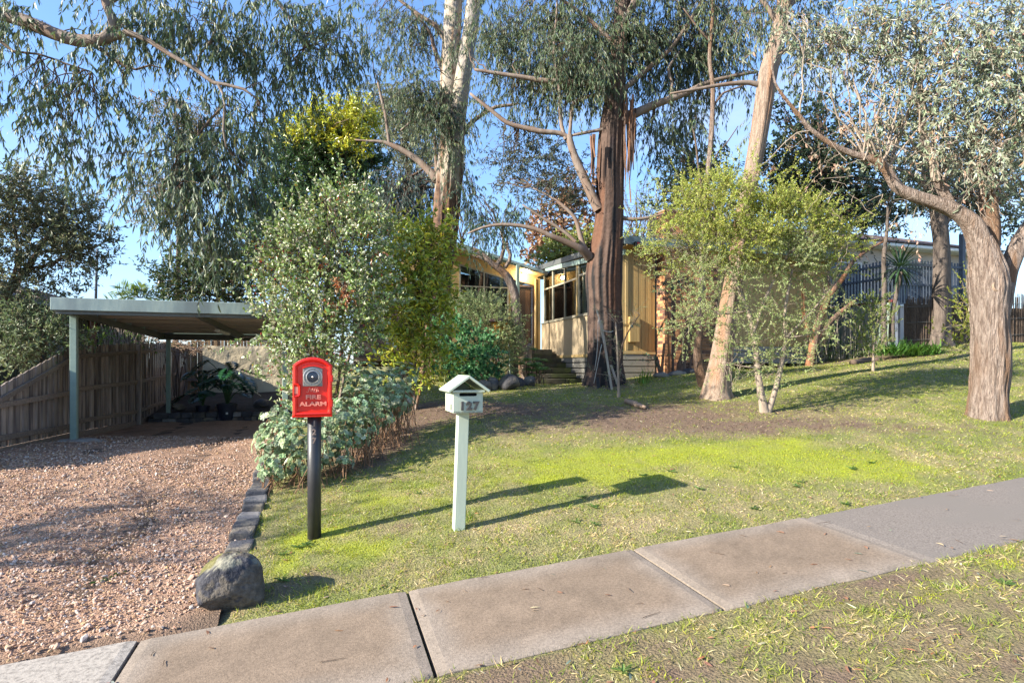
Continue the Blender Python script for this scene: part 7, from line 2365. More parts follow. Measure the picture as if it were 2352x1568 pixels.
for k in range(46):
    c0 = P(t.rng.uniform(235, 345), 800, 15 + t.rng.normal(0, .3)); a = t.rng.normal(0, .5)
    PT.append([c0 + np.array([math.sin(a) * s * .8 + t.rng.normal(0, .02), 0, s * t.rng.uniform(.9, 1.05)]) for s in np.linspace(0, .8, 6)])
PT = np.array(PT); PT[:, 0, 2] = t.base[2]
t.twigs(PT, np.full(len(PT), .012), np.full(len(PT), .004), 4)
t.done(M['leaf'], M['bark_pale'])
# small weeds at the fence foot
# ---- background trees
def bg_tree(name, px, Y, label, blobs, dens, L, W, cols, trunk_top, seed, kw=None, mat='leaf', tr=.16, tpl='rhomb', group=None, gz=None):
    q = P(px, 800, Y); q[2] = zg(q[0], q[1])
    t = Tree(name, q, label, 'tree', group, seed)
    top = P(trunk_top[0], trunk_top[1], Y)
    t.limb('trunk', [q - [0, 0, .2], (q + top) / 2 + t.rng.normal(0, .15, 3), top], [tr, tr * .75, tr * .3], M['bark_brown'], 10, .1, step=.4)
    t.dm = 2.2
    k = dict(lpt=14, tl=.5, out=.5, up=.2, rnd=.6, leaf_out=.3, leaf_rnd=.8, lump=.5, branch=8, br=.03, tw=.008, shell=2.6)
    k.update(kw or {})
    for b in blobs:
        cc = b[7] if len(b) > 7 else cols
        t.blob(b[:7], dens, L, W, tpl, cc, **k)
    t.done(M[mat], M['bark_brown'])
DKG = [((0.051, 0.100, 0.036), 4), ((0.073, 0.136, 0.046), 4), ((0.036, 0.073, 0.030), 3), ((0.119, 0.182, 0.055), 1)]
YEL_SUN = [((.46, .47, .05), 4), ((.34, .38, .05), 3), ((.56, .54, .09), 2)]  # evergreen's top leaves, with the brightness of the sun put into their colour
bg_tree('evergreen_tree', 740, 23, 'dense dark evergreen tree with sunlit yellow top behind the carport', [
    (700, 400, 23, 90, 60, 1.6, 1.1), (790, 400, 23, 80, 55, 1.5, 1.0), (660, 340, 23, 60, 60, 1.2, 1.0), (740, 330, 22.8, 80, 55, 1.3, 1.0), (820, 350, 23, 50, 50, 1.0, .9), (720, 480, 22.5, 110, 60, 1.6, 1.1), (830, 470, 22.5, 70, 60, 1.4, 1.0),
    (640, 470, 22.5, 60, 70, 1.2, 1.0), (770, 275, 22, 75, 38, 1.1, 1.0, YEL_SUN), (815, 300, 21.8, 45, 50, .9, 1.1, YEL_SUN), (825, 262, 22, 32, 28, .7, 1.0, YEL_SUN), (700, 300, 21.8, 55, 32, .7, .8, YEL_SUN), (790, 340, 21.6, 60, 22, .5, .5, YEL_SUN), (690, 560, 22, 90, 60, 1.4, 1.0), (610, 540, 22, 60, 60, 1.2, 1.0), (870, 400, 23, 30, 50, .7, .8)], 480, .17, .058, DKG, (745, 320), 201, tr=.25, mat='leaf_gloss')
bg_tree('evergreen_shrub', 470, 21, 'dark glossy evergreen mass above the carport roof', [
    (430, 640, 21, 60, 50, 1.1, 1.1), (500, 630, 21, 70, 60, 1.2, 1.1), (570, 640, 20.8, 60, 60, 1.1, 1.1), (460, 590, 21, 50, 40, .9, 1.0), (540, 580, 21, 50, 40, .9, .9), (395, 660, 21, 40, 35, .7, .9), (620, 620, 20.8, 40, 60, .9, 1.0), (500, 680, 20.8, 120, 25, 1.0, .9)], 460, .13, .052,
    [((.045, .075, .022), 4), ((.07, .105, .03), 3), ((.025, .045, .017), 3), ((.16, .17, .05), .7)], (500, 600), 202, tr=.14, mat='leaf_gloss')
bg_tree('willowy_tree', 930, 20, 'blue green drooping tree directly left of the cream barked gum', [
    (910, 420, 20, 45, 50, .9, 1.0), (960, 430, 20, 40, 60, .9, 1.0), (930, 490, 19.8, 60, 40, .9, .9), (895, 470, 20, 40, 50, .7, .8), (1060, 420, 20, 30, 60, .6, .5)], 520, .20, .03, [((.06, .095, .075), 4), ((.085, .125, .10), 3), ((.045, .07, .055), 2)], (930, 420), 203, dict(hang=.8, leaf_hang=1.0, leaf_rnd=.4, out=.3))
bg_tree('gum_tree', 930, 30, 'distant pale olive gum showing between the evergreen and the cream barked trunk', [
    (885, 220, 30, 45, 40, 1.2, .9), (930, 260, 30, 60, 60, 1.6, .9), (960, 330, 30, 55, 50, 1.5, .9), (910, 330, 30, 50, 45, 1.3, .8), (970, 390, 30, 40, 40, 1.2, .8), (880, 280, 30, 30, 40, 1.0, .6)], 300, .24, .045, [((.16, .18, .10), 4), ((.21, .225, .13), 3), ((.11, .13, .075), 2)], (930, 250), 204, dict(hang=.5, leaf_hang=.8))
bg_tree('gum_tree', 400, 32, 'distant tan tinged gum crown behind the hanging leaves', [
    (400, 260, 32, 60, 30, 1.4, .8), (330, 440, 32, 50, 24, 1.2, .7), (420, 420, 32, 70, 50, 1.6, .7), (470, 300, 32, 60, 40, 1.4, .7), (350, 500, 32, 40, 20, 1, .5)], 220, .24, .06, [((.23, .20, .13), 4), ((.19, .19, .11), 3), ((.28, .23, .16), 2)], (410, 340), 205, dict(hang=.3))
bg_tree('autumn_tree', 1290, 30, 'orange leaved autumn tree behind the house roof', [
    (1250, 520, 30, 40, 40, 1, .8), (1310, 490, 30, 50, 40, 1.2, .55), (1280, 570, 30, 45, 35, 1, .9), (1340, 460, 30, 40, 40, 1, .4), (1230, 570, 29.8, 25, 35, .8, .9), (1350, 540, 30, 30, 40, .8, .5), (1290, 430, 30, 50, 30, 1, .3)], 190, .20, .13, [((.30, .17, .09), 4), ((.34, .21, .12), 3), ((.24, .13, .07), 2)], (1290, 470), 206, dict(branch=14, br=.04))
bg_tree('green_gold_tree', 1300, 27, 'yellow green rounded tree behind the low entrance roof', [
    (1290, 580, 27, 45, 30, 1, 1.1), (1340, 560, 27, 45, 35, 1, 1.0), (1260, 600, 26.8, 35, 22, .8, 1.0), (1380, 560, 27, 40, 30, 1, .9), (1330, 600, 26.8, 50, 20, .9, 1.0), (1440, 560, 27.2, 40, 24, .9, .6)], 420, .16, .08, [((.23, .27, .06), 4), ((.17, .21, .05), 3), ((.30, .31, .10), 2)], (1310, 570), 207)
DBR = [((0.038, 0.062, 0.031), 4), ((0.026, 0.046, 0.024), 4), ((0.066, 0.096, 0.042), 2), ((0.120, 0.144, 0.060), .6)]
bg_tree('broadleaf_tree', 1640, 22, 'dark broadleaf tree behind the slender trunk and house roof', [
    (1590, 430, 22, 50, 50, 1, .75), (1560, 380, 22, 45, 50, 1, .5), (1620, 380, 22, 40, 40, .9, .7), (1550, 460, 22, 50, 40, 1, .8), (1660, 440, 22, 50, 50, 1, .8), (1510, 470, 22, 20, 30, .6, .4), (1545, 330, 22, 25, 40, .7, .35)], 330, .13, .075, DBR, (1600, 400), 208, dict(branch=14))
bg_tree('broadleaf_tree', 1850, 22, 'larger dark broadleaf tree behind the leaning gum and pollard', [
    (1790, 380, 22, 60, 60, 1.2, 1.0), (1860, 400, 22, 70, 60, 1.3, 1.1), (1930, 440, 22, 70, 60, 1.3, 1.0), (1840, 310, 22.5, 50, 50, 1, .8), (1790, 440, 22, 60, 40, 1.1, .9), (1870, 470, 22, 70, 40, 1.2, 1.0), (1800, 240, 22.5, 30, 40, .8, .5), (1870, 240, 22.5, 40, 40, .9, .5), (1920, 300, 22.5, 50, 60, 1.1, .8), (1990, 400, 22, 50, 70, 1.1, .9), (2040, 470, 22, 60, 50, 1.1, .9), (1990, 490, 22, 50, 36, 1, .9), (2060, 330, 22.5, 60, 70, 1.2, .8), (1950, 510, 21.8, 60, 30, 1, .9)], 330, .14, .08, DBR, (1880, 380), 209, dict(branch=12), tr=.24)
bg_tree('conifer_tree', 2250, 27, 'blue green trees behind the roof seen past the pollard', [
    (2200, 470, 27, 60, 50, 1.4, .9), (2290, 430, 27, 60, 60, 1.4, .9), (2340, 480, 27, 40, 60, 1.2, .8), (2150, 420, 27, 60, 60, 1.4, .8), (2320, 350, 28, 60, 60, 1.4, .8), (2220, 350, 28, 70, 60, 1.5, .7)], 240, .20, .07, [((.05, .075, .05), 4), ((.07, .10, .065), 3)], (2250, 440), 210)
t = Tree('bare_tree', (lambda q: np.array([q[0], q[1], zg(q[0], q[1])]))(P(1470, 800, 27)), 'leafless twiggy tree behind the house roof beside the dark trunk', seed=171)
PT = []
for x in range(30):
    c0 = P(1465 + t.rng.uniform(-10, 10), 560, 27); a = t.rng.normal(.1, .4); ln = t.rng.uniform(1.5, 3.6)
    pts = [c0 + np.array([math.sin(a) * ln * s + t.rng.normal(0, .04), t.rng.normal(0, .04), math.cos(a) * ln * s]) for s in np.linspace(0, 1, 7)]
    pts[0][2] -= 3
    PT.append(pts)
t.twigs(np.array(PT), np.full(30, .022), np.full(30, .006), 4)
PT2 = []
for q in PT:
    for k in range(5):
        c0 = q[t.rng.integers(2, 6)]; a = t.rng.normal(0, .8)
        PT2.append([c0 + np.array([math.sin(a) * .7 * s, t.rng.normal(0, .1), math.cos(a) * .7 * s]) for s in np.linspace(0, 1, 4)])
t.twigs(np.array(PT2), np.full(len(PT2), .010), np.full(len(PT2), .004), 3)
t.done(M['leaf'], M['bark_brown'])
# palm fronds over the carport roof
q = P(318, 800, 20.5); q[2] = zg(q[0], q[1])
t = Tree('palm_tree', q, 'pale green palm fronds showing above the carport roof', 'palm', seed=181)
t.limb('trunk', [q, P(320, 690, 20.5)], [.10, .08], M['bark_brown'], 10, .1)
for i in range(9):
    a = math.pi * (i + .5) / 9
    c0 = P(322, 684, 20.5); tt = np.linspace(0, 1, 8)
    e = np.array([math.cos(a) * 1.0, t.rng.uniform(-.5, .3), math.sin(a) * .62])
    fr_ = c0 + tt[:, None] * e + np.array([0, 0, -.28]) * (tt[:, None] ** 2)
    t.twigs(fr_[None], np.array([.012]), np.array([.005]), 4)
    lp = np.repeat(fr_[1:], 6, 0) + t.rng.normal(0, .03, (42, 3))
    sd_ = np.tile(np.array([1, -1.]), 21)[:, None]
    t.leaves(lp, e[None] * .7 + sd_ * np.cross(nrm(e[None]), [0, -1., 0]) * .8, .34, .04, 'rhomb', [((.16, .24, .07), 3), ((.22, .30, .10), 2)])
t.done(M['leaf_soft'], M['bark_brown'], crown='fronds')

# ---- saplings and plants by the upper fence
for x, y, Y, label, blobs, seed, cols_ in (
    (2005, 852, 13.0, 'light green sapling alone on the upper lawn', [(2000, 790, 13, 26, 40, .3, .8), (1990, 730, 13, 26, 36, .3, .7), (2010, 690, 13, 20, 30, .2, .6), (2030, 740, 13, 22, 26, .2, .5), (1975, 770, 13, 16, 24, .2, .6), (2050, 720, 13, 14, 10, .1, .5)], 191, [((.21, .26, .075), 4), ((.15, .20, .06), 3), ((.26, .30, .11), 2)]),
    (2232, 858, 11.0, 'yellow green sapling with red tips close beside the pollarded trunk', [(2222, 700, 11, 16, 40, .2, .9), (2215, 760, 11, 20, 36, .2, .9), (2208, 800, 11, 18, 22, .2, .6), (2150, 765, 11, 18, 6, .1, .7), (2224, 650, 11, 8, 22, .1, .8)], 192, [((.26, .29, .05), 4), ((.19, .23, .045), 3), ((.32, .22, .08), .5)])):
    q = hit(x, y); Y = q[1]
    t = Tree('sapling', q, label, 'sapling', 'young trees on the upper lawn', seed)
    t.dm = 4.5
    sx = Y / blobs[0][2]
    blobs = [(b[0], b[1], Y, b[3], b[4], b[5], b[6]) for b in blobs]
    p, r = PL(Y, (x, y + 4, 9), (x + 1, y - 50, 6), (x - 2, y - 110, 5), (blobs[0][0], blobs[0][1] - 20, 3)); t.limb('trunk', p, r, M['bark_pale'], 8, .1)
    for b in blobs: t.blob(b, 900, .05, .019, 'oval', cols_, lpt=16, tl=.28, out=.4, up=.6, rnd=.5, leaf_out=.5, leaf_rnd=.6, leaf_up=.3, branch=6, br=.006, tw=.003, lump=.5)
    t.done(M['leaf_soft'], M['bark_pale'])
# wispy bush at the big trunk
q = hit(1421, 912)
t = Tree('wispy_shrub', q, 'wispy fine leaved shrub standing before the big dark trunk', 'shrub', seed=193)
p, r = PL(q[1], (1421, 914, 9), (1420, 870, 6), (1418, 800, 5), (1414, 740, 3)); t.limb('stem', p, r, M['bark_pale'], 7, .1)
p, r = PL(q[1], (1420, 850, 5), (1430, 790, 4), (1450, 750, 3), (1470, 722, 2)); t.limb('stem', p, r, M['bark_brown'], 7, .1)
for b in [(1450, 720, 12.6, 26, 14, .2, .9), (1436, 745, 12.6, 20, 16, .2, .6), (1390, 720, 12.6, 20, 16, .2, .7), (1400, 790, 12.6, 26, 30, .2, .5), (1420, 840, 12.6, 30, 40, .2, .45), (1440, 870, 12.6, 26, 20, .2, .4), (1375, 860, 12.6, 20, 24, .2, .3)]:
    b = (b[0], b[1], q[1]) + b[3:]
    t.blob(b, 900, .06, .007, 'rhomb', [((0.195, 0.247, 0.130), 3), ((0.260, 0.286, 0.156), 3), ((0.130, 0.169, 0.078), 2)], lpt=18, tl=.3, out=.4, up=.3, branch=5, br=.005, tw=.002, gap=.3)
t.done(M['leaf_soft'], M['bark_pale'])
# dark stems and a small bush in front of the chimney
q = hit(1572, 856)
t = Tree('pruned_shrub', P(1572, 852, 15.0) * [1, 1, 0] + [0, 0, zg(*P(1572, 852, 15.0)[:2])], 'pruned shrub of dark bare stems in front of the brick chimney', 'shrub', seed=194)
for pts in ([(1520, 860, 8), (1522, 830, 7), (1526, 788, 6)], [(1538, 855, 6), (1536, 800, 5), (1534, 760, 4)], [(1545, 855, 7), (1546, 800, 6), (1548, 755, 6)], [(1565, 855, 26), (1566, 835, 20), (1575, 800, 15), (1583, 768, 12), (1586, 758, 8)], [(1578, 852, 6), (1590, 820, 5), (1598, 780, 4)], [(1518, 858, 9), (1512, 838, 9), (1508, 820, 7)]):
    p, r = PL(15.0, *pts); p[0][2] = t.base[2] - .05; t.limb('stem', p, r, M['bark_dark'], 9, .15)
for b in [(1560, 660, 14.9, 40, 20, .3, .9), (1530, 668, 14.9, 25, 14, .3, .6), (1560, 770, 14.9, 14, 20, .2, .4), (1504, 830, 14.9, 10, 24, .2, .6)]:
    t.blob(b, 700, .07, .03, 'rhomb', [((0.052, 0.111, 0.072), 3), ((0.078, 0.143, 0.078), 2)], lpt=12, tl=.25, branch=5)
t.done(M['leaf'], M['bark_brown'])
# crooked dark tree behind the feathery bush, cordyline, strappy clump
q = P(1880, 838, 16.5); q[2] = zg(q[0], q[1])
t = Tree('crooked_tree', q, 'dark crooked limbed tree in front of the blue pickets', seed=195)
for nm, pts in (('trunk', [(1858, 842, 22), (1866, 800, 20), (1880, 740, 18), (1905, 680, 15), (1935, 640, 12), (1960, 600, 10), (2000, 570, 8), (2030, 555, 5)]), ('branch', [(1874, 780, 14), (1910, 735, 12), (1945, 705, 11), (1965, 690, 8)]), ('branch', [(1905, 680, 10), (1900, 630, 8), (1920, 580, 6)]), ('branch', [(1870, 800, 12), (1850, 740, 10), (1845, 680, 8), (1850, 600, 6)])):
    p, r = PL(16.5, *pts); t.limb(nm, p, r, M['bark_dark'], 12, .18)
for b in [(1930, 560, 16.5, 60, 25, .8, .6), (2010, 545, 16.5, 50, 20, .7, .6), (1960, 600, 16.5, 40, 20, .6, .4)]:
    t.blob(b, 420, .09, .04, 'rhomb', DBR, lpt=12, tl=.4, branch=8)
t.done(M['leaf'], M['bark_brown'])
p, r = PL(16.3, (2032, 795, 16), (2030, 740, 13), (2031, 660, 12), (2030, 590, 11), (2036, 540, 9), (2040, 470, 6))
t = Tree('slender_tree', np.array([p[0][0], p[0][1], zg(p[0][0], p[0][1])]), 'slender bare grey trunk in front of the picket corner', seed=196)
t.limb('trunk', p, r, M['bark_t5'], 12, .1)
b = (2045, 450, 16.3, 40, 40, .6, .5); t.blob(b, 380, .10, .04, 'rhomb', DBR, lpt=12, tl=.4, branch=8); t.done(M['leaf'], M['bark_brown'])
p, r = PL(16.4, (2048, 785, 18), (2050, 720, 12), (2062, 660, 11), (2068, 625, 12))
t = Tree('cordyline_plant', np.array([p[0][0], p[0][1], zg(p[0][0], p[0][1])]), 'spiky dark green cordyline head on a bare stem against the blue pickets', 'cordyline', seed=197)
t.limb('trunk', p, r, M['bark_t5'], 10, .1)
n = 150
d = rand_unit(t.rng, n); d[:, 2] = d[:, 2] * .8 + .15
c0 = np.tile(P(2068, 615, 16.4), (n, 1)) + .06 * d
t.leaves(c0, d, .75 * t.rng.uniform(.7, 1.15, n), .045, 'gum', [((.035, .075, .035), 4), ((.055, .10, .045), 3)], ref=np.tile([0, 0, 1.0], (n, 1)) + .1 * d)
t.done(M['leaf_gloss'], M['bark_brown'], crown='leaves')
q = P(2092, 806, 15.6); q[2] = zg(q[0], q[1])
t = Tree('strappy_clump', q, 'bright green clump of strappy leaves at the foot of the brushwood fence', 'plant', seed=198)
n = 420
bx = q + np.stack([t.rng.uniform(-.85, .75, n), t.rng.uniform(-.3, .3, n), np.zeros(n)], -1)
d = rand_unit(t.rng, n) * [1, .8, .3] + [0, 0, .75]
t.leaves(bx, d, .55 * t.rng.uniform(.6, 1.1, n), .035, 'gum', [((.07, .17, .03), 4), ((.11, .22, .045), 3), ((.05, .12, .025), 2)], ref=np.tile([0, 0, 1.0], (n, 1)) + .2 * rand_unit(t.rng, n))
t.done(M['leaf_soft'], M['bark_brown'], crown='leaves')
q = P(1950, 832, 17.2); q[2] = zg(q[0], q[1])
t = Tree('dry_reeds', q, 'thin dry upright stems in front of the grey green sheet fence', 'reeds', seed=199)
PT = []
for k in range(70):
    c0 = q + np.array([t.rng.uniform(-1.2, .9), t.rng.uniform(-.3, .3), 0]); a = t.rng.normal(0, .12); ln = t.rng.uniform(.5, 1.7)
    PT.append([c0 + np.array([math.sin(a) * s * ln, 0, s * ln]) for s in np.linspace(0, 1, 4)])
t.twigs(np.array(PT), np.full(70, .009), np.full(70, .004), 4)
n = 500
bx = q + np.stack([t.rng.uniform(-1.3, 1.0, n), t.rng.uniform(-.35, .35, n), t.rng.uniform(0, .45, n)], -1)
t.leaves(bx, rand_unit(t.rng, n) + [0, 0, .4], .16, .028, 'rhomb', [((.08, .13, .04), 3), ((.13, .17, .06), 2)])
t.done(M['leaf_soft'], M['stake'], crown='leaves', twig_name='stems')
# ================================================================== ground cover
rng = np.random.default_rng(404)
def wedge(y0, y1, dens):
    n = int(dens * .9 * (y1 * y1 - y0 * y0))
    Y = np.sqrt(rng.uniform(y0 * y0, y1 * y1, n))
    k = rng.uniform(-.9, .9, n)
    return k * Y, Y
GV_, GF_, GC_, gn = [], [], [], 0
def put(v, fs, c):
    global gn
    GV_.append(v); GF_.extend([f + gn for f in fs]); GC_.append(c); gn += len(v)
for y0, y1, dens, tpl, hs, wd in ((2.9, 5.2, 4200, 'blade', .046, .0052), (5.2, 7.5, 3300, 'blade', .042, .0062), (7.5, 11, 1900, 'tri', .040, .010), (11, 19, 780, 'tri', .042, .017)):
    X, Y = wedge(y0, y1, dens)
    u, v = to_uv(X, Y)
    on = ((v > V1 - .015) & (u > U_EDGE + .03)) | (v < V0 + .02)
    on &= ~((u > 5.4) & (u < 10.3) & (v > 13.45) & (v < 21)) & ~((u > 10) & (v > 13.8)) & (v < 21) & ~((u > 15.4) & (v > 12.4)) & ~((u > 2) & (v > 18))
    on &= ~((u > U_EDGE) & (u < 1.2) & (v > 7.2) & (v < 14) & (X < -2.2 + 0.0 * Y))
    X, Y, u, v = X[on], Y[on], u[on], v[on]
    W = cover(X, Y)
    clump = n2(X, Y, 9.0, 91, 2)
    p = (1 - .93 * W[SOIL]) * (.62 + .9 * clump)
    p = np.where(W[MOSS] > .45, .9, p)
    edge_v = np.abs(v - V1) < .12
    p = np.where(edge_v, np.maximum(p, .5), p)
    ok = rng.random(len(X)) < p
    X, Y, u, v = X[ok], Y[ok], u[ok], v[ok]; W = W[:, ok]; clump = clump[ok]
    n = len(X)
    moss = rng.random(n) < smooth(W[MOSS], .28, .62)
    dry = (rng.random(n) < W[DRY] * .78) & ~moss
    z = zground(X, Y)
    L = hs * rng.uniform(.5, 1.35, n) * np.where(moss, .38, 1.0) * (1 + .4 * clump) * np.where(v < V0, 1.15, 1.0)
    Wd = wd * rng.uniform(.7, 1.3, n) * np.where(moss, 1.5, 1.0)
    az_ = rng.uniform(0, 6.283, n)
    el = np.where(moss, rng.uniform(.5, 1.4, n), np.where(dry, rng.uniform(.05, .75, n), rng.uniform(.25, 1.15, n)))
    ax = np.stack([np.cos(az_) * np.cos(el), np.sin(az_) * np.cos(el), np.sin(el)], -1)
    cg = pick_cols(rng, n, [((.25, .29, .045), 4), ((.32, .35, .06), 3), ((.16, .22, .04), 3), ((.35, .38, .11), 2)], .15)
    cd = pick_cols(rng, n, [((.60, .49, .25), 4), ((.48, .40, .17), 3), ((.66, .58, .38), 2), ((.36, .26, .14), 1)], .14)
    cm = pick_cols(rng, n, [((.33, .36, .035), 4), ((.40, .42, .05), 3), ((.25, .31, .035), 2)], .12)
    c = np.where(moss[:, None], cm, np.where(dry[:, None], cd, cg))
    vv, fs, li = leaf_geo(np.stack([X, Y, z - .004], -1), ax, rand_unit(rng, n) + np.array([0, 0, .8]), L, Wd, tpl)
    put(vv, fs, c[li])
# broad weeds in the lawn and verge
X, Y = wedge(3, 7.0, 1.3)
u, v = to_uv(X, Y)
on = ((v > V1 + .08) & (u > U_EDGE + .1)) | (v < V0 - .06)
X, Y = X[on], Y[on]
for x, y in zip(X, Y):
    m_ = rng.integers(6, 11)
    a = rng.uniform(0, 6.28) + np.arange(m_) * 6.283 / m_ + rng.normal(0, .2, m_)
    ax = np.stack([np.cos(a), np.sin(a), rng.uniform(.1, .5, m_)], -1)
    vv, fs, li = leaf_geo(np.tile([x, y, zg(x, y) + .006], (m_, 1)), ax, np.tile([0, 0, 1.], (m_, 1)) + .1, rng.uniform(.035, .085, m_), rng.uniform(.012, .022, m_), 'oval')
    put(vv, fs, pick_cols(rng, m_, [((.10, .18, .05), 3), ((.15, .22, .07), 2)], .1)[li])
tri = np.concatenate([f for f in GF_ if f.shape[1] == 3]); quad = np.concatenate([f for f in GF_ if f.shape[1] == 4])
me = make_mesh('grass', np.concatenate(GV_), [quad, tri], M['grass'], False, np.concatenate(GC_).clip(.005, .9))
go = link('grass', me, kind='stuff')
tag(go, 'patchy lawn of green blades, dry tufts and lime moss')

# taller tufts and weeds with a place of their own
def tuft(px, py, n, L, w, label, cols_, name='grass_tuft', cat='weed', spread=.05, tpl='blade', el=(.7, 1.4)):
    q = hit(px, py)
    t = Tree(name, q, label, cat, None, seed=int(px + py))
    a = t.rng.uniform(0, 6.28, n); e = t.rng.uniform(*el, n)
    ax = np.stack([np.cos(a) * np.cos(e), np.sin(a) * np.cos(e), np.sin(e)], -1)
    t.leaves(q + np.stack([t.rng.normal(0, spread, n), t.rng.normal(0, spread, n), np.full(n, -.005)], -1), ax, L * t.rng.uniform(.5, 1.2, n), w, tpl, cols_, ref=np.tile([0, 0, 1.0], (n, 1)) + .2 * rand_unit(t.rng, n))
    t.done(M['grass'], M['bark_brown'], crown='leaves')
GRN = [((.12, .21, .04), 4), ((.17, .26, .06), 3), ((.09, .16, .03), 2)]
tuft(552, 1372, 60, .24, .008, 'tall bright grass tuft growing against the lichen topped boulder', GRN, spread=.07)
tuft(496, 1388, 11, .15, .045, 'flat dandelion rosette in front of the boulder', [((.08, .20, .07), 3), ((.11, .24, .09), 2)], 'dandelion', 'weed', .01, 'oval', (.1, .6))
tuft(238, 1335, 8, .13, .02, 'small green weed growing alone in the gravel', [((.08, .17, .05), 3)], 'dandelion', 'weed', .02, 'oval', (.05, .5))
tuft(1478, 880, 26, .42, .03, 'iris like strappy clump against the grey base boards', GRN, 'iris_clump', 'plant', .07)
tuft(1076, 1192, 30, .12, .007, 'grass tuft at the foot of the mailbox post', GRN, spread=.05)

# ------------------------------------------------------------------ fallen leaves and twigs
n = 2600
LX, LY = wedge(3.0, 13, 30)
u, v = to_uv(LX, LY)
W = cover(LX, LY)
on = (((v > V1) & (u > U_EDGE)) | (v < V0)) & (rng.random(len(LX)) < .22 + .75 * W[SOIL])
pth = (v > V0) & (v < V1) & (rng.random(len(LX)) < .16)
drvm = (v > V1) & (u < U_EDGE) & (u > -4.2) & (rng.random(len(LX)) < .35 + .6 * (u < -3.2))
sel = on | pth | drvm
LX, LY, u, v = LX[sel], LY[sel], u[sel], v[sel]
pth, drvm = pth[sel], drvm[sel]
z = zground(LX, LY) + .012
z = np.where(pth, zpath(u, v) + .016, z)
z = np.where(drvm, zdrive(LX, LY) + .02, z)
n = len(LX)
a = rng.uniform(0, 6.283, n)
ax = np.stack([np.cos(a), np.sin(a), rng.uniform(-.02, .22, n)], -1)
vv, fs, li = leaf_geo(np.stack([LX, LY, z], -1), ax, np.tile([0, 0, 1.0], (n, 1)) + .35 * rand_unit(rng, n), rng.uniform(.03, .085, n), rng.uniform(.010, .022, n), 'gum')
lc_ = pick_cols(rng, n, [((.30, .17, .10), 4), ((.22, .12, .075), 3), ((.42, .31, .21), 3), ((.20, .24, .18), 1.5), ((.36, .16, .08), 1.2)], .15)
me = make_mesh('leaf_litter', vv, [fs[1], fs[0]], M['litter'], False, lc_[li])
link('leaf_litter', me, kind='stuff', label='fallen gum leaves scattered over lawn, path and gravel')
# bark mulch on the bare soil
MX, MY = wedge(4.2, 14, 420)
u, v = to_uv(MX, MY)
W = cover(MX, MY)
on = (v > V1 + .05) & (u > U_EDGE) & (rng.random(len(MX)) < np.clip(W[SOIL] - .35, 0, 1) * 1.3)
MX, MY = MX[on], MY[on]
n = len(MX)
a = rng.uniform(0, 6.283, n)
vv, fs, li = leaf_geo(np.stack([MX, MY, zground(MX, MY) + .006], -1), np.stack([np.cos(a), np.sin(a), rng.uniform(-.1, .5, n)], -1), np.tile([0, 0, 1.0], (n, 1)) + .5 * rand_unit(rng, n), rng.uniform(.015, .05, n), rng.uniform(.006, .018, n), 'rhomb')
me = make_mesh('mulch', vv, fs, M['litter'], False, pick_cols(rng, n, [((.13, .09, .065), 4), ((.20, .14, .10), 3), ((.30, .22, .16), 2), ((.07, .05, .04), 2)], .2)[li])
link('mulch', me, kind='stuff', label='bark chips and twigs over the bare soil')
# twigs
TP = []
for i in range(56):
    k = rng.uniform(-.85, .85); Yq = rng.uniform(3.1, 9); x = k * Yq
    u_, v_ = to_uv(x, Yq)
    if u_ < U_EDGE and v_ > V1: zz = float(zdrive(np.array([x]), np.array([Yq]))[0]) + .02
    elif V0 < v_ < V1: zz = zpath(u_, v_) + .014
    else: zz = zg(x, Yq) + .012
    a = rng.uniform(0, 6.28); ln = rng.uniform(.04, .16)
    TP.append([np.array([x + math.cos(a) * ln * s + rng.normal(0, .004), Yq + math.sin(a) * ln * s + rng.normal(0, .004), zz + .004 + PG * math.cos(a) * ln * s]) for s in np.linspace(0, 1, 4)])
v_, q_ = thin_tubes(np.array(TP), np.full(56, .0028), np.full(56, .0014), 4)
link('fallen_twigs', make_mesh('fallen_twigs', v_, q_, M['bark_brown'], True), kind='stuff', label='dead twigs scattered over the path and grass')

# ------------------------------------------------------------------ gravel: loose stones over the bed
peb = bpy.data.collections.new('pebble_shapes')
pm_mat, n_, l_, b_ = new_mat('gravel_stone')
oi = n_.new('ShaderNodeObjectInfo')
rp = n_.new('ShaderNodeValToRGB')
els = rp.color_ramp.elements
stops = [(0, (.42, .25, .165)), (.2, (.50, .345, .25)), (.38, (.34, .19, .12)), (.52, (.56, .43, .34)), (.66, (.28, .15, .10)), (.8, (.46, .30, .15)), (.92, (.40, .33, .30)), (1, (.62, .52, .43))]
els[0].position, els[0].color = 0, (*stops[0][1], 1)
els[1].position, els[1].color = 1, (*stops[-1][1], 1)
for p_, c_ in stops[1:-1]:
    e = els.new(p_); e.color = (*c_, 1)
l_.new(oi.outputs['Random'], rp.inputs['Fac'])
l_.new(rp.outputs['Color'], b_.inputs['Base Color'])
b_.inputs['Roughness'].default_value = .85
for s in range(6):
    bm = bmesh.new()
    bmesh.ops.create_icosphere(bm, subdivisions=1, radius=1.0)
    rr = np.random.default_rng(900 + s)
    sc3 = np.array([1, rr.uniform(.6, .9), rr.uniform(.38, .6)])
    cut_ = nrm(rr.normal(size=(4, 3)))
    for v in bm.verts:
        c = np.array(v.co) * (1 + rr.uniform(-.15, .15))
        for q in cut_:
            o_ = max(0, c @ q - .62); c = c - q * o_ * .9
        v.co = c * sc3
    me = bpy.data.meshes.new('pebble'); bm.to_mesh(me); bm.free(); me.materials.append(pm_mat)
    peb.objects.link(bpy.data.objects.new('pebble', me))
pts = []
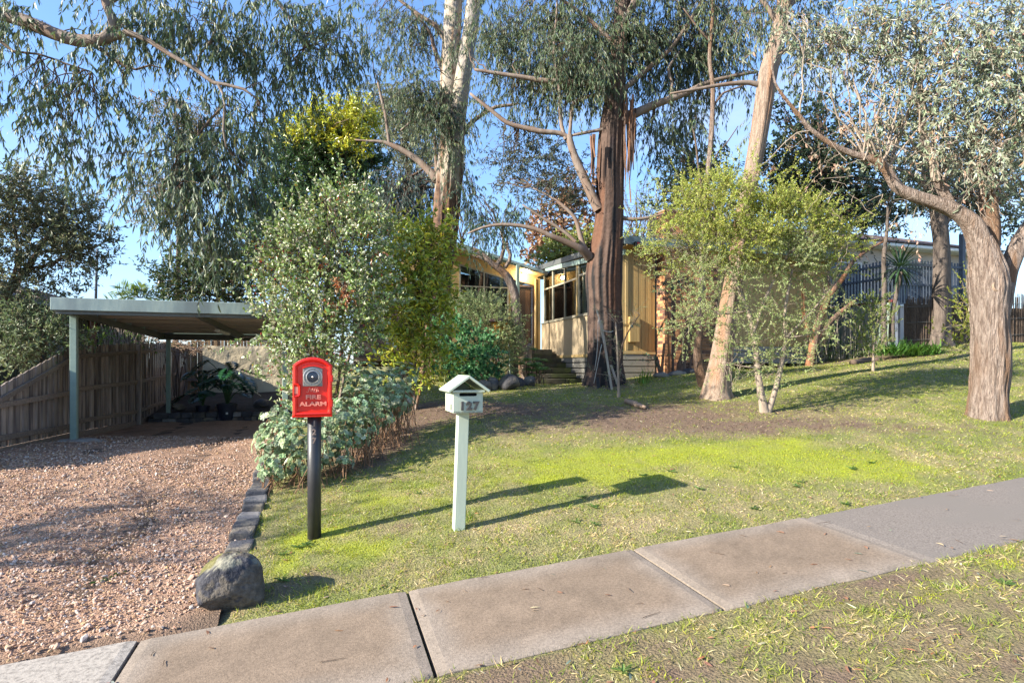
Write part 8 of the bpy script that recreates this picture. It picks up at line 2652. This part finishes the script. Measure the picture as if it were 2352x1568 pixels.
for y0, y1, dens in ((2.9, 5.2, 2300), (5.2, 8, 1500), (8, 11, 500)):
    n = int(dens * (y1 - y0) * 4.2)
    U_ = rng.uniform(-4.2, U_EDGE + .02, n); 
    Vv = rng.uniform(V1 + .01, 11.5, n)
    X = U_ * CT - Vv * ST; Y = U_ * ST + Vv * CT
    N = int(dens * 3.5 * (y1 - y0))
    U_ = rng.uniform(-7.0, U_EDGE + .02, N); 
    Yq = rng.uniform(y0, y1, N)
    Vv = (Yq - U_ * ST) / CT
    X = U_ * CT - Vv * ST
    soilish = np.exp(-((U_ - U_EDGE) / .35) ** 2) * (1 - smooth(Vv, V1 + .1, V1 + .7)) + .8 * np.exp(-((U_ + 1.5) / .6) ** 2) * (1 - smooth(Vv, V1 + .02, V1 + .22))
    ok = (U_ > -4.2) & (Vv > V1 + .01) & (Vv < 16.2) & (np.abs(X / Yq) < .92) & (rng.random(N) > soilish * .95)
    pts.append(np.stack([X[ok], Yq[ok], zdrive(X[ok], Yq[ok]) + .018 * n2(X[ok], Yq[ok], 1.4, 8) + .004], -1))
pts = np.concatenate(pts)
gm = bpy.data.meshes.new('gravel')
gm.vertices.add(len(pts)); gm.vertices.foreach_set('co', pts.astype(np.float32).reshape(-1))
sc_a = gm.attributes.new('psize', 'FLOAT', 'POINT'); sc_a.data.foreach_set('value', (.0125 * np.exp(rng.normal(0, .32, len(pts)))).astype(np.float32))
ro = gm.attributes.new('prot', 'FLOAT_VECTOR', 'POINT')
ro.data.foreach_set('vector', np.stack([rng.normal(0, .5, len(pts)), rng.normal(0, .5, len(pts)), rng.uniform(0, 6.28, len(pts))], -1).astype(np.float32).reshape(-1))
gravel = link('gravel', gm, kind='stuff', label='loose pinkish tan crushed stones covering the driveway')
ng = bpy.data.node_groups.new('scatter_stones', 'GeometryNodeTree')
ng.interface.new_socket('Geometry', in_out='INPUT', socket_type='NodeSocketGeometry')
ng.interface.new_socket('Geometry', in_out='OUTPUT', socket_type='NodeSocketGeometry')
gi = ng.nodes.new('NodeGroupInput'); go_ = ng.nodes.new('NodeGroupOutput')
ip = ng.nodes.new('GeometryNodeInstanceOnPoints')
ci = ng.nodes.new('GeometryNodeCollectionInfo')
ci.inputs['Collection'].default_value = peb
ci.inputs['Separate Children'].default_value = True
ci.inputs['Reset Children'].default_value = True
a1 = ng.nodes.new('GeometryNodeInputNamedAttribute'); a1.data_type = 'FLOAT'; a1.inputs['Name'].default_value = 'psize'
a2 = ng.nodes.new('GeometryNodeInputNamedAttribute'); a2.data_type = 'FLOAT_VECTOR'; a2.inputs['Name'].default_value = 'prot'
ip.inputs['Pick Instance'].default_value = True
ng.links.new(gi.outputs[0], ip.inputs['Points'])
ng.links.new(ci.outputs[0], ip.inputs['Instance'])
ng.links.new(a2.outputs['Attribute'], ip.inputs['Rotation'])
ng.links.new(a1.outputs['Attribute'], ip.inputs['Scale'])
ng.links.new(ip.outputs[0], go_.inputs[0])
md = gravel.modifiers.new('stones', 'NODES'); md.node_group = ng
